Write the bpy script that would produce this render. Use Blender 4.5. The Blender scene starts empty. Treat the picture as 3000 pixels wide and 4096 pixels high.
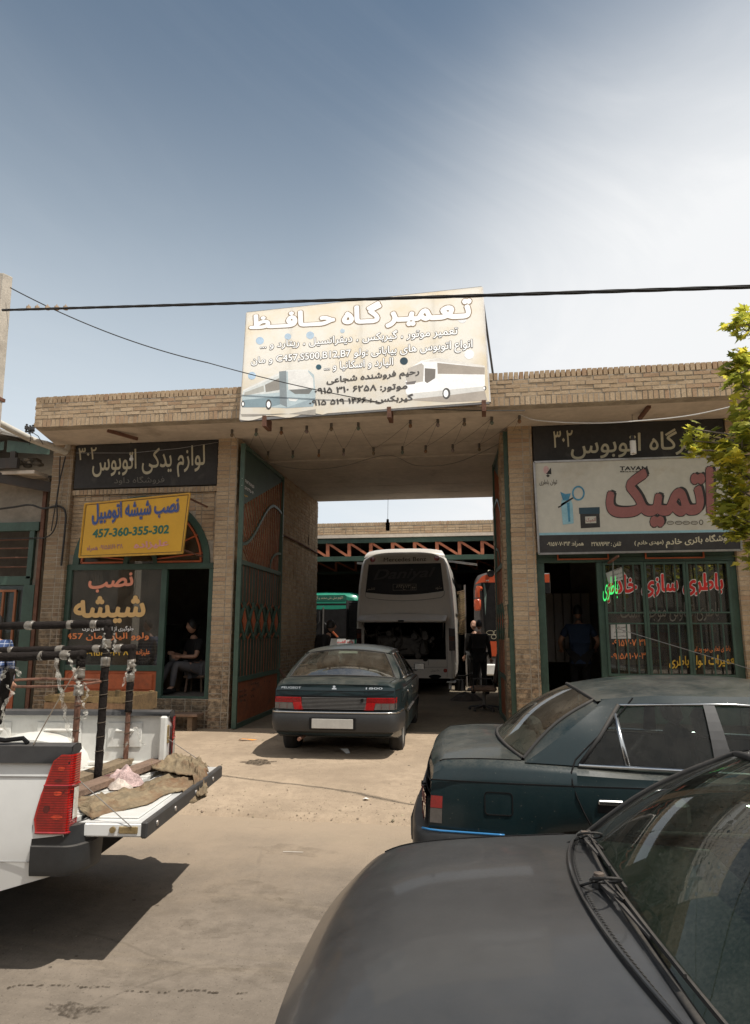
import bpy, bmesh, math, random, unicodedata
import numpy as np
from mathutils import Vector, Matrix, geometry, noise as mnoise
from math import sin, cos, pi, radians, sqrt, atan2
random.seed(7)
S=bpy.context.scene; COL=S.collection
# ---------------------------------------------------------------- camera
FPX=2717.; YAW,PIT,ROL=radians(8.452),radians(9.811),radians(0.044)
CAM=np.array([0,0,1.66])
_cy,_sy,_cp,_sp=cos(YAW),sin(YAW),cos(PIT),sin(PIT)
FW=np.array([-_sy*_cp,_cy*_cp,_sp]); _r=np.array([_cy,_sy,0]); _u=np.cross(_r,FW)
RR=cos(ROL)*_r+sin(ROL)*_u; UU=-sin(ROL)*_r+cos(ROL)*_u
cd=bpy.data.cameras.new('camera'); cam=bpy.data.objects.new('camera',cd); COL.objects.link(cam)
cam.matrix_world=Matrix(((RR[0],UU[0],-FW[0],CAM[0]),(RR[1],UU[1],-FW[1],CAM[1]),(RR[2],UU[2],-FW[2],CAM[2]),(0,0,0,1)))
cd.sensor_fit='VERTICAL'; cd.sensor_height=36; cd.lens=FPX/4096*36; cd.clip_start=.05; cd.clip_end=3000
S.camera=cam
# ---------------------------------------------------------------- sun, sky, exposure
SUND=Vector((.42,-.22,1)).normalized()           # direction towards the sun
sl=bpy.data.lights.new('sun','SUN'); sl.energy=3.7; sl.angle=radians(.5); sl.color=(1,.95,.87)
so=bpy.data.objects.new('sun',sl); COL.objects.link(so); so.rotation_euler=SUND.to_track_quat('Z','Y').to_euler(); so.location=(6,-6,15)
W_=bpy.data.worlds.new('World'); S.world=W_; W_.use_nodes=True
nt=W_.node_tree; nt.nodes.clear(); N=nt.nodes.new; L=nt.links.new
def wm(op,a,b=None,c=None):
    n=N('ShaderNodeMath'); n.operation=op
    for i,v in enumerate((a,b,c)):
        if v is None: continue
        if isinstance(v,(int,float)): n.inputs[i].default_value=v
        else: L(v,n.inputs[i])
    return n.outputs[0]
sky=N('ShaderNodeTexSky'); sky.sky_type='NISHITA'; sky.sun_disc=False
sky.sun_elevation=math.asin(SUND.z); sky.sun_rotation=atan2(SUND.x,SUND.y); sky.air_density=1.2; sky.dust_density=1.2; sky.ozone_density=1.2
tc=N('ShaderNodeTexCoord'); sep=N('ShaderNodeSeparateXYZ'); L(tc.outputs['Generated'],sep.inputs[0])
X_,Y_,Z_=sep.outputs
zc=wm('MAXIMUM',Z_,0.0); den=wm('ADD',zc,.16)
px_=wm('DIVIDE',X_,den); py_=wm('DIVIDE',Y_,den)
def cloud(sx,sy,rot,scale,det,dist):
    a=wm('ADD',wm('MULTIPLY',px_,cos(rot)),wm('MULTIPLY',py_,sin(rot))); b=wm('SUBTRACT',wm('MULTIPLY',py_,cos(rot)),wm('MULTIPLY',px_,sin(rot)))
    cb=N('ShaderNodeCombineXYZ'); L(wm('MULTIPLY',a,sx),cb.inputs[0]); L(wm('MULTIPLY',b,sy),cb.inputs[1])
    n=N('ShaderNodeTexNoise'); n.inputs['Scale'].default_value=scale; n.inputs['Detail'].default_value=det; n.inputs['Roughness'].default_value=.6; n.inputs['Distortion'].default_value=dist
    L(cb.outputs[0],n.inputs['Vector']); return n.outputs['Fac']
c_1=cloud(.6,1.0,.9,1.3,9,1.6); c_2=cloud(.5,.5,0,.9,4,.3)
# thick bright haze bank in the direction of the right-hand horizon, thin cirrus over the rest in view
gd=Vector((.40,.88,.22)).normalized()
dt=wm('ADD',wm('ADD',wm('MULTIPLY',X_,gd.x),wm('MULTIPLY',Y_,gd.y)),wm('MULTIPLY',Z_,gd.z))
def smooth(v,a,b):
    n=N('ShaderNodeMapRange'); n.interpolation_type='SMOOTHSTEP'; n.inputs[1].default_value=a; n.inputs[2].default_value=b; L(v,n.inputs[0]); return n.outputs[0]
bank=smooth(dt,.70,.985)
low=wm('SUBTRACT',1.0,smooth(Z_,.10,.86))
back=wm('MULTIPLY',smooth(wm('MULTIPLY',Y_,-1.0),-.05,.45),.8)  # unseen white haze behind the viewer, added as fill light for the shaded fronts
cir=smooth(wm('ADD',c_1,wm('MULTIPLY',c_2,.55)),.62,1.15)
m1=wm('MULTIPLY',cir,wm('ADD',.10,wm('MULTIPLY',bank,.42)))
m2=wm('ADD',m1,wm('ADD',wm('MULTIPLY',wm('POWER',bank,2.2),1.0),back))
lowm=wm('MINIMUM',wm('ADD',.02,wm('MULTIPLY',wm('POWER',low,1.25),.95)),1.0)
mask=wm('MINIMUM',m2,1.0)
mx=N('ShaderNodeMix'); mx.data_type='RGBA'; L(mask,mx.inputs[0]); tn=N('ShaderNodeMix'); tn.data_type='RGBA'; tn.blend_type='MULTIPLY'; tn.inputs[0].default_value=1; tn.inputs[7].default_value=(.70,.74,.68,1); L(sky.outputs[0],tn.inputs[6]); hz=N('ShaderNodeMix'); hz.data_type='RGBA'; L(lowm,hz.inputs[0]); L(tn.outputs[2],hz.inputs[6]); hz.inputs[7].default_value=(6.5,7.15,7.7,1); L(hz.outputs[2],mx.inputs[6]); mx.inputs[7].default_value=(7.9,8.0,8.1,1)
bg=N('ShaderNodeBackground'); L(mx.outputs[2],bg.inputs[0]); bg.inputs[1].default_value=.085
wo=N('ShaderNodeOutputWorld'); L(bg.outputs[0],wo.inputs[0])
S.view_settings.view_transform='Standard'; S.view_settings.look='None'; S.view_settings.exposure=0.45; S.view_settings.gamma=1
# ---------------------------------------------------------------- pixel rays of the photograph (full-resolution pixels, or a crop's own pixels)
CR=dict(c1=(0,1600,1.652),c2=(900,1100,1.5018),c3=(900,1650,1.3216),c4=(1950,1150,1.4095),c5=(0,2400,1.739),cA=(900,1650,3.222),cB=(900,2300,3.222),cR=(1850,1650,3.76),cR2=(1850,2250,3.76),cP=(0,1000,2.82),cN=(0,1750,3.471),cBus=(1200,2150,2.2027),cSh=(2100,2200,1.8356),cG=(1650,2350,3.304),cF=(2300,2900,1.886),cT=(2700,1200,2.15),cK=(0,2450,2.36),cPk=(0,2900,3.222),c6=(1000,2500,2.2027),c7=(1600,2600,1.18),c8=(0,3000,1.652),k=(0,0,1/1.816),f=(0,0,1))
def ray(c,x,y):
    a=CR[c]; x=a[0]+x/a[2]; y=a[1]+y/a[2]
    return FW+RR*((x-1500)/FPX)-UU*((y-2048)/FPX)
def at(c,x,y,X=None,Y=None,Z=None):
    d=ray(c,x,y); t=X/d[0] if X is not None else Y/d[1] if Y is not None else (Z-CAM[2])/d[2]
    return CAM+d*t
class PL:                                            # a plane in the world that pixels are cast onto; offsets go towards the viewer's side
    def __init__(s,p,n): s.p=np.array(p,float); s.n=np.array(n,float)/np.linalg.norm(n)
    def w(s,c,x,y,off=0.):
        d=ray(c,x,y); t=((s.p-CAM)@s.n)/(d@s.n); return CAM+d*t+s.n*off
def PLY(Y): return PL((0,Y,0),(0,-1,0))
# ---------------------------------------------------------------- mesh builder
class MB:
    def __init__(s): s.v=[]; s.f=[]
    def add(s,vs,fs):
        o=len(s.v); s.v+= [tuple(map(float,v)) for v in vs]; s.f+=[tuple(i+o for i in f) for f in fs]; return s
    def box(s,x0,x1,y0,y1,z0,z1,M=None):
        vs=[(x,y,z) for x in (x0,x1) for y in (y0,y1) for z in (z0,z1)]
        if M is not None: vs=[M@Vector(v) for v in vs]
        return s.add(vs,[(0,1,3,2),(4,6,7,5),(0,4,5,1),(2,3,7,6),(0,2,6,4),(1,5,7,3)])
    def bbox(s,x0,x1,y0,y1,z0,z1,b=.01,M=None):       # box with chamfered edges
        vs=[];cx=[(x0,1),(x1,-1)];cy=[(y0,1),(y1,-1)];cz=[(z0,1),(z1,-1)];idx={}
        for i,(x,sx) in enumerate(cx):
            for j,(y,sy) in enumerate(cy):
                for k,(z,sz) in enumerate(cz):
                    for a in range(3):
                        idx[i,j,k,a]=len(vs); vs.append((x+(0 if a==0 else sx*b),y+(0 if a==1 else sy*b),z+(0 if a==2 else sz*b)))
        fs=[]
        I=lambda i,j,k,a: idx[i,j,k,a]
        for i in (0,1): fs.append([I(i,0,0,0),I(i,1,0,0),I(i,1,1,0),I(i,0,1,0)][::(-1 if i==0 else 1)])
        for j in (0,1): fs.append([I(0,j,0,1),I(1,j,0,1),I(1,j,1,1),I(0,j,1,1)][::(1 if j==0 else -1)])
        for k in (0,1): fs.append([I(0,0,k,2),I(1,0,k,2),I(1,1,k,2),I(0,1,k,2)][::(-1 if k==0 else 1)])
        for i in (0,1):
            for j in (0,1): fs.append([I(i,j,0,0),I(i,j,1,0),I(i,j,1,1),I(i,j,0,1)][::(1 if i==j else -1)])
            for k in (0,1): fs.append([I(i,0,k,0),I(i,1,k,0),I(i,1,k,2),I(i,0,k,2)][::(-1 if i==k else 1)])
        for j in (0,1):
            for k in (0,1): fs.append([I(0,j,k,1),I(1,j,k,1),I(1,j,k,2),I(0,j,k,2)][::(1 if j==k else -1)])
        for i in (0,1):
            for j in (0,1):
                for k in (0,1): fs.append([I(i,j,k,0),I(i,j,k,1),I(i,j,k,2)][::(1 if (i+j+k)%2==0 else -1)])
        if M is not None: vs=[M@Vector(v) for v in vs]
        return s.add(vs,fs)
    def bar(s,p,q,w,h=None,up=(0,0,1)):               # box beam from p to q
        h=h or w; p=Vector(p);q=Vector(q);d=(q-p).normalized();u=Vector(up)
        if abs(d.dot(u))>.98: u=Vector((0,1,0)) if abs(d.y)<.9 else Vector((1,0,0))
        a=d.cross(u).normalized();b=a.cross(d)
        vs=[pp+a*(i*w/2)+b*(j*h/2) for pp in (p,q) for i,j in ((-1,-1),(1,-1),(1,1),(-1,1))]
        return s.add(vs,[(3,2,1,0),(4,5,6,7),(0,1,5,4),(1,2,6,5),(2,3,7,6),(3,0,4,7)])
    def tube(s,pts,r,seg=8,cap=True):
        pts=[Vector(p) for p in pts]; n=len(pts); rs=r if isinstance(r,(list,tuple)) else [r]*n; vs=[];fs=[]
        a=None
        for i,p in enumerate(pts):
            d=(pts[min(i+1,n-1)]-pts[max(i-1,0)]).normalized()
            if a is None:
                a=d.orthogonal().normalized()
            else:
                a=(a-d*a.dot(d)); a=a.normalized() if a.length>1e-6 else d.orthogonal().normalized()
            b=d.cross(a)
            vs+=[p+(a*cos(2*pi*k/seg)+b*sin(2*pi*k/seg))*rs[i] for k in range(seg)]
        for i in range(n-1):
            for k in range(seg): fs.append((i*seg+k,i*seg+(k+1)%seg,(i+1)*seg+(k+1)%seg,(i+1)*seg+k))
        if cap: fs+= [tuple(range(seg))[::-1],tuple((n-1)*seg+k for k in range(seg))]
        return s.add(vs,fs)
    def lathe(s,prof,c=(0,0,0),seg=20,axis='z',a0=0,a1=2*pi):  # prof: (r,h)
        vs=[];fs=[];n=len(prof);full=abs(a1-a0-2*pi)<1e-6;m=seg if full else seg+1
        for k in range(m):
            a=a0+(a1-a0)*k/seg
            for r,h in prof:
                x,y,z=r*cos(a),r*sin(a),h
                if axis=='y': x,y,z=r*cos(a),h,r*sin(a)
                if axis=='x': x,y,z=h,r*cos(a),r*sin(a)
                vs.append((x+c[0],y+c[1],z+c[2]))
        for k in range(seg):
            k2=(k+1)%m
            for i in range(n-1): fs.append((k*n+i,k2*n+i,k2*n+i+1,k*n+i+1))
        return s.add(vs,fs)
    def grid(s,fn,nu,nv):
        vs=[fn(i/nu,j/nv) for i in range(nu+1) for j in range(nv+1)]
        return s.add(vs,[(i*(nv+1)+j,(i+1)*(nv+1)+j,(i+1)*(nv+1)+j+1,i*(nv+1)+j+1) for i in range(nu) for j in range(nv)])
    def poly(s,pts): return s.add(pts,[tuple(range(len(pts)))])
    def prism(s,pts,vec):                              # extrude a planar outline
        n=len(pts);v=Vector(vec);vs=[Vector(p) for p in pts]+[Vector(p)+v for p in pts]
        return s.add(vs,[tuple(range(n))[::-1],tuple(range(n,2*n))]+[(i,(i+1)%n,n+(i+1)%n,n+i) for i in range(n)])
    def ell(s,c,r,nu=12,nv=8):
        fn=lambda u,v:(c[0]+r[0]*sin(pi*v)*cos(2*pi*u),c[1]+r[1]*sin(pi*v)*sin(2*pi*u),c[2]+r[2]*cos(pi*v))
        return s.grid(fn,nu,nv)
def rootoff(p):
    o=Vector((0,0,0))
    while p: o+=p.location; p=p.parent
    return o
_NOSPLIT={'lettering','gravel','oil_drips','crown','scribble','body','film_strip','binding_string','trunk','shirt','trousers','mortar','pier','wall','parapet','gateway_wall','plinth','brick_ledge','brick_fascia','back_wall','coach_picture'}
def pieces(mb):
    n=len(mb.v); par=list(range(n))
    def fd(a):
        while par[a]!=a: par[a]=par[par[a]]; a=par[a]
        return a
    for f in mb.f:
        r=fd(f[0])
        for i in f[1:]: par[fd(i)]=r
    roots={}; isl=[roots.setdefault(fd(i),len(roots)) for i in range(n)]; k=len(roots)
    if k<2 or k>120: return None
    P=np.array(mb.v); isl=np.array(isl); lo=np.array([P[isl==i].min(0) for i in range(k)]); hi=np.array([P[isl==i].max(0) for i in range(k)]); sz=(hi-lo).max(1)
    gap=np.maximum(0,np.maximum(lo[:,None]-hi[None],lo[None]-hi[:,None])); near=np.sqrt((gap**2).sum(2))<=np.maximum(.02,.5*np.maximum(sz[:,None],sz[None]))
    lab=list(range(k))
    for i in range(k):
        for j in range(i):
            if near[i,j]:
                a,b=lab[i],lab[j]
                if a!=b: lab=[b if x==a else x for x in lab]
    ids=sorted(set(lab)); 
    if len(ids)<2 or len(ids)>24: return None
    out=[]
    for q in ids:
        vi=[i for i in range(n) if lab[isl[i]]==q]; mp={v:i for i,v in enumerate(vi)}; m2=MB(); m2.v=[mb.v[i] for i in vi]; m2.f=[tuple(mp[i] for i in f) for f in mb.f if f[0] in mp]; out.append(m2)
    return out
def obj(name,mb,m,parent=None,*a,**k):
    if parent is not None and name not in _NOSPLIT and len(mb.v)<6000:
        ps=pieces(mb)
        if ps: return [obj1(name,p,m,parent,*a,**k) for p in ps][0]
    return obj1(name,mb,m,parent,*a,**k)
def obj1(name,mb,m,parent=None,smooth=False,world=True,label=None,flip=False,bevel=0,kind=None,merge=False):
    me=bpy.data.meshes.new(name)
    off=rootoff(parent) if (parent and world) else Vector((0,0,0))
    me.from_pydata([(v[0]-off.x,v[1]-off.y,v[2]-off.z) for v in mb.v],[],mb.f)
    if merge or smooth:
        bm=bmesh.new(); bm.from_mesh(me); bmesh.ops.remove_doubles(bm,verts=bm.verts,dist=1e-5); bmesh.ops.recalc_face_normals(bm,faces=bm.faces) if merge else None; bm.to_mesh(me); bm.free()
    me.materials.append(m)
    if smooth:
        me.shade_smooth()
        if smooth!=True: me.set_sharp_from_angle(angle=radians(smooth))
    me.validate()
    o=bpy.data.objects.new(name,me); COL.objects.link(o)
    if parent: o.parent=parent
    if bevel:
        b=o.modifiers.new('bevel','BEVEL'); b.width=bevel; b.segments=2; b.limit_method='ANGLE'
    if label: o['label']=label
    if kind: o['kind']=kind
    return o
def thing(name,label,cat,loc=(0,0,0),rz=0,group=None):
    o=bpy.data.objects.new(name,None); COL.objects.link(o); o.empty_display_size=.1
    o.location=tuple(float(v) for v in loc); o.rotation_euler=(0,0,rz); o['label']=label; o['category']=cat
    if group: o['group']=group
    return o
def tag(o,label,cat,group=None):
    o['label']=label; o['category']=cat
    if group: o['group']=group
    return o
def struct(o): o['kind']='structure'; return o
# ---------------------------------------------------------------- materials
def mk(name):
    m=bpy.data.materials.new(name); m.use_nodes=True; t=m.node_tree; t.nodes.clear(); return m,t
class T:
    def __init__(s,t): s.t=t
    def n(s,k,**kw):
        n=s.t.nodes.new(k)
        for a,b in kw.items(): setattr(n,a,b)
        return n
    def l(s,a,b): s.t.links.new(a,b)
    def math(s,op,a,b=0.):
        n=s.n('ShaderNodeMath',operation=op)
        for i,v in enumerate((a,b)):
            if isinstance(v,(int,float)): n.inputs[i].default_value=v
            else: s.l(v,n.inputs[i])
        return n.outputs[0]
    def noise(s,vec,scale,det=5,rough=.6,dist=0):
        n=s.n('ShaderNodeTexNoise'); n.inputs['Scale'].default_value=scale; n.inputs['Detail'].default_value=det; n.inputs['Roughness'].default_value=rough; n.inputs['Distortion'].default_value=dist
        if vec is not None: s.l(vec,n.inputs['Vector'])
        return n.outputs['Fac']
    def mix(s,f,a,b):
        n=s.n('ShaderNodeMix',data_type='RGBA')
        for i,v in ((0,f),(6,a),(7,b)):
            if isinstance(v,(int,float)): n.inputs[i].default_value=v
            elif isinstance(v,tuple): n.inputs[i].default_value=(*v[:3],1)
            else: s.l(v,n.inputs[i])
        return n.outputs[2]
    def ss(s,v,a,b,lo=0.,hi=1.):
        n=s.n('ShaderNodeMapRange',interpolation_type='SMOOTHSTEP')
        for i,x in ((1,a),(2,b),(3,lo),(4,hi)): n.inputs[i].default_value=x
        s.l(v,n.inputs[0]); return n.outputs[0]
    def bump(s,h,st,d=.01):
        n=s.n('ShaderNodeBump'); n.inputs['Strength'].default_value=st; n.inputs['Distance'].default_value=d; s.l(h,n.inputs['Height']); return n.outputs[0]
def mul(c,k): return tuple(min(1,x*k) for x in c)
def mat(name,col,rough=.6,metal=0.,var=.18,scale=5.,bump=0.,bscale=60.,coat=0.,dust=0.,dcol=(.30,.24,.17),isl=0.,emit=None,stain=0.,scol=(.02,.018,.015),sscale=1.5,spec=.5,world=False,trans=0.):
    m,t=mk(name); k=T(t)
    co=k.n('ShaderNodeTexCoord'); ge=k.n('ShaderNodeNewGeometry'); vec=ge.outputs['Position'] if world else co.outputs['Object']
    f=k.math('ADD',k.math('MULTIPLY',k.noise(vec,scale,6),.6),k.math('MULTIPLY',k.noise(vec,scale*7,4),.4))
    f=k.ss(f,.3,.7)
    c=k.mix(f,mul(col,1-var),mul(col,1+var))
    if isl:
        r=ge.outputs['Random Per Island']; h=k.n('ShaderNodeHueSaturation'); k.l(c,h.inputs['Color'])
        k.l(k.ss(r,0,1,1-isl,1+isl),h.inputs['Value']); k.l(k.ss(k.math('FRACT',k.math('MULTIPLY',r,7.3)),0,1,.485,.515),h.inputs['Hue']); c=h.outputs[0]
    if stain:
        sn=k.ss(k.noise(vec,sscale,7,.65,.4),.62-stain*.3,.78); c=k.mix(k.math('MULTIPLY',sn,min(1,.5+stain)),c,scol)
    b=k.n('ShaderNodeBsdfPrincipled'); r0=rough
    b.inputs['Roughness'].default_value=rough; b.inputs['Metallic'].default_value=metal; b.inputs['Specular IOR Level'].default_value=spec
    if coat: b.inputs['Coat Weight'].default_value=coat; b.inputs['Coat Roughness'].default_value=.06
    if trans: b.inputs['Transmission Weight'].default_value=trans
    if dust:
        sx=k.n('ShaderNodeSeparateXYZ'); k.l(ge.outputs['Normal'],sx.inputs[0])
        dn=k.ss(k.math('ADD',k.noise(vec,3,7,.7),k.math('MULTIPLY',k.noise(vec,90,3,.7),.5)),.45,1.05)
        up=k.ss(sx.outputs[2],.45,.985,.10,1.); d=k.math('MULTIPLY',k.math('MULTIPLY',dn,up),dust); d=k.math('MINIMUM',d,.95)
        sp=k.ss(k.noise(vec,55,2,.5),.70,.76); d=k.math('MAXIMUM',d,k.math('MULTIPLY',sp,min(.6,dust*.7)))
        c=k.mix(d,c,dcol); k.l(k.ss(d,0,.8,rough,.85),b.inputs['Roughness'])
        if coat: k.l(k.ss(d,0,.6,coat,0),b.inputs['Coat Weight'])
        if metal: k.l(k.ss(d,0,.6,metal,0),b.inputs['Metallic'])
    k.l(c,b.inputs['Base Color'])
    if bump: k.l(k.bump(k.noise(vec,bscale,5,.65),bump),b.inputs['Normal'])
    if emit: b.inputs['Emission Color'].default_value=(*emit[:3],1); b.inputs['Emission Strength'].default_value=emit[3]
    o=k.n('ShaderNodeOutputMaterial'); k.l(b.outputs[0],o.inputs[0]); return m
def glass(name,tint=(.8,.85,.83),dust=.15,dcol=(.35,.3,.24),refl=1.,gain=1.35):
    m,t=mk(name); k=T(t); co=k.n('ShaderNodeTexCoord')
    tr=k.n('ShaderNodeBsdfTransparent'); tr.inputs[0].default_value=(*tint,1)
    gl=k.n('ShaderNodeBsdfGlossy'); gl.inputs['Roughness'].default_value=.02; gl.inputs[0].default_value=(refl,refl,refl,1)
    fr=k.n('ShaderNodeFresnel'); fr.inputs[0].default_value=1.55
    fb=k.math('MAXIMUM',fr.outputs[0],0.0)
    a=k.n('ShaderNodeMixShader'); k.l(k.math('MINIMUM',k.math('MULTIPLY',fb,gain),1.),a.inputs[0]); k.l(tr.outputs[0],a.inputs[1]); k.l(gl.outputs[0],a.inputs[2])
    df=k.n('ShaderNodeBsdfDiffuse'); df.inputs[0].default_value=(*dcol,1)
    d=k.ss(k.math('ADD',k.noise(co.outputs['Object'],4,6,.7),k.math('MULTIPLY',k.noise(co.outputs['Object'],120,2,.6),.6)),.5,1.2)
    sp=k.math('MULTIPLY',k.ss(k.noise(co.outputs['Object'],70,2,.5),.72,.77),min(.7,dust*2.5))
    b=k.n('ShaderNodeMixShader'); k.l(k.math('MAXIMUM',k.math('MULTIPLY',d,dust*2.2),sp),b.inputs[0]); k.l(a.outputs[0],b.inputs[1]); k.l(df.outputs[0],b.inputs[2])
    o=k.n('ShaderNodeOutputMaterial'); k.l(b.outputs[0],o.inputs[0]); return m
def brickmat(name,cols,soot=.0,sootz=2.3,dim=1.):
    m,t=mk(name); k=T(t); ge=k.n('ShaderNodeNewGeometry'); vec=ge.outputs['Position']
    cr=k.n('ShaderNodeValToRGB'); k.l(ge.outputs['Random Per Island'],cr.inputs[0])
    e=cr.color_ramp.elements; e[0].color=(*mul(cols[0],dim),1); e[1].color=(*mul(cols[-1],dim),1)
    for i,c in enumerate(cols[1:-1]): q=e.new((i+1)/(len(cols)-1)); q.color=(*mul(c,dim),1)
    c=k.mix(k.ss(k.noise(vec,30,6,.7),.35,.75,0,.7),cr.outputs[0],mul(cols[0],dim*.72))
    c=k.mix(k.ss(k.noise(vec,1.7,6,.7),.5,.72,0,.6),c,mul(cols[0],dim*.5))
    if soot:
        sx=k.n('ShaderNodeSeparateXYZ'); k.l(vec,sx.inputs[0])
        z=k.math('ADD',sx.outputs[2],k.math('MULTIPLY',k.noise(vec,1.1,4),1.6))
        s=k.math('MULTIPLY',k.ss(z,sootz-.3,sootz+.9,1,0),k.ss(k.noise(vec,14,6,.75),.36,.62)); c=k.mix(k.math('MULTIPLY',s,soot),c,(.035,.028,.022))
    b=k.n('ShaderNodeBsdfPrincipled'); b.inputs['Roughness'].default_value=.9; b.inputs['Specular IOR Level'].default_value=.2; k.l(c,b.inputs['Base Color'])
    k.l(k.bump(k.noise(vec,70,5,.7),.5,.01),b.inputs['Normal'])
    o=k.n('ShaderNodeOutputMaterial'); k.l(b.outputs[0],o.inputs[0]); return m
TAN=[(.42,.295,.185),(.52,.385,.25),(.48,.355,.23),(.56,.43,.29),(.46,.335,.21),(.42,.27,.17)]
M={}
M['brick']=brickmat('tan brick',TAN,.75,1.9)
M['brick_dirty']=brickmat('sooty tan brick',[mul(c,.62) for c in TAN],.8,2.4)
M['mortar']=mat('grey mortar',(.35,.30,.235),.95,var=.3,bump=.4,world=True)
M['concrete']=mat('stained concrete soffit',(.56,.48,.395),.9,var=.16,scale=1.2,bump=.35,bscale=30,stain=.25,scol=(.17,.13,.095),sscale=.9,world=True)
M['plaster']=mat('grey cement render',(.26,.225,.18),.95,var=.22,scale=1.5,bump=.8,bscale=50,world=True)
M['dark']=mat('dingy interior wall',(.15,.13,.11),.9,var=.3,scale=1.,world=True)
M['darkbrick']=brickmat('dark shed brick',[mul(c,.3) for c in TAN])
M['green']=mat('old green steel paint',(.035,.070,.050),.5,var=.25,scale=3,stain=.12,scol=(.05,.05,.04),sscale=5,bump=.15,bscale=40)
M['green2']=mat('mid green steel paint',(.055,.097,.069),.5,var=.22,scale=3,stain=.1,scol=(.10,.09,.07),sscale=6)
M['orange']=mat('orange steel paint',(.40,.095,.032),.55,var=.25,scale=3,stain=.22,scol=(.12,.045,.025),sscale=4)
M['gateorange']=mat('worn dark orange gate paint',(.28,.085,.035),.6,var=.35,scale=2.5,stain=.4,scol=(.10,.05,.03),sscale=2.5)
M['truss']=mat('salmon orange truss paint',(.42,.14,.07),.6,var=.2)
M['rust']=mat('rusty steel',(.14,.065,.04),.85,var=.4,scale=8,bump=.4)
M['black']=mat('matt black',(.012,.0115,.0115),.8,var=.3,spec=.12)
M['boardblack']=mat('painted black sign board',(.032,.029,.027),.75,var=.3,scale=2,stain=.15,scol=(.09,.08,.07),sscale=3)
M['cream']=mat('cream sign paint',(.52,.47,.33),.7,var=.12)
M['greytxt']=mat('faded grey sign paint',(.16,.145,.12),.8)
M['white']=mat('white paint',(.78,.77,.74),.45,var=.05)
M['paper']=mat('white paper',(.62,.61,.58),.9,var=.06)
M['yellow']=mat('yellow sign sheet',(.62,.335,.02),.5,var=.06,scale=1.5)
M['blue']=mat('blue sign paint',(.035,.075,.24),.6,var=.15)
M['signgreen']=mat('green sign paint',(.02,.13,.09),.6)
M['pink']=mat('faded pink sign paint',(.60,.27,.25),.7)
M['purple']=mat('faded purple sign paint',(.33,.16,.20),.7)
M['salmon']=mat('salmon window paint',(.75,.28,.17),.6,var=.06)
M['tan']=mat('tan window paint',(.66,.42,.17),.6,var=.06)
M['winorange']=mat('orange window paint',(.70,.22,.07),.6)
M['winyellow']=mat('yellow window paint',(.68,.42,.05),.6)
M['winwhite']=mat('white window paint',(.82,.80,.76),.6)
M['red']=mat('red window paint',(.75,.035,.03),.5)
M['outline']=mat('dark lettering outline',(.06,.045,.03),.7)
M['brownline']=mat('brown lettering outline',(.26,.17,.09),.7)
M['maroon']=mat('maroon print',(.27,.10,.09),.5,var=.12)
M['lightblue']=mat('pale blue print',(.25,.44,.50),.5,var=.15)
M['midblue']=mat('mid blue print',(.05,.22,.34),.5,var=.3)
M['wood']=mat('weathered wood',(.36,.23,.11),.8,var=.35,scale=4,bump=.4,isl=.25)
M['oldwood']=mat('dirty old timber',(.17,.115,.075),.9,var=.4,scale=6,bump=.5,isl=.25)
M['steel']=mat('bare steel',(.32,.30,.28),.4,.8,var=.2)
M['chrome']=mat('chrome trim',(.55,.55,.54),.25,1.,var=.04)
M['rubber']=mat('black rubber',(.018,.017,.016),.75,var=.2,dust=.35,dcol=(.16,.13,.10))
M['tyre']=mat('dusty tyre rubber',(.022,.021,.02),.85,var=.25,dust=.6,dcol=(.20,.165,.125),bump=.3)
M['plastic']=mat('dark grey plastic',(.035,.034,.034),.55,var=.2,dust=.35,dcol=(.2,.17,.14))
M['cloth_dark']=mat('black cloth',(.012,.011,.011),.9)
M['glass']=glass('shop glass',(.50,.53,.51),.10,gain=3.2)
M['carglass']=glass('dark car glass',(.50,.57,.55),.045,(.26,.24,.2),.7,.6); M['rearglass']=glass('dusty rear glass',(.55,.60,.57),.11,(.28,.25,.2),.7,.4)
M['screen']=glass('green tinted windscreen',(.46,.55,.48),.05,(.30,.30,.26),.8,.85)
M['skin']=mat('skin',(.38,.21,.14),.55,var=.1)
M['hair']=mat('black hair',(.012,.010,.009),.6)
M['foam']=mat('black foam pipe wrap',(.022,.018,.016),1.,spec=.08,var=.4,scale=10,bump=1.,bscale=90)
M['film']=mat('dirty clear plastic film',(.17,.145,.115),.25,var=.25,scale=14,bump=.5,bscale=60,spec=.8)
def fademat(name,col,lo,hi,scale):
    m,t=mk(name); k=T(t); ge=k.n('ShaderNodeNewGeometry'); b=k.n('ShaderNodeBsdfDiffuse'); b.inputs[0].default_value=(*col,1); tr=k.n('ShaderNodeBsdfTransparent'); a=k.n('ShaderNodeMixShader')
    k.l(k.ss(k.noise(ge.outputs['Position'],scale,6,.7),.38,.62,lo,hi),a.inputs[0]); k.l(tr.outputs[0],a.inputs[1]); k.l(b.outputs[0],a.inputs[2]); o=k.n('ShaderNodeOutputMaterial'); k.l(a.outputs[0],o.inputs[0]); return m
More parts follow.
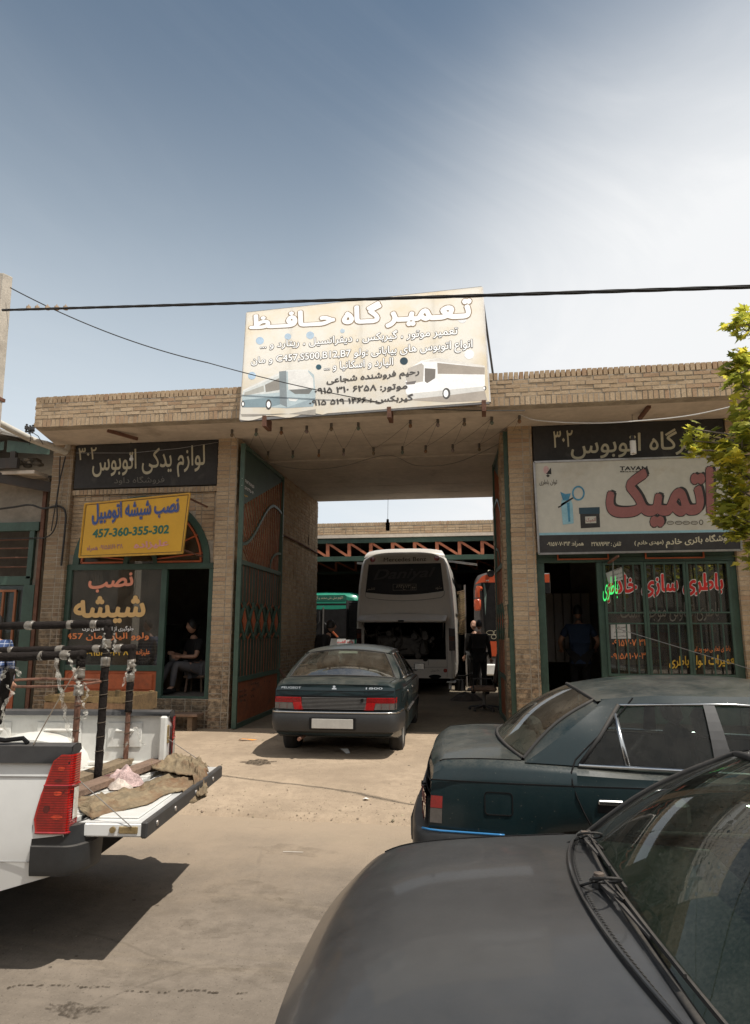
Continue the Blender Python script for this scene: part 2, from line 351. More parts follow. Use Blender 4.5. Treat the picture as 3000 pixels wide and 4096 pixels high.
# ---------------------------------------------------------------- lettering (Persian letters are joined with the presentation forms)
FORMS={}
for cp in list(range(0xFB50,0xFDFC))+list(range(0xFE70,0xFEFD)):
    d=unicodedata.decomposition(chr(cp)).split()
    if len(d)==2 and d[0] in ('<isolated>','<initial>','<medial>','<final>'): FORMS.setdefault((int(d[1],16),d[0]),chr(cp))
def arab(ch): return ch=='\u0640' or 'LETTER' in unicodedata.name(ch,'') and 0x600<=ord(ch)<0x700
def shape(s):
    out=[]
    for i,ch in enumerate(s):
        if not arab(ch): out.append(ch); continue
        c=ord(ch); jl=lambda q: q=='\u0640' or (ord(q),'<initial>') in FORMS
        if ch=='\u0640': out.append(ch); continue
        pv=i>0 and arab(s[i-1]) and jl(s[i-1])
        nx=i+1<len(s) and arab(s[i+1]) and (c,'<initial>') in FORMS and (s[i+1]=='\u0640' or (ord(s[i+1]),'<final>') in FORMS)
        form='<medial>' if pv and nx else '<final>' if pv else '<initial>' if nx else '<isolated>'
        out.append(FORMS.get((c,form),ch))
    runs=[];ltr=lambda ch: ch.isdigit() or ('A'<=ch<='z')
    for j,ch in enumerate(out):
        k=ltr(ch) or (ch in '-_, ' and runs and runs[-1][0] and j+1<len(out) and ltr(out[j+1]))
        if runs and runs[-1][0]==k: runs[-1][1].append(ch)
        else: runs.append([k,[ch]])
    sw={'(':')',')':'('}
    if any(arab(c) for c in s): return ''.join(''.join(r if k else [sw.get(c,c) for c in r[::-1]]) for k,r in runs[::-1])
    return ''.join(out)
_tc={}
def glyphs(s,shear):                                  # outlines of the built-in font, filled by winding number
    key=(s,shear)
    if key not in _tc:
        c=bpy.data.curves.new('t','FONT'); c.body=shape(s); c.shear=shear; c.resolution_u=3; c.fill_mode='NONE'
        o=bpy.data.objects.new('t',c); COL.objects.link(o); dg=bpy.context.evaluated_depsgraph_get()
        me=bpy.data.meshes.new_from_object(o.evaluated_get(dg)); v=[(p.co.x,p.co.y) for p in me.vertices]; ed=[tuple(e.vertices) for e in me.edges]
        bpy.data.objects.remove(o); bpy.data.curves.remove(c); bpy.data.meshes.remove(me)
        nx={}
        for a,b in ed: nx.setdefault(a,[]).append(b); nx.setdefault(b,[]).append(a)
        loops=[];seen=set()
        for a in range(len(v)):
            if a in seen or a not in nx: continue
            lp=[a]; seen.add(a); cur=a
            while True:
                q=[b for b in nx[cur] if b not in seen]
                if not q: break
                cur=cur+1 if cur+1 in q else q[0]; seen.add(cur); lp.append(cur)
            P=[]
            for k in lp:
                if not P or (v[k][0]-P[-1][0])**2+(v[k][1]-P[-1][1])**2>4e-7: P.append(v[k])
            if len(P)>2: loops.append(P)
        V=[];E=[]
        for P in loops: o_=len(V); V+=[Vector(p) for p in P]; E+=[(o_+k,o_+(k+1)%len(P)) for k in range(len(P))]
        r=geometry.delaunay_2d_cdt(V,E,[],0,1e-5); tv=np.array([tuple(p) for p in r[0]]); tf=np.array([f for f in r[2] if len(f)==3]); ce=tv[tf].mean(1); w=np.zeros(len(ce))
        for P in loops:
            A=np.array(P);B=np.roll(A,-1,0)
            for a,b in zip(A,B):
                up=(a[1]<=ce[:,1])&(b[1]>ce[:,1]); dn=(a[1]>ce[:,1])&(b[1]<=ce[:,1])
                if not (up.any() or dn.any()): continue
                lf=(b[0]-a[0])*(ce[:,1]-a[1])-(ce[:,0]-a[0])*(b[1]-a[1]); w+=(up&(lf>0)); w-=(dn&(lf<0))
        f=tf[np.abs(w)>.5]; _tc[key]=([tuple(p) for p in tv],[tuple(int(i) for i in t) for t in f])
    return _tc[key]
def txtq(s,BL,BR,TL,TR,m,parent,off=.004,bold=.0,shear=0.,outline=None,world=True,name='lettering',shadow=None):
    BL,BR,TL,TR=[Vector(p) for p in (BL,BR,TL,TR)]; n=(BR-BL).cross(TL-BL).normalized(); bold=max(0,bold)
    v,f=glyphs(s,shear); x0=min(a for a,b in v)-bold;x1=max(a for a,b in v)+bold;y0=min(b for a,b in v)-bold;y1=max(b for a,b in v)+bold
    A=np.array(v)
    def put(r,o,d=(0,0),k=8):                          # strokes thickened by shifted copies, each a hair above the last
        mb=MB(); sh=[(0,0)] if r<1e-4 else [(r*cos(2*pi*i/k),r*sin(2*pi*i/k)) for i in range(k)]+([(0,0)] if r>.03 else [])
        for i,(dx,dy) in enumerate(sh):
            U=((A[:,0]+dx-x0)/(x1-x0)+d[0])[:,None]; Wv=((A[:,1]+dy-y0)/(y1-y0)+d[1])[:,None]; B0,B1,T0,T1=[np.array(q) for q in (BL,BR,TL,TR)]
            P=(B0*(1-U)+B1*U)*(1-Wv)+(T0*(1-U)+T1*U)*Wv+np.array(n)*(o+i*.00006)
            mb.add(P.tolist(),f)
        return mb
    ob=obj(name,put(bold,off,k=6 if bold<.03 else 8),m,parent,world=world)
    if outline: obj(name,put(bold+outline[1],off-.0028,k=10),outline[0],parent,world=world)
    if shadow: obj(name,put(bold,off-.0045,shadow[1]),shadow[0],parent,world=world)
    return ob
def txt(s,pl,c,a,b,h,m,parent,off=.004,hr=None,**kw):
    hr=hr or h
    return txtq(s,pl.w(c,*a),pl.w(c,*b),pl.w(c,a[0],a[1]-h),pl.w(c,b[0],b[1]-hr),m,parent,off,**kw)
def flat(pl,c,pts,off=.003): return MB().poly([pl.w(c,x,y,off) for x,y in pts])
def disc(pl,c,x,y,rx,ry,off=.003,n=20): return flat(pl,c,[(x+rx*cos(2*pi*i/n),y+ry*sin(2*pi*i/n)) for i in range(n)],off)
def rect_frame(mb,x0,x1,z0,z1,y,w,d=.05):
    mb.box(x0,x1,y-d,y,z0,z0+w); mb.box(x0,x1,y-d,y,z1-w,z1); mb.box(x0,x0+w,y-d,y,z0+w,z1-w); mb.box(x1-w,x1,y-d,y,z0+w,z1-w)
def crom(P,n=6):                                      # smooth curve through points
    P=[Vector(p) for p in P]; Q=[P[0]*2-P[1]]+P+[P[-1]*2-P[-2]]; out=[]
    for i in range(1,len(Q)-2):
        for k in range(n):
            t=k/n; a,b,c,d=Q[i-1:i+3]; out.append(.5*((2*b)+(c-a)*t+(2*a-5*b+4*c-d)*t*t+(3*b-a-3*c+d)*t**3))
    return out+[P[-1]]
def sag(p,q,s,n=24):
    p=Vector(p);q=Vector(q); return [p.lerp(q,i/n)-Vector((0,0,s*4*(i/n)*(1-i/n))) for i in range(n+1)]
# ================================================================ ground
def groundmat(name,col,dark,fine,tracks=0.):
    m,t=mk(name); k=T(t); ge=k.n('ShaderNodeNewGeometry'); P=ge.outputs['Position']
    c=k.mix(k.ss(k.noise(P,.9,8,.62),.32,.68),mul(col,.82),mul(col,1.14))
    c=k.mix(k.ss(k.noise(P,9,7,.7),.38,.66,0,.55),c,mul(col,.72))
    c=k.mix(k.ss(k.noise(P,fine,4,.7),.55,.72,0,.6),c,mul(col,1.35))
    c=k.mix(k.ss(k.noise(P,fine*.8,3,.6),.62,.72,0,.75),c,dark)
    mp=k.n('ShaderNodeMapping'); mp.inputs['Scale'].default_value=(.25,1.6,1); k.l(P,mp.inputs[0])
    c=k.mix(k.ss(k.noise(mp.outputs[0],1.3,6,.65),.5,.75,0,tracks),c,mul(col,.62))
    c=k.mix(k.ss(k.noise(P,.55,5,.7,.6),.66,.74,0,.45),c,mul(dark,1.8))
    if 'asphalt' in name:                              # dirt blown onto the asphalt, thickest along the apron's edge
        sy=k.n('ShaderNodeSeparateXYZ'); k.l(P,sy.inputs[0]); e=k.math('ADD',sy.outputs[1],k.math('MULTIPLY',k.noise(P,1.4,7,.7),2.4))
        c=k.mix(k.ss(e,5.3,7.7,0,.9),c,(.345,.268,.192))
        c=k.mix(k.ss(k.noise(mp.outputs[0],2.2,7,.7,.8),.54,.70,0,.35),c,(.29,.235,.17))
        for sc_,lo_,a_ in ((.45,.003,.28),):
            vo=k.n('ShaderNodeTexVoronoi',feature='DISTANCE_TO_EDGE'); vo.inputs['Scale'].default_value=sc_; wv=k.n('ShaderNodeMixRGB'); wv.inputs[0].default_value=.12; k.l(P,wv.inputs[1]); nn=k.n('ShaderNodeTexNoise'); nn.inputs['Scale'].default_value=3; nn.inputs['Detail'].default_value=6; k.l(P,nn.inputs['Vector']); k.l(nn.outputs['Color'],wv.inputs[2]); k.l(wv.outputs[0],vo.inputs['Vector'])
            c=k.mix(k.math('MULTIPLY',k.ss(vo.outputs[0],lo_*.3,lo_*2.,a_,0),k.ss(k.noise(P,.7,3),.45,.62)),c,(.09,.075,.06))
    b=k.n('ShaderNodeBsdfPrincipled'); b.inputs['Roughness'].default_value=.95; b.inputs['Specular IOR Level'].default_value=.15; k.l(c,b.inputs['Base Color'])
    h=k.math('ADD',k.noise(P,fine*.6,6,.75),k.math('MULTIPLY',k.noise(P,7,6,.6),2.))
    k.l(k.bump(h,.55,.012),b.inputs['Normal']); o=k.n('ShaderNodeOutputMaterial'); k.l(b.outputs[0],o.inputs[0]); return m
M['road']=groundmat('dusty asphalt',(.215,.178,.141),(.055,.047,.04),95,.5)
M['dirt']=groundmat('packed dirt',(.37,.285,.203),(.10,.08,.06),70,.35)
M['floor']=groundmat('oily yard floor',(.20,.165,.12),(.03,.026,.022),60,.5)
ROADZ=-.07
struct(obj('road',MB().grid(lambda u,v:(-300+600*u,-300+600*v,ROADZ),2,2),M['road']))
def apz(x,y):
    n=mnoise.noise(Vector((x*1.3,y*1.3,0)))*.012+mnoise.noise(Vector((x*5,y*5,3)))*.006
    e=6.42+.10*mnoise.noise(Vector((x*1.1,0,7)))+.04*mnoise.noise(Vector((x*6,0,1)))-.02*x
    s=lambda a,b: max(0,min(1,(y-a)/(b-a)))
    z=-.12+.10*s(e-.06,e+.05)+.02*s(e+.3,e+.38)+.045*s(e+.55+.1*mnoise.noise(Vector((x*2,2,2))),e+.68)+.045*s(e+.7,9.4)+.012*s(9.4,10.7)
    n+=(mnoise.noise(Vector((x*9,y*9,5)))*.5+mnoise.noise(Vector((x*22,y*22,8)))*.35)*.028*max(0,1-abs(y-e-.35)/.55)
    return z+n*(1 if y>e else .3)*(1-s(10.2,10.7)*.8)
struct(obj('dirt_apron',MB().grid(lambda u,v:(-17+31*u,6.15+4.75*v,apz(-17+31*u,6.15+4.75*v)),310,80),M['dirt'],smooth=True))
struct(obj('yard_floor',MB().grid(lambda u,v:(-17+31*u,10.82+27*v,.098),2,2),M['floor']))
g=MB(); rng=random.Random(3)
for i in range(2600):
    x=rng.uniform(-6,4); y=rng.uniform(6.25,9.9)
    if i%2: y=6.4+abs(rng.gauss(0,.35))
    r=rng.uniform(.003,.009)*(2.2 if rng.random()<.08 else 1); z=apz(x,y)
    if i%7==0: y=rng.uniform(2,6.3); z=ROADZ; r*=.6
    a=rng.uniform(0,6); pts=[(x+r*cos(a+q*pi/3)*rng.uniform(.75,1.25),y+r*sin(a+q*pi/3)*rng.uniform(.75,1.25),z-.002) for q in range(6)]; h=z+r*rng.uniform(.35,.7); pts+=[(x+(p[0]-x)*.55,y+(p[1]-y)*.55,h+rng.uniform(-.001,.001)) for p in pts]
    g.add(pts,[(q,(q+1)%6,6+(q+1)%6,6+q) for q in range(6)]+[(6,7,8,9,10,11)])
o=obj('gravel',g,mat('pale gravel',(.27,.215,.15),.95,isl=.35)); o['kind']='stuff'; o['label']='small pale stones scattered over the dirt apron and its rough edge'; o['category']='gravel'
def blob(cx,cy,rx,ry,z,n=36,sd=0,rough=.35):
    pts=[]
    for i in range(n):
        a=2*pi*i/n; k=1+rough*mnoise.noise(Vector((cos(a)*2+sd,sin(a)*2,sd)))*1.6+.1*mnoise.noise(Vector((cos(a)*7,sin(a)*7,sd)))
        pts.append((cx+rx*k*cos(a),cy+ry*k*sin(a),z))
    return pts
M['oil']=fademat('oil stain',(.075,.06,.045),.25,.85,28); M['spill']=fademat('faint spill',(.07,.055,.042),.0,.6,40)
st=MB(); rng=random.Random(5)
for x0,x1,y in ((45,100,1570),(110,290,1562),(320,465,1560),(500,610,1570),(630,730,1568),(815,890,1597),(925,980,1600),(1040,1135,1603),(1170,1360,1592),(1365,1450,1603),(1555,1640,1612)):
    n=max(2,int((x1-x0)/26))
    for i in range(n):
        p=at('c8',x0+(x1-x0)*(i+.5)/n+rng.uniform(-6,6),y+rng.uniform(-5,5),Z=ROADZ); q=at('c8',x0+12,y+4,Z=ROADZ)
        st.poly(blob(p[0],p[1],.006+rng.random()*.006,.006+rng.random()*.004,ROADZ+.004+i*.00005,14,rng.random()*9))
for x,y in ((1210,1318),(505,1366),(330,1438),(1245,690),(1040,1030),(885,995)):
    p=at('c8',x,y,Z=ROADZ); st.poly(blob(p[0],p[1],.011,.008,ROADZ+.004,14,x))
struct(obj('oil_drips',st,M['oil'])); st=MB()
p=at('c8',480,1722,Z=ROADZ); st.poly(blob(p[0],p[1],.13,.055,ROADZ+.0045,60,3,.6)); struct(obj('oil_spill',st,M['spill'])); M['spill2']=fademat('faint old stain',(.10,.08,.06),.0,.13,7); st=MB()
for i,(x,y,rx,ry) in enumerate(((1000,3560,.34,.16),(640,3900,.4,.14),(1180,3400,.3,.12),(880,3720,.22,.10),(1300,3640,.35,.12),(1150,3900,.3,.1))):
    p=at('f',x,y,Z=ROADZ); st.poly(blob(p[0],p[1],rx,ry,ROADZ+.003+.0003*i,50,i*3.1,.6))
st2=st; struct(obj('old_stain',st,M['spill2']))
p=at('c6',75,1235,Z=.03); st=MB()
st.add([(x,y,apz(x,y)+.006) for x,y,_ in blob(p[0],p[1],.20,.16,0,40,2)]+[(p[0],p[1],apz(p[0],p[1])+.006)],[(i,(i+1)%40,40) for i in range(40)])
struct(obj('oil_patch',st,M['oil']))
# ================================================================ main workshop building
FY=10.73                                              # front face of the brick piers
def bricks(mb,O,U,Nn,ul,z0,z1,skip=None,H=.060,Lb=.215,J=.012,jit=.004,dep=.06,soldier=False,rng=random.Random(1),flem=True):
    O=Vector(O);U=Vector(U);Nn=Vector(Nn); row=0; z=z0
    if soldier: H2=z1-z0;rows=1
    while z<z1-.02:
        h=(z1-z0) if soldier else min(H,z1-z); u=0.; k=0
        if not soldier: u=-(Lb+J)*.5*(row%2)+ (0 if not flem else 0)
        while u<ul-.005:
            l=.062 if soldier else (Lb if (not flem or (k+row)%2==0) else .102)
            a=max(u,0);b=min(u+l,ul)
            if b-a>.015:
                mid=O+U*((a+b)/2); zz=z+h/2
                if not skip or not skip((a+b)/2,zz):
                    o=rng.uniform(-jit,jit); da=rng.uniform(0,.004);db=rng.uniform(0,.004); t1=rng.uniform(-.003,.003);t2=rng.uniform(-.003,.003)
                    f=[O+U*(a+da)+Nn*o+Vector((0,0,z+t1)),O+U*(b-db)+Nn*(o+rng.uniform(-.002,.002))+Vector((0,0,z+t1)),O+U*(b-db)+Nn*o+Vector((0,0,z+h+t2)),O+U*(a+da)+Nn*o+Vector((0,0,z+h+t2))]
                    bk=[p-Nn*dep for p in f]
                    mb.add(f+bk,[(0,1,2,3),(0,4,5,1),(1,5,6,2),(2,6,7,3),(3,7,4,0)])
            u+=l+J; k+=1
        z+=h+J; row+=1
B=thing('workshop_building','single storey tan brick bus workshop with a tall open gateway between two green fronted shops','building',(-1.7,FY,.1))
def bpart(name,mb,m,parent=None,**k): return obj(name,mb,m,parent or B,**k)
def brickpart(name,segs,m='brick',mort='mortar'):
    mb=MB();mo=MB()
    for s in segs:
        s=dict(s); mbox=s.pop('mo',None); bricks(mb,**s)
        if mbox: mo.box(*mbox)
    o=bpart(name,mb,M[m]); bpart('mortar',mo,M[mort],o); return o
def pier(x0,x1,z0=.0,z1=4.9,lm='brick',left=False,right=False):
    segs=[dict(O=(x0,FY,z0),U=(1,0,0),Nn=(0,-1,0),ul=x1-x0,z0=z0,z1=z1,mo=(x0+.006,x1-.006,FY+.005,FY+.4,z0,z1))]
    if right: segs.append(dict(O=(x1,FY+.012,z0),U=(0,1,0),Nn=(1,0,0),ul=.3,z0=z0,z1=z1))
    if left: segs.append(dict(O=(x0,FY+.4,z0),U=(0,-1,0),Nn=(-1,0,0),ul=.388,z0=z0,z1=z1))
    for s in segs: s['O']=(s['O'][0],s['O'][1],0)
    return brickpart('pier',segs,lm)
pier(-7.36,-6.97,lm='brick_dirty',right=True); pier(-4.30,-3.95,left=True,right=True); pier(.56,.93,left=True,right=True); pier(3.84,4.75,left=True)
# left shop: wall over the shopfront with the arched opening
AC=(-5.64,2.76,1.24,1.17)                             # arch centre x,z and half width, height
WY=FY+.10
inarch=lambda u,z,x0: ((x0+u-AC[0])/(AC[2]))**2+((z-AC[1])/(AC[3]))**2<1.0
segs=[dict(O=(-6.97,WY,0),U=(1,0,0),Nn=(0,-1,0),ul=2.67,z0=2.72,z1=3.965,skip=lambda u,z: inarch(u,z,-6.97))]
o=brickpart('wall',segs)
mo=MB()                                               # mortar backing with the arch cut out
n=28
arc=[(AC[0]+AC[2]*cos(pi*i/n),AC[1]+AC[3]*sin(pi*i/n)) for i in range(n+1)]
for i in range(n):
    (xa,za),(xb,zb)=arc[i],arc[i+1]
    mo.add([(xa,WY+.01,za),(xb,WY+.01,zb),(xb,WY+.01,3.97),(xa,WY+.01,3.97)],[(0,1,2,3)])
    mo.add([(xa,WY+.01,za),(xb,WY+.01,zb),(xb,WY+.2,zb),(xa,WY+.2,za)],[(0,1,2,3)])
mo.add([(-6.97,WY+.01,2.72),(-6.88,WY+.01,2.72),(-6.88,WY+.01,3.97),(-6.97,WY+.01,3.97)],[(0,1,2,3)]); mo.add([(-4.40,WY+.01,2.72),(-4.3,WY+.01,2.72),(-4.3,WY+.01,3.97),(-4.4,WY+.01,3.97)],[(0,1,2,3)])
mo.box(-6.97,-4.3,WY+.02,WY+.12,3.97,4.9); bpart('mortar',mo,M['mortar'],o)
brickpart('brick_ledge',[dict(O=(-6.97,FY+.045,0),U=(1,0,0),Nn=(0,-1,0),ul=2.67,z0=3.975,z1=4.06,soldier=True,mo=(-6.97,-4.3,FY+.055,FY+.2,3.972,4.064))])
brickpart('plinth',[dict(O=(-6.97,FY+.03,0),U=(1,0,0),Nn=(0,-1,0),ul=2.67,z0=.02,z1=.545,mo=(-6.97,-4.3,FY+.042,FY+.3,0,.55))],'brick_dirty')
# right shop wall
brickpart('wall',[dict(O=(.93,WY,0),U=(1,0,0),Nn=(0,-1,0),ul=2.91,z0=2.86,z1=4.88,mo=(.93,3.84,WY+.01,WY+.2,2.86,4.9))])
# roof slab, soffit planks over the gateway and parapet
bpart('canopy_slab',MB().prism([(-7.0,9.66,4.875),(9,9.66,4.875),(9,10.80,4.875),(-7.34,10.80,4.875)],(0,0,.225)),M['concrete'])
sf=MB(); rng=random.Random(2); y=10.80
while y<16.8:
    w=.86; sf.box(-7.36,9,y+.006,min(y+w,16.85)-.006,4.90+rng.uniform(-.016,.016),5.10); y+=w
bpart('plank_ceiling',sf,M['concrete'])
par=[dict(O=(-7.0,9.65,0),U=(1,0,0),Nn=(0,-1,0),ul=15.94,z0=4.872,z1=4.995,soldier=True,jit=.004,mo=(-6.985,8.94,9.656,9.86,4.868,5.27)),
     dict(O=(-7.0,9.65,0),U=(1,0,0),Nn=(0,-1,0),ul=15.94,z0=5.008,z1=5.255,H=.052,jit=.005,flem=False),
     dict(O=(-7.0,9.65,0),U=(1,0,0),Nn=(0,-1,0),ul=15.94,z0=5.268,z1=5.375,soldier=True,jit=.006,dep=.2),
     dict(O=(-7.0,9.86,0),U=(0,-1,0),Nn=(-1,0,0),ul=.21,z0=4.88,z1=5.36,jit=.012,dep=.1)]
brickpart('parapet',par)
# gateway side walls, back and outer walls
PW=(-3.99,.45)
brickpart('gateway_wall',[dict(O=(PW[0],16.86,0),U=(0,-1,0),Nn=(1,0,0),ul=5.75,z0=.1,z1=4.89,mo=(-4.29,PW[0]-.009,11.12,16.85,.0,4.89))])
brickpart('gateway_wall',[dict(O=(PW[1],11.1,0),U=(0,1,0),Nn=(-1,0,0),ul=5.75,z0=.1,z1=4.89,mo=(PW[1]+.009,.8,11.12,16.85,.0,4.89))])
bw=MB(); bw.box(-7.4,-4.29,16.7,16.85,0,4.9); bw.box(.8,1.05,16.7,16.85,0,4.9); bw.box(1.75,9,16.7,16.85,0,4.9); bw.box(1.05,1.75,16.7,16.85,0,2.35); bw.box(1.05,1.75,16.7,16.85,3.0,4.9)
bw.box(-7.36,-7.2,11.13,16.7,0,4.9); bw.box(8.85,9,11.13,16.7,0,4.9); bpart('outer_wall',bw,M['plaster'])
iw=MB(); iw.box(-7.19,-4.30,14.2,14.3,.5,4.88); iw.box(4.4,4.5,11.14,16.69,.1,4.88); iw.box(1.85,4.4,13.9,14.0,.1,4.88); iw.box(-7.19,-4.30,11.0,14.2,.45,.56); iw.box(1.0,4.4,10.95,14,.1,.30); iw.box(-7.0,-4.31,FY+.22,14.2,4.2,4.3); iw.box(4.75,8.85,11.1,11.2,.1,4.88)
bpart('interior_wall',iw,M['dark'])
# small rusty roof stubs and the gateway ledge pipe
rs=MB(); rs.tube([at('cA',750,1580,X=PW[0]+.03),at('cA',960,1680,X=PW[0]+.03),at('cA',1190,1815,X=PW[0]+.03)],.022,6); bpart('wall_pipe',rs,M['rust'])
rs=MB(); rs.bar((-5.9,9.95,4.86),(-5.55,10.3,4.80),.05); rs.bar((2.55,9.95,4.86),(2.5,10.35,4.80),.05); bpart('hanger_stub',rs,M['rust'])
# ---------------- left shopfront
FRY=FY+.10; G=M['green']
fr=MB()
fr.box(-7.0,-4.33,FRY-.03,FRY+.05,2.66,2.76); fr.box(-6.97,-6.88,FRY-.03,FRY+.05,.55,2.66); fr.box(-5.24,-5.14,FRY-.032,FRY+.05,.55,2.66); fr.box(-4.40,-4.32,FRY-.03,FRY+.05,.55,2.66)
fr.box(-6.88,-5.24,FRY-.025,FRY+.05,.98,1.07); fr.box(-6.88,-5.24,FRY-.025,FRY+.05,.55,.62); fr.box(-5.14,-4.40,FRY-.02,FRY+.05,.552,.585)
bpart('shopfront_frame',fr,G,bevel=.005)
pn=MB(); pn.box(-6.88,-5.24,FRY-.005,FRY+.03,.62,.98); pn.bbox(-6.82,-5.30,FRY-.022,FRY,.67,.94,.02); bpart('kick_panel',pn,M['orange'])
win=bpart('window',MB().box(-6.89,-5.23,FRY+.012,FRY+.018,1.06,2.67),M['glass'])
# fanlight: green arch ring, glass and orange radial bars
fan=MB()
for i in range(n):
    a0,a1=pi*i/n,pi*(i+1)/n
    for r0,r1 in ((.91,1.0),(.19,.25)):
        q=[(AC[0]+AC[2]*r*cos(a),y,AC[1]+AC[3]*r*sin(a)) for y in (FRY-.03,FRY+.04) for r,a in ((r0,a0),(r1,a0),(r1,a1),(r0,a1))]
        fan.add(q,[(0,1,2,3),(7,6,5,4),(0,3,7,4),(1,5,6,2)])
fl=bpart('fanlight',fan,G)
fb=MB()
for sx in (-1,1):
    c=(AC[0]+sx*.15,FRY-.01,AC[1]+.05)
    for a in (8,26,44,62,80):
        a=radians(a); fb.bar((AC[0]+sx*.27*cos(a)*1.1,FRY-.01,AC[1]+.04+.25*sin(a)),(AC[0]+sx*AC[2]*.9*cos(a),FRY-.01,AC[1]+.02+AC[3]*.89*sin(a)),.022)
    pts=[(AC[0]+sx*AC[2]*.87*cos(pi/2*i/12),FRY-.012,AC[1]+.02+AC[3]*.86*sin(pi/2*i/12)) for i in range(13)]
    for p,q in zip(pts,pts[1:]): fb.bar(p,q,.03)
    fb.bar((AC[0]+sx*.3,FRY-.012,AC[1]+.025),(AC[0]+sx*AC[2]*.87,FRY-.012,AC[1]+.025),.03)
bpart('fanlight_grille',fb,M['orange'],fl)
bpart('pane',MB().add([(x,FRY+.01,z) for x,z in arc],[tuple(range(n+1))]),M['glass'],fl)
P0=PLY(FRY+.012)
def wtxt(s,a,b,h,m,c='c1',par=None,**k): return txt(s,P0,c,a,b,h,M[m],par or win,off=.006,**k)
wtxt('نصب',(585,1278),(882,1255),118,'salmon',bold=.035,outline=(M['outline'],.012))
wtxt('شیشه',(487,1480),(962,1472),182,'tan',bold=.035,outline=(M['outline'],.012))
wtxt('جلوگیری از اضافه شدن ترک',(545,1532),(885,1530),38,'winwhite',bold=.02)
wtxt('ولوو الیارد مان 457',(440,1592),(985,1588),52,'winorange',bold=.025)
wtxt('علیزاده',(900,1692),(992,1690),44,'winorange',bold=.02)
wtxt('۰۹۱۵۵۱۶۱۰۳۸',(570,1692),(850,1687),36,'winyellow',bold=.02)
# open green door leaf folded in at the right of the left shop
dl=MB(); x=-4.42
for a,b,c,d in ((11.0,11.06,.58,2.62),(11.52,11.58,.58,2.62),(11.06,11.52,.58,.66),(11.06,11.52,.98,1.06),(11.06,11.52,2.54,2.62)): dl.box(x-.02,x+.02,a,b,c,d)
dr=bpart('door',dl,G); bpart('door_panel',MB().box(x-.008,x+.008,11.06,11.52,.66,.98),M['orange'],dr); bpart('pane',MB().box(x-.003,x+.003,11.06,11.52,1.06,2.54),M['glass'],dr)
# step plank in front of the left shop
bs=MB(); bs.bbox(-5.6,-4.33,10.38,10.66,.32,.36,.006); bs.box(-5.5,-5.42,10.42,10.62,.08,.32); bs.box(-4.5,-4.42,10.42,10.62,.08,.32)
tag(obj('step_plank',bs,M['oldwood']),'weathered plank step on short legs under the glass fitting shop doorway','step')
# ---------------- right shopfront
fr=MB(); fr.box(.93,3.84,FRY-.03,FRY+.05,2.68,2.76); fr.box(.93,1.05,FRY-.03,FRY+.05,.3,2.68); fr.box(1.83,1.92,FRY-.034,FRY+.05,.3,2.68); fr.box(3.73,3.84,FRY-.03,FRY+.05,.3,2.68)
fr.box(1.92,3.73,FRY-.02,FRY+.05,.86,.95); fr.box(.93,3.84,FRY-.02,FRY+.05,2.76,2.85)
bpart('shopfront_frame',fr,G,bevel=.005)
bpart('kick_panel',MB().box(1.92,3.73,FRY,FRY+.03,.3,.86),M['green'])
ro=MB(); rect_frame(ro,1.25,2.02,2.72,2.84,FRY-.035,.02,.02); rect_frame(ro,2.55,3.4,2.72,2.84,FRY-.035,.02,.02); bpart('orange_trim',ro,M['orange'])
rwin=bpart('window',MB().box(1.91,3.74,FRY+.03,FRY+.036,.94,2.69),M['glass'])
P0=PLY(FRY+.03)
wtxt('باطری سازی خادم',(600,388),(1455,352),205,'red',c='cSh',par=rwin,bold=.035,hr=185,outline=(M['winwhite'],.034))
wtxt('باطری تعاونی موجود است',(700,530),(1425,520),140,'greytxt',c='cSh',par=rwin)
wtxt('۰۹۱۵۷۰۷۰۳۱۴',(640,708),(915,702),50,'winorange',c='cSh',par=rwin,bold=.02)
wtxt('۰۹۱۵۸۱۰۷۰۳۱۱',(632,803),(920,798),46,'winorange',c='cSh',par=rwin,bold=.02)
wtxt('باطری تعاونی موجود است',(1203,757),(1508,750),48,'winorange',c='cSh',par=rwin,bold=.015)
wtxt('تعمیرات انواع باطری',(1058,888),(1558,872),108,'winyellow',c='cSh',par=rwin,bold=.025)
for q,rows in ((((592,170),(705,125),(757,208),(612,240)),(('باتری تعاونی با',(640,163),(700,140)),('ارزان ترین قیمت',(630,196),(718,172)),('موجود است',(650,222),(730,200)))),(((628,548),(770,545),(778,650),(632,652)),(('تعمیر باتری',(662,578),(738,576)),('سنگین و سبک',(655,610),(748,608)),('پذیرفته می شود',(650,642),(750,640))))):
    pp=obj('paper_notice',flat(P0,'cSh',q,.004),M['paper'],rwin)
    for s,a,b in rows: txt(s,P0,'cSh',a,b,17,M['outline'],rwin,off=.007,bold=.015)
# security bars in three leaves
gb=MB()
for x0,x1 in ((1.92,2.51),(2.515,3.11),(3.115,3.73)):
    rect_frame(gb,x0,x1,.98,2.67,FRY-.035,.035,.03)
    for z in (1.74,1.90): gb.box(x0+.03,x1-.03,FRY-.06,FRY-.035,z,z+.022)
    for i in (1,2,3):
        xx=x0+(x1-x0)*i/4
        for za,zb in ((1.01,1.74),(1.762,1.90),(1.922,2.64)): 
            if za!=1.762: gb.box(xx-.009,xx+.009,FRY-.058,FRY-.037,za,zb)
bpart('security_grille',gb,M['green'],rwin)
bpart('mirror_frame',MB().box(2.3,2.33,13.2,13.25,1.0,2.0),M['black'])
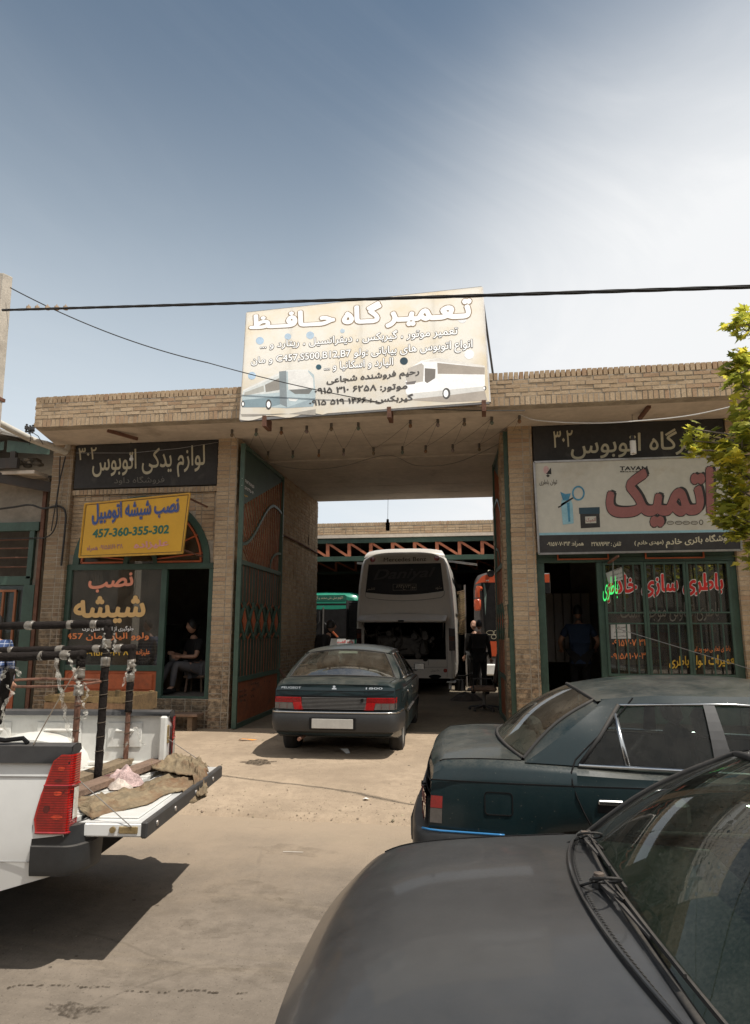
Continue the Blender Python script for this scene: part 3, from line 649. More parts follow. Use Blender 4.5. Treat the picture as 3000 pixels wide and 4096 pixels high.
# ================================================================ painted and printed signs
def plain_sign(name,label,loc,cat='sign'): return thing(name,label,cat,loc)
s=plain_sign('painted_sign','long black sign board painted with cream Persian lettering above the yellow sign',(-5.65,FY+.02,4.06))
obj('board',MB().bbox(-6.94,-4.31,FY+.02,FY+.09,4.08,4.868,.008),M['boardblack'],s); P0=PLY(FY+.02)
txt('لوازم یدکی اتوبوس',P0,'c1',(610,540),(1355,500),200,M['cream'],s,bold=.012,hr=205); txt('۳۰۲',P0,'c1',(520,398),(640,392),80,M['cream'],s,off=.005,bold=.01)
txt('فروشگاه داود',P0,'c1',(755,562),(1087,555),55,M['greytxt'],s)
s=plain_sign('painted_sign','long black sign board painted with cream Persian lettering partly covered by the white battery sign',(2.4,FY+.02,4.2))
obj('board',MB().bbox(.95,3.83,FY+.02,FY+.09,4.1,4.868,.008),M['boardblack'],s)
txt('تعمیرگاه اتوبوس',P0,'c4',(470,972),(1370,930),150,M['cream'],s,bold=.012); txt('۳۰۲',P0,'c4',(370,905),(480,898),95,M['cream'],s,off=.005,bold=.012)
# battery sign
SY=FY-.16; P0=PLY(SY); s=plain_sign('battery_sign','large white printed battery shop sign with big maroon lettering and a black strip below',(2.4,SY,2.8))
q=[P0.w('c4',*a) for a in ((290,1502),(1432,1480),(1392,948),(262,985))]
M['signwhite']=mat('weathered printed sign sheet',(.50,.475,.40),.45,var=.10,scale=1.6,stain=.35,scol=(.34,.25,.13),sscale=1.1)
obj('panel',MB().prism([tuple(v) for v in q],(0,.10,0)),M['signwhite'],s)
fm=MB()
for a,b in zip(q,q[1:]+q[:1]): fm.bar(a,b,.03,.03)
obj('edge_frame',fm,M['steel'],s)
obj('name_strip',flat(P0,'c4',[(292,1398),(1424,1378),(1431,1474),(292,1496)],.003),M['boardblack'],s)
obj('blue_stripe',flat(P0,'c4',[(290,1384),(1422,1364),(1424,1377),(291,1397)],.003),M['lightblue'],s)
txt('اتمیک',P0,'c4',(668,1358),(1278,1345),335,M['maroon'],s,off=.008,bold=.045,outline=(M['boardblack'],.014),shadow=(M['boardblack'],(.022,.025)))
txt('TAVAN',P0,'c4',(745,1032),(902,1030),23,M['boardblack'],s,bold=.03); txt('Battery',P0,'c4',(748,1044),(900,1042),9,M['boardblack'],s,bold=.02)
txt('توان باطری',P0,'c4',(293,1118),(392,1116),34,M['outline'],s,bold=.01)
obj('logo',flat(P0,'c4',[(330,1052),(358,1015),(360,1053)],.004),M['boardblack'],s); obj('logo',flat(P0,'c4',[(330,1062),(340,1053),(352,1062),(341,1071)],.004),M['boardblack'],s); obj('logo',disc(P0,'c4',330,1028,16,22,.0035),mat('pale pink print',(.55,.36,.34)),s)
txt('باطری',P0,'c4',(1278,1050),(1360,1046),40,M['pink'],s)
bt=obj('battery_picture',flat(P0,'c4',[(520,1242),(630,1240),(635,1352),(526,1358)],.003),M['boardblack'],s)
obj('battery_picture',flat(P0,'c4',[(515,1242),(632,1238),(633,1275),(517,1277)],.0045),mat('dark blue print',(.02,.05,.07)),s)
obj('picture_label',flat(P0,'c4',[(550,1292),(612,1290),(613,1328),(552,1330)],.0055),M['signwhite'],s); txt('اتمیک',P0,'c4',(554,1326),(610,1324),28,M['maroon'],s,off=.007,bold=.02)
for pts,m in (([(418,1195),(450,1210),(470,1195),(480,1225),(486,1330),(425,1338),(415,1230)],'lightblue'),([(447,1215),(462,1212),(467,1320),(456,1322)],'midblue'),([(410,1152),(440,1165),(470,1160),(455,1205),(425,1200)],'midblue'),([(396,1236),(412,1230),(415,1220),(485,1180),(490,1186),(420,1232),(400,1244)],'boardblack')): obj('splash_picture',flat(P0,'c4',pts,.004+.0004*len(pts)%.002),M[m],s)
def ringshape(pl,c,x,y,rx,ry,w,off): 
    n=22; a=[pl.w(c,x+rx*cos(2*pi*i/n),y+ry*sin(2*pi*i/n),off) for i in range(n)];b=[pl.w(c,x+(rx-w)*cos(2*pi*i/n),y+(ry-w)*sin(2*pi*i/n),off) for i in range(n)]
    return MB().add(a+b,[(i,(i+1)%n,n+(i+1)%n,n+i) for i in range(n)])
obj('splash_picture',ringshape(P0,'c4',512,1160,36,42,9,.0062),M['midblue'],s)
for x in (1030,1077,1120,1165): obj('approval_mark',ringshape(P0,'c4',x,1327,20,11,3,.004),M['outline'],s); txt('DMQT',P0,'c4',(x-13,1331),(x+13,1331),8,M['outline'],s)
obj('approval_mark',ringshape(P0,'c4',1204,1324,12,15,4,.004),M['outline'],s); obj('approval_mark',ringshape(P0,'c4',991,1326,11,13,3,.004),M['outline'],s)
for st,a,b,h in (('فروشگاه باتری خادم',(1005,1470),(1392,1442),58),('(مهدی خادم )',(828,1462),(992,1456),34),('تلفن : ۳۲۷۸۹۶۹۳',(585,1466),(753,1463),32),('همراه: ۰۹۱۵۷۰۷۰۳۱۴',(335,1466),(542,1462),32)): txt(st,P0,'c4',a,b,h,M['cream'],s,off=.006,bold=.025)
br=MB(); br.bar((1.05,SY+.05,2.84),(1.05,FY+.05,2.84),.04); br.bar((3.7,SY+.05,2.84),(3.7,FY+.05,2.84),.04); br.bar((1.05,SY+.105,2.9),(1.05,SY+.105,4.2),.03); br.bar((3.7,SY+.105,2.9),(3.7,SY+.105,4.2),.03); br.bar((2.1,FY-.25,2.74),(2.0,FY+.05,2.66),.03); obj('bracket',br,M['rust'],s)
# yellow sign, swung out at its right side
c=[at('c1',562,686,Y=10.48),at('c1',1255,617,Y=10.20),at('c1',1207,1013,Y=10.27),at('c1',523,1040,Y=10.55)]
PLs=PL(c[0],np.cross(c[1]-c[0],c[0]-c[3])); 
if PLs.n[1]>0: PLs.n=-PLs.n
s=plain_sign('yellow_sign','yellow sheet sign with blue and green lettering tilted over the arched fanlight',tuple((c[2]+c[3])/2))
q=[PLs.w('c1',*a) for a in ((523,1040),(1207,1013),(1255,617),(562,686))]
obj('panel',MB().prism([tuple(v) for v in q],tuple(-PLs.n*.03)),M['yellow'],s)
fm=MB()
for a,b in zip(q,q[1:]+q[:1]): fm.bar(a,b,.022,.022)
obj('edge_frame',fm,mat('yellow angle frame',(.55,.30,.03),.5,stain=.2),s)
fm=MB(); r=[PLs.w('c1',*a,.0025) for a in ((533,1031),(1200,1004),(1246,625),(570,693))]; r2=[PLs.w('c1',*a,.0025) for a in ((536,1028),(1197,1001),(1242,629),(573,696))]
for i in range(4): fm.add([r[i],r[(i+1)%4],r2[(i+1)%4],r2[i]],[(0,1,2,3)])
obj('border_line',fm,M['outline'],s)
txt('نصب شیشه اتومبیل',PLs,'c1',(612,826),(1180,768),135,M['blue'],s,bold=.028,off=.008,hr=128,outline=(M['yellow'],.014)); txt('نصب شیشه اتومبیل',PLs,'c1',(606,831),(1186,772),146,M['blue'],s,bold=.052,off=.0035,hr=139)
txt('457-360-355-302',PLs,'c1',(612,912),(1117,882),58,M['signgreen'],s,bold=.035,shear=.12)
txt('علیزاده',PLs,'c1',(885,995),(1115,975),56,M['pink'],s,bold=.04); txt('۰۹۱۵۵۱۶۱۰۳۸ همراه',PLs,'c1',(575,1005),(812,990),42,M['purple'],s,bold=.012)
br=MB()
for a in ((1205,990),(1225,640)): p=PLs.w('c1',*a,-.03); br.bar(p,(p[0]+.12,FY+.12,p[2]-.06),.025)
for a in ((540,1030),(570,700)): p=PLs.w('c1',*a,-.03); br.bar(p,(p[0]-.02,FY+.12,p[2]),.025)
obj('bracket',br,M['rust'],s)
# roof billboard, leaning back a little
c=[at('c2',130,225,Y=9.94),at('c2',1542,70,Y=9.94),at('c2',90,868,Y=9.40)]; PLs=PL(c[0],np.cross(c[1]-c[0],c[0]-c[2]))
if PLs.n[1]>0: PLs.n=-PLs.n
s=plain_sign('roof_billboard','large sun bleached printed billboard with two coach pictures standing on the parapet above the gateway',tuple(PLs.w('c2',840,820)))
def flexmat():
    m,t=mk('bleached banner print'); k=T(t); co=k.n('ShaderNodeTexCoord'); v=co.outputs['Object']
    c=k.mix(k.ss(k.noise(v,.9,6,.65),.36,.70),(.92,.88,.80),(.87,.74,.53)); c=k.mix(k.ss(k.noise(v,3,7,.7),.58,.8,0,.4),c,(.68,.54,.36))
    d=k.n('ShaderNodeBsdfDiffuse'); k.l(c,d.inputs[0]); tr=k.n('ShaderNodeBsdfTranslucent'); k.l(c,tr.inputs[0]); a=k.n('ShaderNodeMixShader'); a.inputs[0].default_value=.3; k.l(d.outputs[0],a.inputs[1]); k.l(tr.outputs[0],a.inputs[2])
    o=k.n('ShaderNodeOutputMaterial'); k.l(a.outputs[0],o.inputs[0]); return m
M['banner']=flexmat()
cor=((90,868),(1588,760),(1542,70),(130,225)); q=[PLs.w('c2',*a) for a in cor]
pnl=obj('panel',MB().grid(lambda u,v:PLs.w('c2',(90*(1-u)+1588*u)*(1-v)+(130*(1-u)+1542*u)*v,(868*(1-u)+760*u)*(1-v)+(225*(1-u)+70*u)*v+(10*sin(u*40)*(1-v)**8*(u<.35)),-.0005-.004*abs(mnoise.noise(Vector((u*6,v*4,0))))*0),60,24),M['banner'],s,smooth=True)
fm=MB()
for a,b in zip(q,q[1:]+q[:1]): fm.bar(Vector(a)-Vector(PLs.n)*.03,Vector(b)-Vector(PLs.n)*.03,.04,.04)
for u in (.2,.5,.8): a=Vector(q[0]).lerp(q[1],u)-Vector(PLs.n)*.035; b=Vector(q[3]).lerp(q[2],u)-Vector(PLs.n)*.035; fm.bar(a,b,.035)
obj('edge_frame',fm,M['steel'],s)
br=MB()
for x,y in ((235,865),(985,812),(1555,772)): p=PLs.w('c2',x,y,-.03); br.box(p[0]-.03,p[0]+.03,p[1]-.03,p[1]+.26,p[2]-.10,p[2]+.06)
obj('bracket',br,M['rust'],s)
br=MB(); p=PLs.w('c2',1545,120,-.04); br.tube([p,(p[0]+.28,p[1]+1.6,5.1)],.018,6); p=PLs.w('c2',140,240,-.04); br.tube([p,(p[0]-.05,p[1]+1.6,5.1)],.018,6); obj('brace',br,M['plastic'],s)
M['bannerwhite']=mat('bleached white print',(.94,.93,.91),.6,var=.03); M['bannerink']=mat('faded dark print',(.055,.048,.042),.6)
BW=dict(off=.0046,outline=(M['brownline'],.020))
txt('تـعـمیـر گـاه حــافــظ',PLs,'c2',(145,352),(1482,300),122,M['bannerwhite'],s,bold=.05,hr=195,off=.0052,outline=(M['brownline'],.034))
txt('تعمیر موتور ، گیربکس ، دیفرانسیل ، ریتارد و ...',PLs,'c2',(212,455),(1398,372),60,M['bannerwhite'],s,bold=.015,hr=70,off=.0052,outline=(M['bannerink'],.05))
txt('انواع اتوبوس های بیابانی :ولو C457,S500,B12,B7 و مان',PLs,'c2',(158,556),(1487,462),62,M['bannerwhite'],s,bold=.015,hr=75,off=.0052,outline=(M['bannerink'],.05))
txt('الیارد و اسکانیا و ...',PLs,'c2',(597,586),(1010,556),60,M['bannerwhite'],s,bold=.015,off=.0052,outline=(M['bannerink'],.05))
txt('رحیم فروشنده شجاعی',PLs,'c2',(610,670),(1168,614),55,M['bannerink'],s,bold=.03,off=.0046)
txt('موتور: ۰۹۱۵ ۳۱۰ ۶۲۵۸',PLs,'c2',(538,728),(1097,695),48,M['bannerink'],s,bold=.03,off=.0046)
txt('گیربکس : ۰۹۱۵ ۵۱۹ ۱۴۶۶',PLs,'c2',(505,797),(1132,763),50,M['bannerink'],s,bold=.03,off=.0046)
def pic(pts,col,off): obj('coach_picture',flat(PLs,'c2',pts,off),M.setdefault('pic%s'%(col,),mat('print %s'%(len(M)),col,.6,var=.12)),s)
pic([(95,835),(380,835),(545,805),(545,842),(330,832),(180,850),(100,850)],(.32,.29,.25),0.00075)
pic([(103,735),(110,690),(330,590),(372,572),(500,570),(535,600),(545,720),(530,790),(370,800),(270,795),(103,795)],(.42,.50,.52),0.00090); pic([(103,720),(110,690),(330,590),(368,575),(372,700),(240,715)],(.62,.64,.62),0.00105)
pic([(103,795),(104,752),(330,728),(330,778),(270,795)],(.20,.27,.30),.00108); pic([(330,795),(373,795),(545,735),(530,790),(370,800)],(.30,.37,.40),.00108); pic([(113,728),(118,706),(232,664),(236,700)],(.40,.39,.35),.00118); pic([(110,690),(330,585),(372,570),(500,568),(500,578),(372,580),(330,600),(112,700)],(.75,.74,.70),.00115); pic([(240,660),(325,620),(330,690),(245,705)],(.26,.24,.21),0.00120); pic([(325,580),(368,575),(373,795),(330,775)],(.22,.25,.26),0.00126); pic([(378,580),(495,575),(530,620),(532,680),(380,690)],(.72,.70,.66),0.00120); pic([(385,690),(530,682),(505,715),(420,715)],(.17,.17,.16),0.00138); pic([(380,740),(440,745),(425,760),(385,755)],(.75,.75,.72),0.00138)
for x,y,r in ((262,778,24),(108,775,14)): obj('coach_picture',disc(PLs,'c2',x,y,r*.75,r*1.3,0.00144),M['bannerink'],s); obj('coach_picture',disc(PLs,'c2',x,y,r*.45,r*.8,0.00162),M['bannerwhite'],s)
pic([(1085,750),(1560,690),(1575,755),(1330,765)],(.36,.31,.26),0.00075)
pic([(1085,640),(1110,560),(1180,515),(1290,498),(1560,545),(1562,695),(1350,722),(1100,748),(1085,700)],(.86,.85,.83),0.00090); pic([(1100,748),(1350,722),(1562,695),(1562,668),(1340,690),(1090,715)],(.62,.60,.56),.00098); pic([(1185,520),(1290,498),(1560,545),(1560,556),(1280,520)],(.70,.66,.60),.00100); pic([(1275,528),(1560,556),(1560,598),(1278,594)],(.33,.28,.23),0.00108); pic([(1200,560),(1265,565),(1262,620),(1215,650),(1200,640)],(.16,.14,.12),0.00108); pic([(1100,560),(1180,530),(1195,545),(1190,640),(1100,655),(1088,630)],(.45,.41,.36),0.00108); pic([(1085,645),(1150,635),(1140,655),(1090,660)],(.15,.13,.12),0.00120)
for x,y,r in ((1330,712,34),(1560,680,14)): obj('coach_picture',disc(PLs,'c2',x,y,r*.7,r,0.00132),M['bannerink'],s); obj('coach_picture',disc(PLs,'c2',x-3,y,r*.42,r*.66,0.00150),M['bannerwhite'],s)
for x,y,r,cc in ((210,395,24,(.42,.55,.68)),(378,370,20,(.45,.57,.68)),(512,362,24,(.45,.57,.68)),(706,336,14,(.5,.6,.68)),(162,605,24,(.42,.55,.68)),(1075,517,24,(.02,.05,.07)),(563,553,17,(.03,.09,.12)),(1467,477,30,(.85,.85,.85)),(1425,262,28,(.85,.85,.85))): obj('torn_hole',disc(PLs,'c2',x,y,r,r*.95,0.00168),M.setdefault('hole%s'%(cc,),mat('hole %d'%len(M),cc,.8)),s)
# ================================================================ gate leaves
def gate_leaf(label,P0,P1,ztop,green_low_near,mirror,full):
    P0=Vector(P0);P1=Vector(P1); d=(P1-P0);Lg=d.length;U=d.normalized();Nn=Vector((0,0,1)).cross(U)*(-1 if not mirror else 1)
    t=thing('gate_leaf',label,'gate',(P0.x,P0.y,.1),group=None)
    pt=lambda s,z,o=0:(P0.x+U.x*s+Nn.x*o,P0.y+U.y*s+Nn.y*o,z)
    f=MB(); w=.075
    f.bar(pt(.04,.12),pt(.04,ztop),w,.05,U); f.bar(pt(Lg-.04,.12),pt(Lg-.04,ztop),w,.05,U)
    for z in (.14,.86,2.76,ztop-.03): f.bar(pt(.07,z),pt(Lg-.07,z),.05,.075)
    obj('frame',f,M['green2'],t)
    sh=MB(); nU=1
    for s0,s1,z0,z1 in ((.075,Lg-.075,.90,2.72),): sh.add([pt(s0,z0,-.012),pt(s1,z0,-.012),pt(s1,z1,-.012),pt(s0,z1,-.012)],[(0,1,2,3)])
    # slanted green sheet at the top of the leaf
    gl=green_low_near; sh.add([pt(.075,gl,-.005),pt(Lg-.075,ztop-.12,-.005),pt(Lg-.075,ztop-.06,-.005),pt(.075,ztop-.06,-.005)],[(0,1,2,3)])
    obj('sheet',sh,M['green'],t)
    obj('kick_sheet',MB().add([pt(.075,.17,-.005),pt(Lg-.075,.17,-.005),pt(Lg-.075,.83,-.005),pt(.075,.83,-.005)],[(0,1,2,3)]),M['gateorange'],t)
    rods=MB()                                          # fanned thin rods in the upper field
    for i in range(17):
        s1=.1+(Lg-.2)*i/16; zt=gl+(ztop-.12-gl)*(s1-.075)/(Lg-.15)
        b=Lg*.72+(s1-Lg*.72)*.12; s_t=s1; zb=2.80
        # clip rods so that they stay inside the frame
        rods.bar(pt(s_t,zt,.0),pt(Lg*.30+s1*.62 if s1>.0 else s1,zb,.0),.014)
    for i in range(5):
        z=2.95+.18*i; rods.bar(pt(.08,z+.1),pt(.08+ (z-2.80)*.0+.35+.28*(i+1)*.3,2.80),.014)
    obj('rod_fan',rods,M['gateorange'],t)
    cv=MB(); pts=[]
    for i in range(25):
        u=i/24; s_=.08+(Lg-.16)*u; z=3.06+ (.98*(.5-.5*cos(pi*min(1,u*1.25))) ) - (.06*((u-.8)/.2)**2 if u>.8 else 0); pts.append(pt(s_,z))
    for a,b in zip(pts,pts[1:]): cv.bar(a,b,.045,.05)
    pts=[pt(Lg-.08-.75*cos(pi/2*i/10),2.80+.36*sin(pi/2*i/10)) for i in range(11)]
    for a,b in zip(pts,pts[1:]): cv.bar(a,b,.04,.045)
    obj('curved_bar',cv,M['green2'],t)
    # vertical bars that bend into a row of diamonds
    vb=MB(); nd=5 if full else 5; pitch=(Lg-.16)/nd
    for i in range(nd):
        c=.08+pitch*(i+.5)
        for sg in (-1,1):
            for k in (0,1):
                o=sg*(.09+.17*k)*pitch/.5
                vb.bar(pt(c+o,2.72,.01),pt(c+o,2.12,.01),.007); vb.bar(pt(c+o,.90,.01),pt(c+o,1.50,.01),.007)
            vb.bar(pt(c+sg*.26*pitch/.5*.96,2.12,.01),pt(c,1.97,.01) if False else pt(c+sg*.02,1.98,.01),.02)
            vb.bar(pt(c+sg*.26*pitch/.5*.96,1.50,.01),pt(c+sg*.02,1.64,.01),.02)
    obj('bar_grille',vb,M['gateorange'],t)
    dm=MB(); dk=MB()
    for i in range(nd):
        c=.08+pitch*(i+.5); h=.17;w=.105
        dm.prism([pt(c-w,1.80,.012),pt(c,1.80-h,.012),pt(c+w,1.80,.012),pt(c,1.80+h,.012)],Vector(Nn)*.02)
        for sg in (-1,1):
            dk.bar(pt(c+sg*pitch*.5,1.80,.02),pt(c,1.80+h*1.75,.02),.035,.045); dk.bar(pt(c+sg*pitch*.5,1.80,.02),pt(c,1.80-h*1.75,.02),.035,.045)
    obj('diamond_plate',dm,M['orange'],t); obj('diamond_trim',dk,M['green2'],t)
    return t,pt,Lg
GL,pt,Lg=gate_leaf('green and orange steel gate leaf with phone numbers, swung against the left gateway wall',(-3.84,10.66,.1),(-3.90,13.30,.1),4.76,3.70,False,True)
pl=PL(pt(.1,1),np.array(Vector((0,0,1)).cross(Vector(pt(1,1))-Vector(pt(0,1)))))
if pl.n[0]<0: pl.n=-pl.n
txt('۰۹۳۶۵۲۸۱۸۵۶',pl,'cA',(212,866),(372,985),42,M['bannerwhite'],GL,off=.008,bold=.02); txt('۰۹۱۵۸۲۴۵۰۳۰',pl,'cA',(208,955),(370,1068),42,M['bannerwhite'],GL,off=.008,bold=.02); txt('حمید',pl,'cA',(240,1082),(290,1106),38,M['winyellow'],GL,off=.008,bold=.02)
sc=MB(); rng=random.Random(8)
for (x0,y0,n,dx) in ((182,1500,6,16),(180,1565,7,14),(185,1625,6,14),(330,1400,8,13),(330,1480,4,15),(505,1380,3,30),(330,1560,3,16)):
    for i in range(n):
        x=x0+i*dx; y=y0-i*dx*.16; pts=[pl.w('cB',x+rng.uniform(-4,8),y+rng.uniform(-22,22),.008) for _ in range(4)]; sc.tube(pts,.004,4)
obj('scribble',sc,M['outline'],GL)
gate_leaf('narrow looking green and orange gate leaf swung in against the right gateway wall',(.53,10.86,.1),(.40,13.2,.1),4.84,3.86,True,True)
# string of lamp sockets under the canopy
sl_=thing('string_light','zigzag string of small coloured bulbs in dark sockets under the gateway canopy','lights',(-1.7,10.2,4.7))
up=[(37,95),(165,90),(298,82),(432,75),(562,62),(705,58),(980,45),(1125,40),(1265,35),(1410,28),(1556,20)]
lo=[(110,165),(230,152),(360,150),(497,144),(628,135),(785,158),(937,136),(1060,118),(1202,110),(1342,110),(1487,98)]
U_=[Vector(at('c3',x,y,Z=4.86)) for x,y in up]; L_=[Vector(at('c3',x,y,Y=11.5)) for x,y in lo]
for p in L_: p.z=min(p.z,4.80)
wire=MB(); cols=[(.16,.12,.08),(.12,.15,.12),(.20,.10,.05),(.22,.17,.16)]
seq=[]
for a,b in zip(U_,L_): seq+=[a,b]
for a,b in zip(seq,seq[1:]):
    if (a-b).length<3.2: wire.tube(sag(a,b,.03,6),.0022,4)
obj('wire',wire,M['rubber'],sl_)
M['socket']=mat('grey lamp socket',(.10,.085,.07),.7)
bm_=[mat('dull bulb %d'%i,c,.25) for i,c in enumerate(cols)]
for i,p in enumerate(U_+L_):
    sk=obj('socket',MB().lathe([(.0,.035),(.020,.03),(.023,-.03),(.018,-.05)],p,8),M['socket'],sl_); obj('bulb',MB().lathe([(.016,-.05),(.027,-.07),(.028,-.09),(.016,-.11),(0,-.115)],p,8),bm_[i%4],sk)
# loose thin wires
w=MB(); w.tube(crom([at('c3',70,160,Y=10.6),at('c3',200,250,Y=11.5),at('c3',330,290,Y=12.2),at('c3',480,300,Y=12.8),at('c3',640,280,Y=12.6),at('c3',860,225,Y=12.2),at('c3',1010,280,Y=12.6),at('c3',1200,270,Y=12.4),at('c3',1400,190,Y=11.6),at('c3',1560,90,Y=10.7)]),.006,5)
tag(obj('loose_wire',w,M['steel']),'long thin pale wire sagging across the gateway below the bulbs','wire')
w=MB(); w.tube(crom([at('c3',455,442,Y=16.4),at('c3',560,445,Y=16.4),at('c3',655,432,Y=16.5),at('c3',812,432,Y=16.5),at('c3',862,450,Y=16.6),at('c3',886,430,Y=16.6)]),.008,5); w.tube(crom([at('c3',862,450,Y=16.6),at('c3',860,570,Y=16.6)]),.005,5); w.tube(crom([at('c3',440,700,X=PW[0]+.02),at('c3',455,442,Y=16.4)]),.008,5)
hl=thing('hanging_lamp','dark lamp holder hanging on a cable at the far edge of the gateway ceiling','lamp',tuple(at('c3',860,615,Y=16.6)))
obj('cable',w,M['rubber'],hl); p=at('c3',860,590,Y=16.6); obj('lamp_holder',MB().lathe([(0,.13),(.03,.12),(.035,.04),(.055,.02),(.055,-.02),(.04,-.03),(.05,-.05),(.05,-.16),(.0,-.17)],p,10),M['black'],hl)
# bare bulbs on wires in front of the two painted signs
for c,x,yt,yb,lab in (('c1',865,275,385,'small white bulb hanging on a wire in front of the left black sign'),('c4',815,690,870,'white spiral lamp hanging on a wire in front of the right black sign')):
    a=at(c,x,yt,Y=10.35); b=at(c,x+4,yb,Y=10.4); t=thing('hanging_bulb',lab,'lamp',tuple(b)); obj('wire',MB().tube([a,b],.004,4),M['rubber'],t)
    if c=='c1': obj('bulb',MB().lathe([(0,.06),(.02,.05),(.022,.02),(.035,-.01),(.03,-.04),(0,-.055)],b,10),M['paper'],t)
    else:
        m=MB(); pts=[(b[0]+.035*cos(i*.9),b[1]+.035*sin(i*.9),b[2]+.02-.0035*i) for i in range(60)]; m.tube(pts,.013,6); obj('spiral_tube',m,M['white'],t); obj('cap',MB().lathe([(0,.1),(.025,.09),(.035,.02),(0,.02)],b,10),M['plastic'],t)
w=MB(); w.tube([at('c1',500,350,Y=10.6),at('c1',870,350,Y=10.5),at('c1',1180,320,Y=10.5),at('c1',1440,280,Y=10.6)],.004,4); tag(obj('loose_wire',w,M['steel']),'thin wire stretched across the left black sign','wire')
w=MB(); w.tube(crom([at('c4',180,715,Y=10.1),at('c4',290,750,Y=10.0),at('c4',600,765,Y=9.9),at('c4',900,748,Y=9.6),at('c4',1150,720,Y=9.2),at('c4',1420,662,Y=8.8)]),.008,5); tag(obj('loose_wire',w,M['paper']),'pale wire running from the gateway corner to the street tree','wire')
# green neon word in the battery shop window
P0=PLY(FY-.02); t=thing('neon_sign','small green glowing neon word hanging on a chain at the battery shop window','neon sign',tuple(P0.w('cSh',625,375)))
txt('باطری',P0,'cSh',(572,378),(682,362),178,mat('green neon',(.05,.6,.15),.4,emit=(.06,1,.2,.55)),t,hr=170,off=.004,bold=-.012); obj('chain',MB().tube([P0.w('cSh',648,60),P0.w('cSh',645,215)],.006,5),M['steel'],t)
# ================================================================ left neighbour shop
NB=thing('neighbour_shop','low grey rendered shop with green window frame and ridged tin roof at the left edge','building',(-9.4,11.2,.1))
def nb(name,mb,m,par=None,**k): return obj(name,mb,m,par or NB,**k)
w=MB(); w.box(-12.5,-7.74,11.22,11.4,3.58,4.42); w.box(-7.92,-7.74,11.22,11.4,.1,3.58); w.box(-12.5,-11.4,11.22,11.4,.1,3.58); nb('wall',w,M['plaster']); nb('interior_wall',MB().box(-12.5,-7.4,14,14.1,.1,4.6).box(-12.5,-7.42,11.4,14,4.44,4.5),M['dark'])
rf=MB(); r0=-8.36
for a,b,za,zb in ((r0,-7.42,5.13,4.93),(r0,-12.6,5.13,4.60)):
    n=int(abs(b-a)/.06)
    for i in range(n):
        x0=a+(b-a)*i/n;x1=a+(b-a)*(i+1)/n; z0=za+(zb-za)*i/n;z1=za+(zb-za)*(i+1)/n; o=.0
        rf.add([(x0,10.6,z0),(x1,10.6,z1),(x1,14.2,z1+.2),(x0,14.2,z0+.2),(x0,10.6,z0-.03),(x1,10.6,z1-.03)],[(0,1,2,3),(0,4,5,1)])
rf.tube([(r0,10.58,5.15),(r0,14.2,5.35)],.05,8); nb('tin_roof',rf,mat('dusty tin sheet',(.30,.27,.23),.5,.4,var=.3,stain=.3))
g_=MB(); g_.add([(-8.3,10.75,5.02),(-7.45,10.75,4.88),(-7.45,10.75,4.72),(-8.3,10.75,4.80)],[(0,1,2,3)]); g_.add([(-12,10.75,4.66),(-8.36,10.75,5.0),(-8.36,10.75,4.84),(-12,10.75,4.5)],[(0,1,2,3)]); nb('gable_board',g_,M['green2'])
rb=MB(); rng=random.Random(4)
for i in range(40): x=rng.uniform(-10,-7.75); y=rng.uniform(10.9,11.2); r=rng.uniform(.03,.07); rb.ell((x,y,4.66+rng.uniform(-.05,.07)),(r*1.5,r,r*.7),7,5)
nb('roof_rubble',rb,M['plaster'],smooth=True)
e=MB(); e.box(-12,-8.05,10.72,10.80,4.49,4.68); e.bar((-8.75,10.7,4.40),(-7.6,11.1,4.20),.05,.18); e.box(-8.2,-8.1,10.72,10.80,4.68,4.80); nb('steel_beam',e,mat('dark rusty beam',(.05,.042,.036),.8,stain=.3,scol=(.10,.05,.03)))
nb('roof_soffit',MB().box(-12,-7.75,10.8,11.2,4.40,4.46),M['concrete'])
f_=MB(); Y=11.2
f_.box(-12,-7.81,Y-.06,Y+.04,3.42,3.58); f_.box(-7.99,-7.89,Y-.05,Y+.04,2.55,3.42); f_.box(-12,-7.9,Y-.05,Y+.04,2.44,2.60); f_.box(-8.02,-7.80,Y-.05,Y+.04,.1,2.44); nb('window_frame',f_,M['green'],bevel=.005)
b_=MB()
for z in (2.77,2.94,3.11,3.27): b_.tube([(-12,Y,z),(-7.98,Y,z)],.014,6)
nb('window_grille',b_,M['rust'])
d_=MB()
for x in (-8.18,-8.42,-8.66,-8.9,-9.14): d_.box(x-.02,x+.02,Y-.03,Y+.01,.9,2.36)
for z in (.9,1.75,2.34): d_.box(-9.4,-8.16,Y-.035,Y+.012,z-.02,z+.02)
dr=nb('door',MB().box(-9.6,-8.02,Y+.03,Y+.05,.1,2.44),M['carglass']); nb('door_grille',d_,mat('brown orange grille paint',(.25,.085,.03),.6,stain=.3,scol=(.1,.05,.03)),dr); nb('kick_sheet',MB().box(-9.6,-8.06,Y-.01,Y+.03,.12,.88),M['orange'],dr)
nb('corner_strip',MB().box(-7.80,-7.73,Y-.04,Y+.0,.1,4.2),M['rust'])
w=MB(); w.tube(crom([at('cN',0,992,Y=11.1),at('cN',200,965,Y=11.0),at('cN',420,935,Y=10.9),at('cN',600,985,Y=10.8),at('cN',760,955,Y=10.69),at('cN',860,970,Y=10.69),at('cN',912,1060,Y=10.69),at('cN',900,1300,Y=10.69),at('cN',850,1780,Y=10.69)]),.018,6)
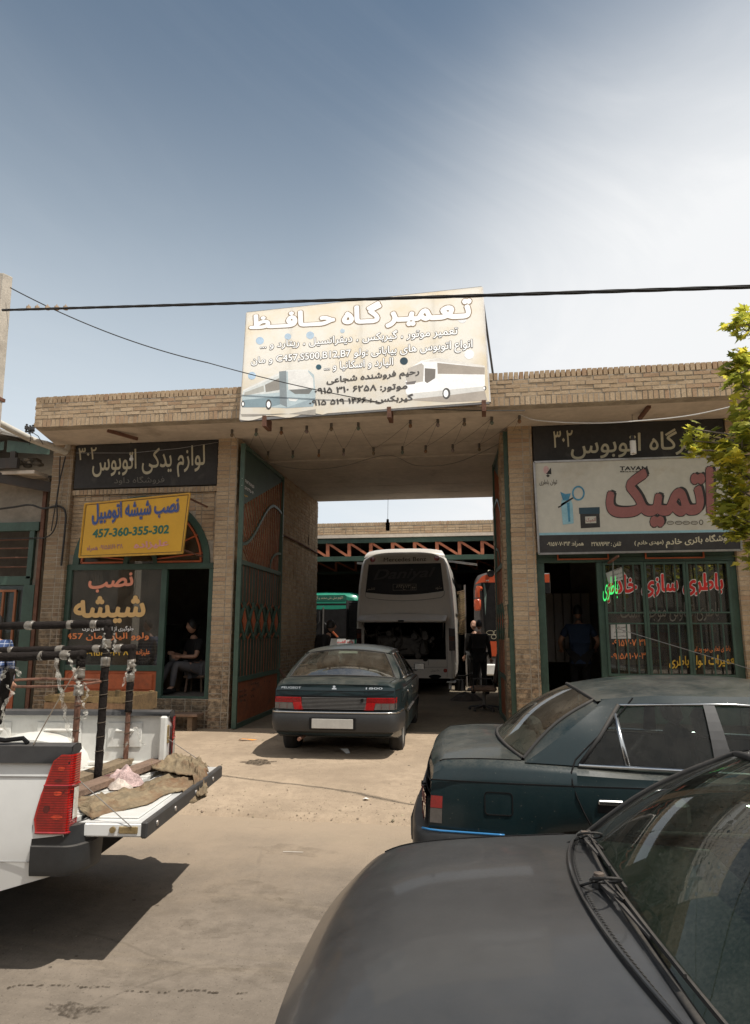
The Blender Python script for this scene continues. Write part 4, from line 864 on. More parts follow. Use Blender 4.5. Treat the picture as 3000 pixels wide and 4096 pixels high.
w.tube(crom([at('cN',835,260,Y=10.66),at('cN',815,700,Y=10.66),at('cN',760,1000,Y=10.66),at('cN',710,1300,Y=10.66)]),.010,5); w.tube(crom([at('cN',910,260,Y=10.66),at('cN',830,600,Y=10.66),at('cN',790,860,Y=10.66),at('cN',790,1150,Y=10.66),at('cN',720,1330,Y=10.66),at('cN',600,1395,Y=10.7),at('cN',480,1395,Y=11.1),at('cN',0,1410,Y=11.15)]),.012,5)
tag(obj('wall_cable',w,M['rubber']),'black cables draped down the left corner pier and across to the grey shop','cable')
# ================================================================ pole, overhead cables, gutter pipe
ux=-7.03; up_=thing('utility_pole','square tapered concrete pole with bolt holes at the left edge','pole',(ux,8.6,0))
pm=MB(); zt=7.0
pm.add([(ux-.20,8.42,-.1),(ux+.20,8.42,-.1),(ux+.20,8.78,-.1),(ux-.20,8.78,-.1),(ux-.115,8.5,zt-.05),(ux+.14,8.5,zt-.08),(ux+.14,8.7,zt-.04),(ux-.115,8.7,zt)],[(0,1,5,4),(1,2,6,5),(2,3,7,6),(3,0,4,7),(4,5,6,7)])
obj('shaft',pm,mat('old pole concrete',(.46,.41,.34),.9,var=.2,scale=4,bump=.6,bscale=40,stain=.2,scol=(.25,.2,.15)),up_,bevel=.01)
hm=MB()
for i in range(12): z=6.6-.42*i; hm.lathe([(0,0),(.016,0),(.016,-.004),(0,-.004)],(ux+.06-.0*i,8.5-.0165*i-.001 if False else 8.42+.08*(z+.1)/7.1-.002,z),8,'y')
obj('bolt_hole',hm,M['black'],up_); obj('band',MB().box(ux-.17,ux+.17,8.44,8.76,4.98,5.03),M['rust'],up_)
cb=MB(); pa=Vector(at('k',5,683,Y=8.35)); pb=Vector(at('k',1652,629,Y=5.6)); pb=pa+(pb-pa)*1.5
base=sag(pa,pb,.012,160)
for j in range(4):
    pts=[]
    for i,p in enumerate(base): a=i*.42+j*pi/2; pts.append(p+Vector((0,.0105*cos(a),.0105*sin(a))))
    cb.tube(pts,.0078,6)
oc=thing('overhead_cable','thick twisted black power cable crossing the whole picture in front of the billboard','cable',tuple(pa)); obj('strand',cb,M['rubber'],oc,smooth=True)
cl=MB()
for x in (323,420,535,640,740):
    t_=(x/2.82-5*1.816)/(1652*1.816*1.5); p=pa.lerp(pb,max(0.0,t_*.98)); p=Vector(at('cP',x,648,Y=p.y)); cl.lathe([(.0,.05),(.006,.045),(.01,.02),(.03,.015),(.035,-.03),(0,-.035)],p,8)
obj('clamp',cl,mat('ceramic clamp',(.35,.25,.16),.6),oc)
w=MB(); w.tube(sag(at('cP',115,425,Y=8.55),at('c2',-100,528,Y=9.45),.12)[:],.0085,5); w.tube(sag(at('c2',-100,528,Y=9.45),at('c2',1150,803,Y=9.42),.05),.0075,5); w.tube(sag(at('c2',1150,803,Y=9.42),at('c2',1800,815,Y=9.5),.01),.007,5); tag(obj('thin_cable',w,M['rubber']),'thin single cable dropping from the pole across the billboard','cable')
gp=MB(); gp.tube([at('cP',-60,1925,Y=9.25),at('cN',430,25,Y=10.0),at('cN',900,200,Y=10.62)],.055,14); gp.tube([at('cN',900,200,Y=10.62),at('cN',935,165,Y=10.70),at('cN',965,80,Y=10.78)],.052,14)
tag(obj('gutter_pipe',gp,mat('old white pipe',(.55,.52,.46),.55,var=.15,stain=.2,scol=(.3,.24,.17)),smooth=50),'white drain pipe sticking out from the left corner of the canopy','pipe')
iw=MB()
for x,y in ((300,1310),(338,1325),(370,1320)): iw.lathe([(0,.06),(.02,.05),(.012,.03),(.03,.02),(.03,-.03),(.015,-.04),(.02,-.08),(0,-.09)],at('cP',x,y+690,Y=9.6),8)
iw.bar(at('cP',290,2050,Y=9.6),at('cP',390,2040,Y=9.62),.02); iw.tube([at('cP',330,2050,Y=9.6),at('cP',350,2100,Y=9.62),at('cP',330,2200,Y=9.7)],.006,5); iw.tube([at('cP',370,2060,Y=9.6),at('cP',430,2100,Y=9.8),at('cP',490,2200,Y=10.2)],.006,5)
tag(obj('insulator',iw,M['plastic']),'cluster of small dark insulators and wires at the left end of the parapet','insulator')
# ================================================================ yard and shed behind the gateway
SH=thing('rear_shed','open fronted shed behind the yard with brick fascia and orange lattice girder','shed',(-2,20,.1))
def shp(name,mb,m,par=None,**k): return obj(name,mb,m,par or SH,**k)
b_=MB(); bricks(b_,(-10,20,0),(1,0,0),(0,-1,0),18,4.50,4.72); bricks(b_,(-10,20,0),(1,0,0),(0,-1,0),18,4.735,4.84,soldier=True); fas=shp('brick_fascia',b_,M['brick']); shp('mortar',MB().box(-10,8,20.01,20.2,4.47,4.83),M['mortar'],fas)
shp('girder_chord',MB().box(-10,8,19.97,20.15,4.22,4.36).box(-10,8,19.96,20.16,3.68,3.82),M['green']); shp('gutter_board',MB().box(-10,8,19.92,20.2,4.37,4.46),M['concrete'])
tr=MB(); x=-9.7; 
while x<8: tr.box(x-.05,x+.05,20.0,20.1,3.82,4.22); tr.bar((x+.05,20.05,4.20),(x+.60,20.05,3.84),.09,.07); x+=.66
shp('lattice',tr,M['truss'])
tr=MB(); x=-9.7
while x<8: tr.box(x-.04,x+.04,25.0,25.1,3.8,4.2); tr.bar((x,25.05,4.18),(x+.7,25.05,3.84),.07,.06); x+=.75
shp('rear_lattice',tr,M['truss']); shp('rear_chord',MB().box(-10,8,25,25.1,4.2,4.3).box(-10,8,25,25.1,3.7,3.8),M['green'])
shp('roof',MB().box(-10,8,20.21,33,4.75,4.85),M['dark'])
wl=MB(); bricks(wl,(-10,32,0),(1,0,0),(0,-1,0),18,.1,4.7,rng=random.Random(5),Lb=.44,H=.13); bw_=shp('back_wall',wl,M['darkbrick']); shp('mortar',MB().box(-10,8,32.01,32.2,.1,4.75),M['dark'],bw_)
wl=MB(); wl.box(-10.2,-10,16.86,33,.1,4.85); wl.box(8,8.2,16.86,33,.1,4.85); shp('side_wall',wl,M['plaster'])
for c,p,q,lab in (('cBus',(505,222),(560,228),'white tube lamp peeping out left of the white coach roof'),('cBus',(1300,205),(1560,238),'white tube lamp hanging level with the right side of the white coach roof'),('cBus',(1335,298),(1540,296),'dim tube lamp far back in the dark shed')):
    Yq=20.6 if p[1]<280 else 28; a=Vector(at(c,*p,Y=Yq)); b=Vector(at(c,*q,Y=Yq)); t=thing('tube_lamp',lab,'lamp',tuple((a+b)/2)); obj('fixture',MB().bar(a,b,.08,.05),M['white'],t); obj('tube',MB().tube([a-Vector((0,.06,.03)),b-Vector((0,.06,.03))],.018,8),M['white'],t); obj('hanger',MB().tube([(a+b)/2,(a+b)/2+Vector((0,0,4.8-a.z))],.006,4),M['steel'],t)
# ================================================================ saloon cars (local frame: x forward from the rear bumper, y to the car's left, z up)
def itp(x,t): return float(np.interp(x,[a for a,b in t],[b for a,b in t]))
def sm(t,x):                                          # smooth (cubic) interpolation through a table
    xs=[a for a,b in t]; ys=[b for a,b in t]
    if x<=xs[0]: return ys[0]
    if x>=xs[-1]: return ys[-1]
    i=max(j for j in range(len(xs)) if xs[j]<=x); i=min(i,len(xs)-2)
    def sl(j):
        if j==0: return (ys[1]-ys[0])/(xs[1]-xs[0])
        if j==len(xs)-1: return (ys[-1]-ys[-2])/(xs[-1]-xs[-2])
        a=(ys[j]-ys[j-1])/(xs[j]-xs[j-1]); b=(ys[j+1]-ys[j])/(xs[j+1]-xs[j])
        return 0 if a*b<=0 else 2*a*b/(a+b)
    h=xs[i+1]-xs[i]; t=(x-xs[i])/h; m0,m1=sl(i)*h,sl(i+1)*h
    return (2*t**3-3*t*t+1)*ys[i]+(t**3-2*t*t+t)*m0+(-2*t**3+3*t*t)*ys[i+1]+(t**3-t*t)*m1
def wheel(parent,x,y,r,w,side,rimm,tyrem=None):
    c=(x,y,r); s=side
    wl=obj('wheel',MB().lathe([(0,-.04*s),(r*.3,-.04*s),(r*.55,-.05*s)],c,16,'y'),M['black'],parent,world=False)
    obj('tyre',MB().lathe([(r*.6,-w/2),(r*.9,-w/2),(r*.985,-w*.36),(r,-w*.15),(r*.992,0),(r,w*.15),(r*.985,w*.36),(r*.9,w/2),(r*.6,w/2)],c,32,'y'),tyrem or M['tyre'],wl,world=False,smooth=40)
    o=w/2*s; rm=MB().lathe([(0,o*.7),(r*.16,o*.75),(r*.3,o*.55),(r*.5,o*.62),(r*.56,o*.9),(r*.63,o*.95)],c,24,'y')
    for k in range(8): a=2*pi*k/8; rm.lathe([(0,0),(.022,.0),(.022,.002)],(x+r*.42*cos(a),y+o*.62,r+r*.42*sin(a)),8,'y')
    obj('rim',rm,rimm,wl,world=False,smooth=40)
    return wl
def car(name,label,loc,rz,P,group=None,cat='car'):
    t=thing(name,label,cat,loc,rz,group); L_=P['L']; Rw=P['Rw']; Ra=Rw+.055
    ax=P['axles']; body=P['paint']
    hw=lambda x: sm(P['hw'],x); zt=lambda x: sm(P['zt'],x); cr=lambda x: sm(P['crown'],x)
    xs=set(np.linspace(P['x0'],P['x1'],P.get('nx',64)))
    for a in ax:
        for k in range(15): xs.add(a-Ra*cos(pi*k/14))
        xs.add(a-Ra-.004); xs.add(a+Ra+.004)
    for v in (P['xd'],P['xc'])+tuple(P['doors']): xs.add(v)
    for v in list(np.linspace(P['x0'],P['x0']+.12,5))+list(np.linspace(P['x1']-.2,P['x1'],8)): xs.add(v)
    xs=sorted(xs); xs=[x for i,x in enumerate(xs) if i==0 or x-xs[i-1]>.002]
    ND=P.get('nd',10); zc_=P['crease']
    def sec(x):
        h=hw(x); z1=zt(x); sill=sm(P['sill'],x); za=0
        for a in ax:
            if abs(x-a)<Ra: za=max(za,Rw+sqrt(max(0,Ra*Ra-(x-a)**2)))
        zs=max(sill,za); k=P.get('tuck',.03)
        cz=max(zc_,zs+.08); cz=min(cz,z1-.05)
        p=[(0,sill),(h-.18,sill),(h-.17,zs),(h-.015-k*(zs<.35),zs),(h-k*.6*(zs<.35),zs+.03),(h,zs+(cz-zs)*.5),(h+.004,cz-.012),(h-.003,cz+.006),(h-.012,cz+(z1-cz)*.55),(h-.038,z1-.020),(h-.078,z1)]
        w=h-.078; c=cr(x)
        for j in range(1,ND+1): y=w*(1-j/ND); p.append((y,z1+c*(1-(y/w)**2)))
        return p
    def sh(x,z,y):                                     # lean the tail and nose panels, round the plan of the ends
        d=0.
        if x<P['x0']+.35: k=(P['x0']+.35-x)/.35; d+=k*(itp(z,P['tail'])+P.get('tailbow',.05)*(abs(y)/hw(x))**3)
        if x>P['x1']-.5: k=(x-P['x1']+.5)/.5; d-=k*k*(itp(z,P['nose'])+P.get('nosebow',.12)*(abs(y)/.8)**2.4)
        return x+d
    G_={}
    S_=[sec(x) for x in xs]; n=len(S_[0])
    def cat_(i,j):
        x=(xs[i]+xs[i+1])/2
        if j>=10:
            if P['xd']<x<P['xc']: return None
            if x>=P['xc']: return 'bonnet'
            return 'boot_lid'
        if 4<=j<=8:
            d=P['doors']
            if d[0]<x<d[1]: return 'door0'
            if d[1]<x<d[2]: return 'door1'
        return 'body'
    for sg in (1,-1):
        for i in range(len(xs)-1):
            for j in range(n-1):
                c=cat_(i,j)
                if c is None: continue
                if c.startswith('door'): c+=('l' if sg>0 else 'r')
                q=[(sh(xs[a],S_[a][b][1],S_[a][b][0]),sg*S_[a][b][0],S_[a][b][1]) for a,b in ((i,j),(i+1,j),(i+1,j+1),(i,j+1))]
                if sg>0: q=q[::-1]
                G_.setdefault(c,MB()).add(q,[(0,1,2,3)])
        for i,e in ((0,1),(len(xs)-1,-1)):            # end panels
            for j in range(0,n-1):
                a=S_[i][j];b=S_[i][j+1]; q=[(sh(xs[i],z,y),sg*y,z) for y,z in (a,b)]+[(sh(xs[i],z,0),0,z) for y,z in (b,a)]
                if abs(a[1]-b[1])>1e-5: G_['body'].add(q if sg*e<0 else q[::-1],[(0,1,2,3)])
    objs={}
    for c,mb in G_.items():
        nm='door' if c.startswith('door') else c
        objs[c]=obj(nm,mb,P.get('bonnet_paint',body) if c=='bonnet' else body,t,world=False,smooth=34)
    # ---- greenhouse
    xw0,xw1,xr0,xr1,xb=P['xw0'],P['xw1'],P['xr0'],P['xr1'],P['xb']; zr=lambda x: sm(P['zroof'],x); yr=lambda x: sm(P['yroof'],x)
    def SP(x,tt,sg,o=0): 
        y0=hw(x)-.052; z0=zt(x)-.004; y=y0+(yr(x)-y0)*tt+.022*sin(pi*tt); z=z0+(zr(x)-z0)*tt
        return (x,sg*(y+o),z)
    def quadstrip(mb,A,B,sg,o=0,nu=8,nv=6,th=0):       # A,B: lists of (x,t) polylines
        def pos(L2,u):
            k=u*(len(L2)-1); i=min(int(k),len(L2)-2); f=k-i; return (L2[i][0]+(L2[i+1][0]-L2[i][0])*f,L2[i][1]+(L2[i+1][1]-L2[i][1])*f)
        def fn(u,v):
            a=pos(A,u);b=pos(B,u); return SP(a[0]+(b[0]-a[0])*v,a[1]+(b[1]-a[1])*v,sg,o)
        mb.grid(fn,nu,nv)
    tw=.90; pil=MB(); blk=MB(); chm=MB(); seal=MB(); panes=[]
    xq0,xq1=P['xq0'],P['xq1']                          # rear end of the side windows (bottom, top)
    xa0,xa1=xw0-.16,xw1-.02
    for sg in (1,-1):
        quadstrip(pil,[(xr0,0),(xr1,tw)],[(xq0,0),(xq1,tw)],sg); quadstrip(pil,[(xa0,0),(xa1,tw)],[(xw0,0),(xw1+.05,tw)],sg)
        quadstrip(pil,[(xr1-.01,tw),(xw1+.03,tw)],[(xr1+.04,1),(xw1-.01,1)],sg,nu=24,nv=2)
        quadstrip(blk,[(xb-.05,0),(xb-.045,tw)],[(xb+.05,0),(xb+.015,tw)],sg,.004)
        g1=MB(); quadstrip(g1,[(xq0,0),(xq1,tw)],[(xb-.05,0),(xb-.045,tw)],sg,-.010,10,8); g2=MB(); quadstrip(g2,[(xb+.05,0),(xb+.015,tw)],[(xa0,0),(xa1,tw)],sg,-.010,10,8); panes+=[g1,g2]
        chm.tube([SP(xq0+.0,.015,sg,.004),SP(xa0,.015,sg,.004)],.012,6) if True else 0
        chm.tube([SP(xq1,tw,sg,.004),SP((xq1+xa1)/2,tw,sg,.004),SP(xa1,tw,sg,.004)],.008,6)
        seal.tube([SP(xq0+.005,.015,sg,.002),SP((xq0+xq1)/2,tw*.5,sg,.003),SP(xq1,tw,sg,.002)],.012,6)
        if P.get('xdiv'): xd0,xd1=P['xdiv']; chm.tube([SP(xd0,.02,sg,-.002),SP(xd1,tw*.86,sg,-.002)],.014,6)
    def rearg(u,v,ins=0.,o=0.):                         # u across (0..1), v up
        e=2*u-1; yb=hw(xr0)-P['rgi'][0]-ins; yt=yr(xr1)-P['rgi'][1]-ins; y=(yb+(yt-yb)*v)*e
        xb_=xr0-P['rbow'][0]*(1-e*e); xt=xr1-P['rbow'][1]*(1-e*e)
        z0=zt(xr0)+.004+P['rbow'][2]*(1-e*e); z1=zr(xr1)-.01+P['rbow'][3]*(1-e*e)
        vv=v; b=.035*sin(pi*v); return (xb_+(xt-xb_)*v-b*.6-o,y,z0+(z1-z0)*v+b*.8+o*.4)
    def frontg(u,v,ins=0.,o=0.):
        e=2*u-1; yb=hw(xw0)-P['fgi'][0]-ins; yt=yr(xw1)-P['fgi'][1]-ins; y=(yb+(yt-yb)*v)*e
        xb_=xw0+P['fbow'][0]*(1-e*e); xt=xw1+P['fbow'][1]*(1-e*e); z0=zt(xw0)+P['fbow'][2]*(1-e*e); z1=zr(xw1)-.008+P['fbow'][3]*(1-e*e)
        b=.03*sin(pi*v); return (xb_+(xt-xb_)*v+b*.6+o,y,z0+(z1-z0)*v+b*.8+o*.4)
    for sg,k in ((1,1.),(-1,0.)):                        # faces of the pillars turned to the rear and front glass
        f1=lambda u,v,sg=sg,k=k: tuple(np.array(SP(xr0+(xr1-xr0)*v,tw*v,sg))*(1-u)+np.array(rearg(k,v))*u); pil.grid(f1,3,10)
        f2=lambda u,v,sg=sg,k=k: tuple(np.array(SP(xw0+(xw1+.05-xw0)*v,tw*v,sg))*(1-u)+np.array(frontg(k,v))*u); pil.grid(f2,3,10)
    for sg,k in ((1,1.),(-1,0.)):
        for a,b,c in ((rearg(k,1),SP(xr1,tw,sg),SP(xr1+.04,1,sg)),(frontg(k,1),SP(xw1+.05,tw,sg),SP(xw1-.01,1,sg))): pil.add([a,b,c],[(0,1,2)])
    def roof(u,v):
        e=2*v-1; xr=xr1-P['rbow'][1]*(1-e*e)*1.; xf=xw1+P['fbow'][1]*(1-e*e); x=xr+(xf-xr)*u; xe=xr1+(xw1-xr1)*u
        z=zr(xe)+P['rcrown']*(1-abs(e)**2.2)*(1 if 0<u<1 else 1)*(.35+.65*sin(pi*min(1,max(0,u)))**.6) 
        if u<=.0: z=rearg(v,1)[2]+.004
        if u>=1.: z=frontg(v,1)[2]+.004
        return (x,e*yr(xe),z-.006*abs(e)**8)
    obj('roof',MB().grid(roof,26,16),P.get('roof_paint',body),t,world=False,smooth=True)
    obj('pillar',pil,body,t,world=False,smooth=True); obj('centre_pillar',blk,M['plastic'],t,world=False); obj('window_trim',chm,P.get('trim',M['chrome']),t,world=False,smooth=True)
    for g in panes: obj('side_window',g,P.get('glass',M['carglass']),t,world=False,smooth=True)
    rw=obj('rear_window',MB().grid(lambda u,v: rearg(u,v),14,10),P.get('rglass',M['rearglass']),t,world=False,smooth=True)
    fw=obj('windscreen',MB().grid(lambda u,v: frontg(u,v),18,12),P.get('fglass',P.get('glass',M['carglass'])),t,world=False,smooth=True)
    for fn in (rearg,frontg):
        loop=[fn(i/14,0,0,.004) for i in range(15)]+[fn(1,i/8,0,.004) for i in range(1,9)]+[fn(1-i/14,1,0,.004) for i in range(1,15)]+[fn(0,1-i/8,0,.004) for i in range(1,9)]
        seal.tube(loop,.011,6,cap=False)
    obj('window_seal',seal,M['rubber'],t,world=False,smooth=True)
    # ---- interior
    inn=MB(); H0=P.get('seatz',.0); w=hw(xb)-.12
    inn.box(xr0-.3,xw0+.15,-w-.03,w+.03,.28,.31); inn.add([(xr0+.16,-w,zt(xr0)-.03),(xr0+.16,w,zt(xr0)-.03),(xr0-.16,w,zt(xr0)-.015),(xr0-.16,-w,zt(xr0)-.015)],[(0,1,2,3)])
    inn.add([(xr0+.16,-w,zt(xr0)-.03),(xr0+.16,w,zt(xr0)-.03),(xr0+.18,w,.3),(xr0+.18,-w,.3)],[(0,1,2,3)])
    for sg in (1,-1): inn.add([(xr0+.1,sg*(w+.03),.3),(xw0+.1,sg*(w+.03),.3),(xw0+.1,sg*(w+.045),zt(xw0)-.03),(xr0+.1,sg*(w+.045),zt(xr0)-.03)],[(0,1,2,3)])
    obj('cabin_tub',inn,M['plastic'],t,world=False)
    dsh=MB(); wd=hw(xw0)-.1
    dsh.grid(lambda u,v:(xw0+P['fbow'][0]*(1-(2*v-1)**2)-.02-(.5)*u,(2*v-1)*wd,zt(xw0)-.015+P['fbow'][2]*(1-(2*v-1)**2)-.02*u-.25*max(0,u-.8)**1*2.),10,10)
    obj('dashboard',dsh,P.get('dash',M['plastic']),t,world=False,smooth=True)
    for sg in (1,-1):
        st=MB(); y=.36*sg; xs_=P['xseat']
        st.bbox(xs_-.05,xs_+.45,y-.23,y+.23,.40+H0,.55+H0,.05); R_=Matrix.Translation((xs_-.02,y,.5+H0))@Matrix.Rotation(radians(-14),4,'Y'); st.bbox(-.06,.07,-.22,.22,0,.58,.05,R_); st.bbox(-.05,.05,-.12,.12,.60,.78,.04,R_)
        obj('seat',st,P.get('seat',M['seat']),t,world=False,smooth=30)
    st=MB(); R_=Matrix.Translation((xr0+.30,0,.5+H0))@Matrix.Rotation(radians(-16),4,'Y'); st.bbox(-.05,.09,-w+.04,w-.04,0,.50,.05,R_); st.bbox(.05,.5,-w+.04,w-.04,-.1,.05,.04,Matrix.Translation((xr0+.30,0,.5+H0)))
    for y in (-.36,.36): st.bbox(-.03,.06,-.13+y,.13+y,.51,.62,.03,R_)
    obj('rear_seat',st,P.get('seat',M['seat']),t,world=False,smooth=30)
    swm=MB(); Rm=Matrix.Translation((xw0-.42,P.get('drv',1)*.36,.80+H0))@Matrix.Rotation(radians(-62),4,'Y'); pts=[Rm@Vector((.185*cos(2*pi*i/24),.185*sin(2*pi*i/24),0)) for i in range(25)]; swm.tube(pts,.014,6,cap=False); swm.tube([Rm@Vector((-.18,0,0)),Rm@Vector((.18,0,0))],.012,6); swm.tube([Rm@Vector((0,0,0)),Rm@Vector((0,0,-.3))],.03,8)
    obj('steering_wheel',swm,M['plastic'],t,world=False,smooth=True)
    # ---- wheels and shut lines
    for a in ax:
        for sg in (1,-1): wheel(t,a,sg*(P['track']),Rw,.175,sg,P['rim'])
    sl=MB()
    def sideline(x,z0,z1,dx=0):
        for sg in (1,-1):
            pts=[]
            for i in range(9):
                z=z0+(z1-z0)*i/8; xx=x+dx*i/8; s=sec(xx); ys=[p for p in s[3:11]]; y=float(np.interp(z,[p[1] for p in ys],[p[0] for p in ys])); pts.append((xx,sg*(y+.0005),z))
            sl.tube(pts,.0045,4)
    for x,z0,dx in P['shut']: sideline(x,z0,zt(x)-.004,dx)
    for sg in (1,-1):
        for xa,xb2,j in ((P['x0']+.04,xr0-.02,10),(xw0+.1,P['x1']-.12,10)):
            pts=[]
            for i in range(20):
                x=xa+(xb2-xa)*i/19; s=sec(x)[j]; pts.append((sh(x,s[1],s[0]),sg*s[0],s[1]+.0005))
            sl.tube(pts,.0045,4)
    obj('shut_line',sl,M['black'],t,world=False)
    return t,dict(sec=sec,sh=sh,hw=hw,zt=zt,SP=SP,rearg=rearg,frontg=frontg,objs=objs,cr=cr)
M['seat']=mat('grey seat cloth',(.10,.095,.085),.9,var=.2)
M['green_paint']=mat('dusty dark green car paint',(.0045,.0155,.0185),.28,.0,var=.1,scale=2,coat=.25,spec=.35,dust=.40,dcol=(.21,.185,.145))
M['redlens']=mat('red lamp lens',(.30,.008,.009),.12,var=.25,scale=14,coat=1.); M['smokelens']=mat('smoky clear lens',(.11,.095,.085),.15,var=.2,coat=1.); M['lampdim0']=mat('dark lens rib',(.12,.006,.006),.3); M['rimm']=mat('dusty steel rim',(.20,.185,.165),.5,.5,dust=.5)
M['bumpergrey']=mat('dark grey bumper plastic',(.022,.023,.024),.45,var=.2,dust=.38,dcol=(.17,.145,.12)); M['bluetape']=mat('blue reflective strip',(.03,.17,.38),.3,var=.1); M['stripe']=mat('grey ribbed panel',(.085,.08,.075),.45,.3)
def sedan405(label,loc,rz,blue,writing,z=0):
    P=dict(L=4.41,x0=.06,x1=4.36,Rw=.30,axles=(.93,3.55),paint=M['green_paint'],track=.715,rim=M['rimm'],drv=1,nx=60,
     hw=[(.06,.765),(.25,.795),(.6,.83),(1.2,.85),(3.0,.848),(3.6,.835),(4.1,.80),(4.36,.74)],
     zt=[(.06,.945),(.085,.966),(.14,.985),(.5,1.0),(.9,.99),(1.3,.965),(2.2,.945),(3.0,.925),(3.3,.905),(3.8,.85),(4.2,.775),(4.36,.70)],
     crown=[(.06,.012),(.3,.022),(.7,.03),(3.1,.045),(3.8,.045),(4.36,.02)],sill=[(.06,.34),(.6,.26),(3.8,.24),(4.36,.30)],crease=.885,tuck=.04,
     tail=[(.3,.0),(.60,.0),(.72,.005),(.86,.015),(.90,.03),(.99,.055)],nose=[(.2,.0),(.55,.0),(.7,.06),(.8,.10)],tailbow=.05,nosebow=.12,
     xd=.64,xc=3.18,doors=(1.0,1.70,2.86),xw0=3.18,xw1=2.42,xr0=.66,xr1=1.10,xb=1.72,xq0=.95,xq1=1.215,xdiv=(1.215,1.185),
     zroof=[(1.10,1.325),(1.5,1.352),(2.0,1.352),(2.42,1.318)],yroof=[(1.10,.585),(1.6,.615),(2.1,.61),(2.42,.57)],rcrown=.075,
     rgi=(.115,.055),rbow=(.12,.07,.034,.045),fgi=(.07,.03),fbow=(.10,.08,.02,.045),xseat=1.95,shut=[(1.70,.30,.03),(2.86,.30,.05)])
    # door edges around the rear arch are drawn as shut lines only
    t,h=car('parked_saloon_car',label,loc,rz,P,'dusty dark green saloon cars')
    # bumper wrapping the tail
    def tailx(z,y): return h['sh'](.06,z,y)
    bp=MB(); prof=[(.00,.37),(-.055,.395),(-.075,.48),(-.075,.59),(-.06,.62),(.03,.625)]
    def bw(u,v):
        k=u*(len(prof)-1); i=min(int(k),len(prof)-2); f=k-i; dx=prof[i][0]+(prof[i+1][0]-prof[i][0])*f; z=prof[i][1]+(prof[i+1][1]-prof[i][1])*f
        s=2*v-1; a=s*1.5
        # plan curve: across the tail then along the flanks to the wheel arch
        d=abs(s)
        if d<.62: y=.70*d/.62; x=.06+.035*(d/.62)**3
        elif d<.74: k2=(d-.62)/.12; y=.70+.055*sin(k2*pi/2); x=.095+.10*(1-cos(k2*pi/2))+.04*k2
        else: k2=(d-.74)/.26; y=.755+.03*k2; x=.235+.30*k2
        nx,ny=(1,0) if d<.62 else (cos((min(d,.74)-.62)/.12*pi/2),-sin((min(d,.74)-.62)/.12*pi/2)) 
        return (x+dx*nx,(y+dx*ny)*(1 if s>0 else -1),z)
    obj('bumper',MB().grid(bw,len(prof)-1,72),M['bumpergrey'],t,world=False,smooth=50)
    tr=MB(); [tr.tube([np.array(bw(.79,i/72))+np.array((-.004,0,.004)) for i in rg],.0065 if blue else .012,6) for rg in ((range(0,13),range(60,73)) if blue else (range(73),))]; obj('bumper_strip',tr,M['bluetape'] if blue else M['chrome'],t,world=False,smooth=True)
    # tail panel: lamps, ribbed strip, plate
    def TP(y,z,o=0.): return (tailx(z,y)-o,y,z)
    def tp(y0,y1,z0,z1,o,y0b=None,y1b=None,n=8):
        y0b=y0 if y0b is None else y0b;y1b=y1 if y1b is None else y1b
        return MB().grid(lambda u,v: TP((y0b+(y1b-y0b)*u)*(1-v)+(y0+(y1-y0)*u)*v,z0+(z1-z0)*v,o),n,2)
    for sg in (1,-1):
        rl_=MB(); [rl_.tube([TP(sg*(.425+.33*i/8),z_,.0235) for i in range(9)],.0022,4) for z_ in (.7505,.7665,.7825)]; [rl_.tube([TP(sg*y_,.737,.0235),TP(sg*y_,.798,.0235)],.0022,4) for y_ in (.53,.67)]; [rl_.tube([TP(sg*y_,.657,.0215),TP(sg*y_,.730,.0215)],.002,4) for y_ in (.60,.70)]
        lp=obj('tail_lamp',tp(sg*.42,sg*.76,.735,.800,.022,sg*.412,sg*.763),M['redlens'],t,world=False,smooth=40); obj('inner_lens',tp(sg*.412,sg*.525,.65,.735,.022,sg*.385,sg*.505),M['redlens'],lp,world=False); obj('lens_rib',rl_,M['lampdim0'],lp,world=False); obj('reverse_lens',tp(sg*.53,sg*.763,.655,.732,.020,sg*.51,sg*.763),M['smokelens'],lp,world=False)
        # the lamp's wrap on the flank
        for z0,z1,m in ((.735,.800,'redlens'),(.655,.732,'smokelens')):
            obj('side_lens',MB().grid(lambda u,v:(h['sh'](.06+.085*u,z0+(z1-z0)*v,.8),sg*(h['hw'](.06+.085*u)+.005),z0+(z1-z0)*v),3,2),M[m],lp,world=False)
    rb=MB()
    for i in range(9): z=.655+.0163*i; rb.bbox(*(lambda x:(x-.016,x+.01))(tailx(z,0)),-.41,.41,z,z+.010,.003)
    obj('ribbed_panel',rb,M['stripe'],t,world=False); obj('panel_recess',tp(.42,-.42,.645,.81,.003),M['black'],t,world=False)
    obj('boot_lock',MB().lathe([(0,-.02),(.018,-.02),(.02,0)],(tailx(.775,0)-.005,-.36,.775),12,'x'),M['black'],t,world=False)
    pf=obj('plate_frame',MB().bbox(-.028,-.010,-.29,.29,.42,.565,.005),M['black'],t,world=False); obj('number_plate',MB().bbox(-.034,-.027,-.26,.26,.435,.55,.004),mat('blank pale plate',(.40,.385,.35),.5,var=.1),pf,world=False)
    sl=MB(); sl.tube([TP(.755-1.51*i/20,.875,.001) for i in range(21)],.005,4); sl.tube([TP(.755-1.51*i/20,.815,.001) for i in range(21)],.004,4); obj('shut_line',sl,M['black'],t,world=False)
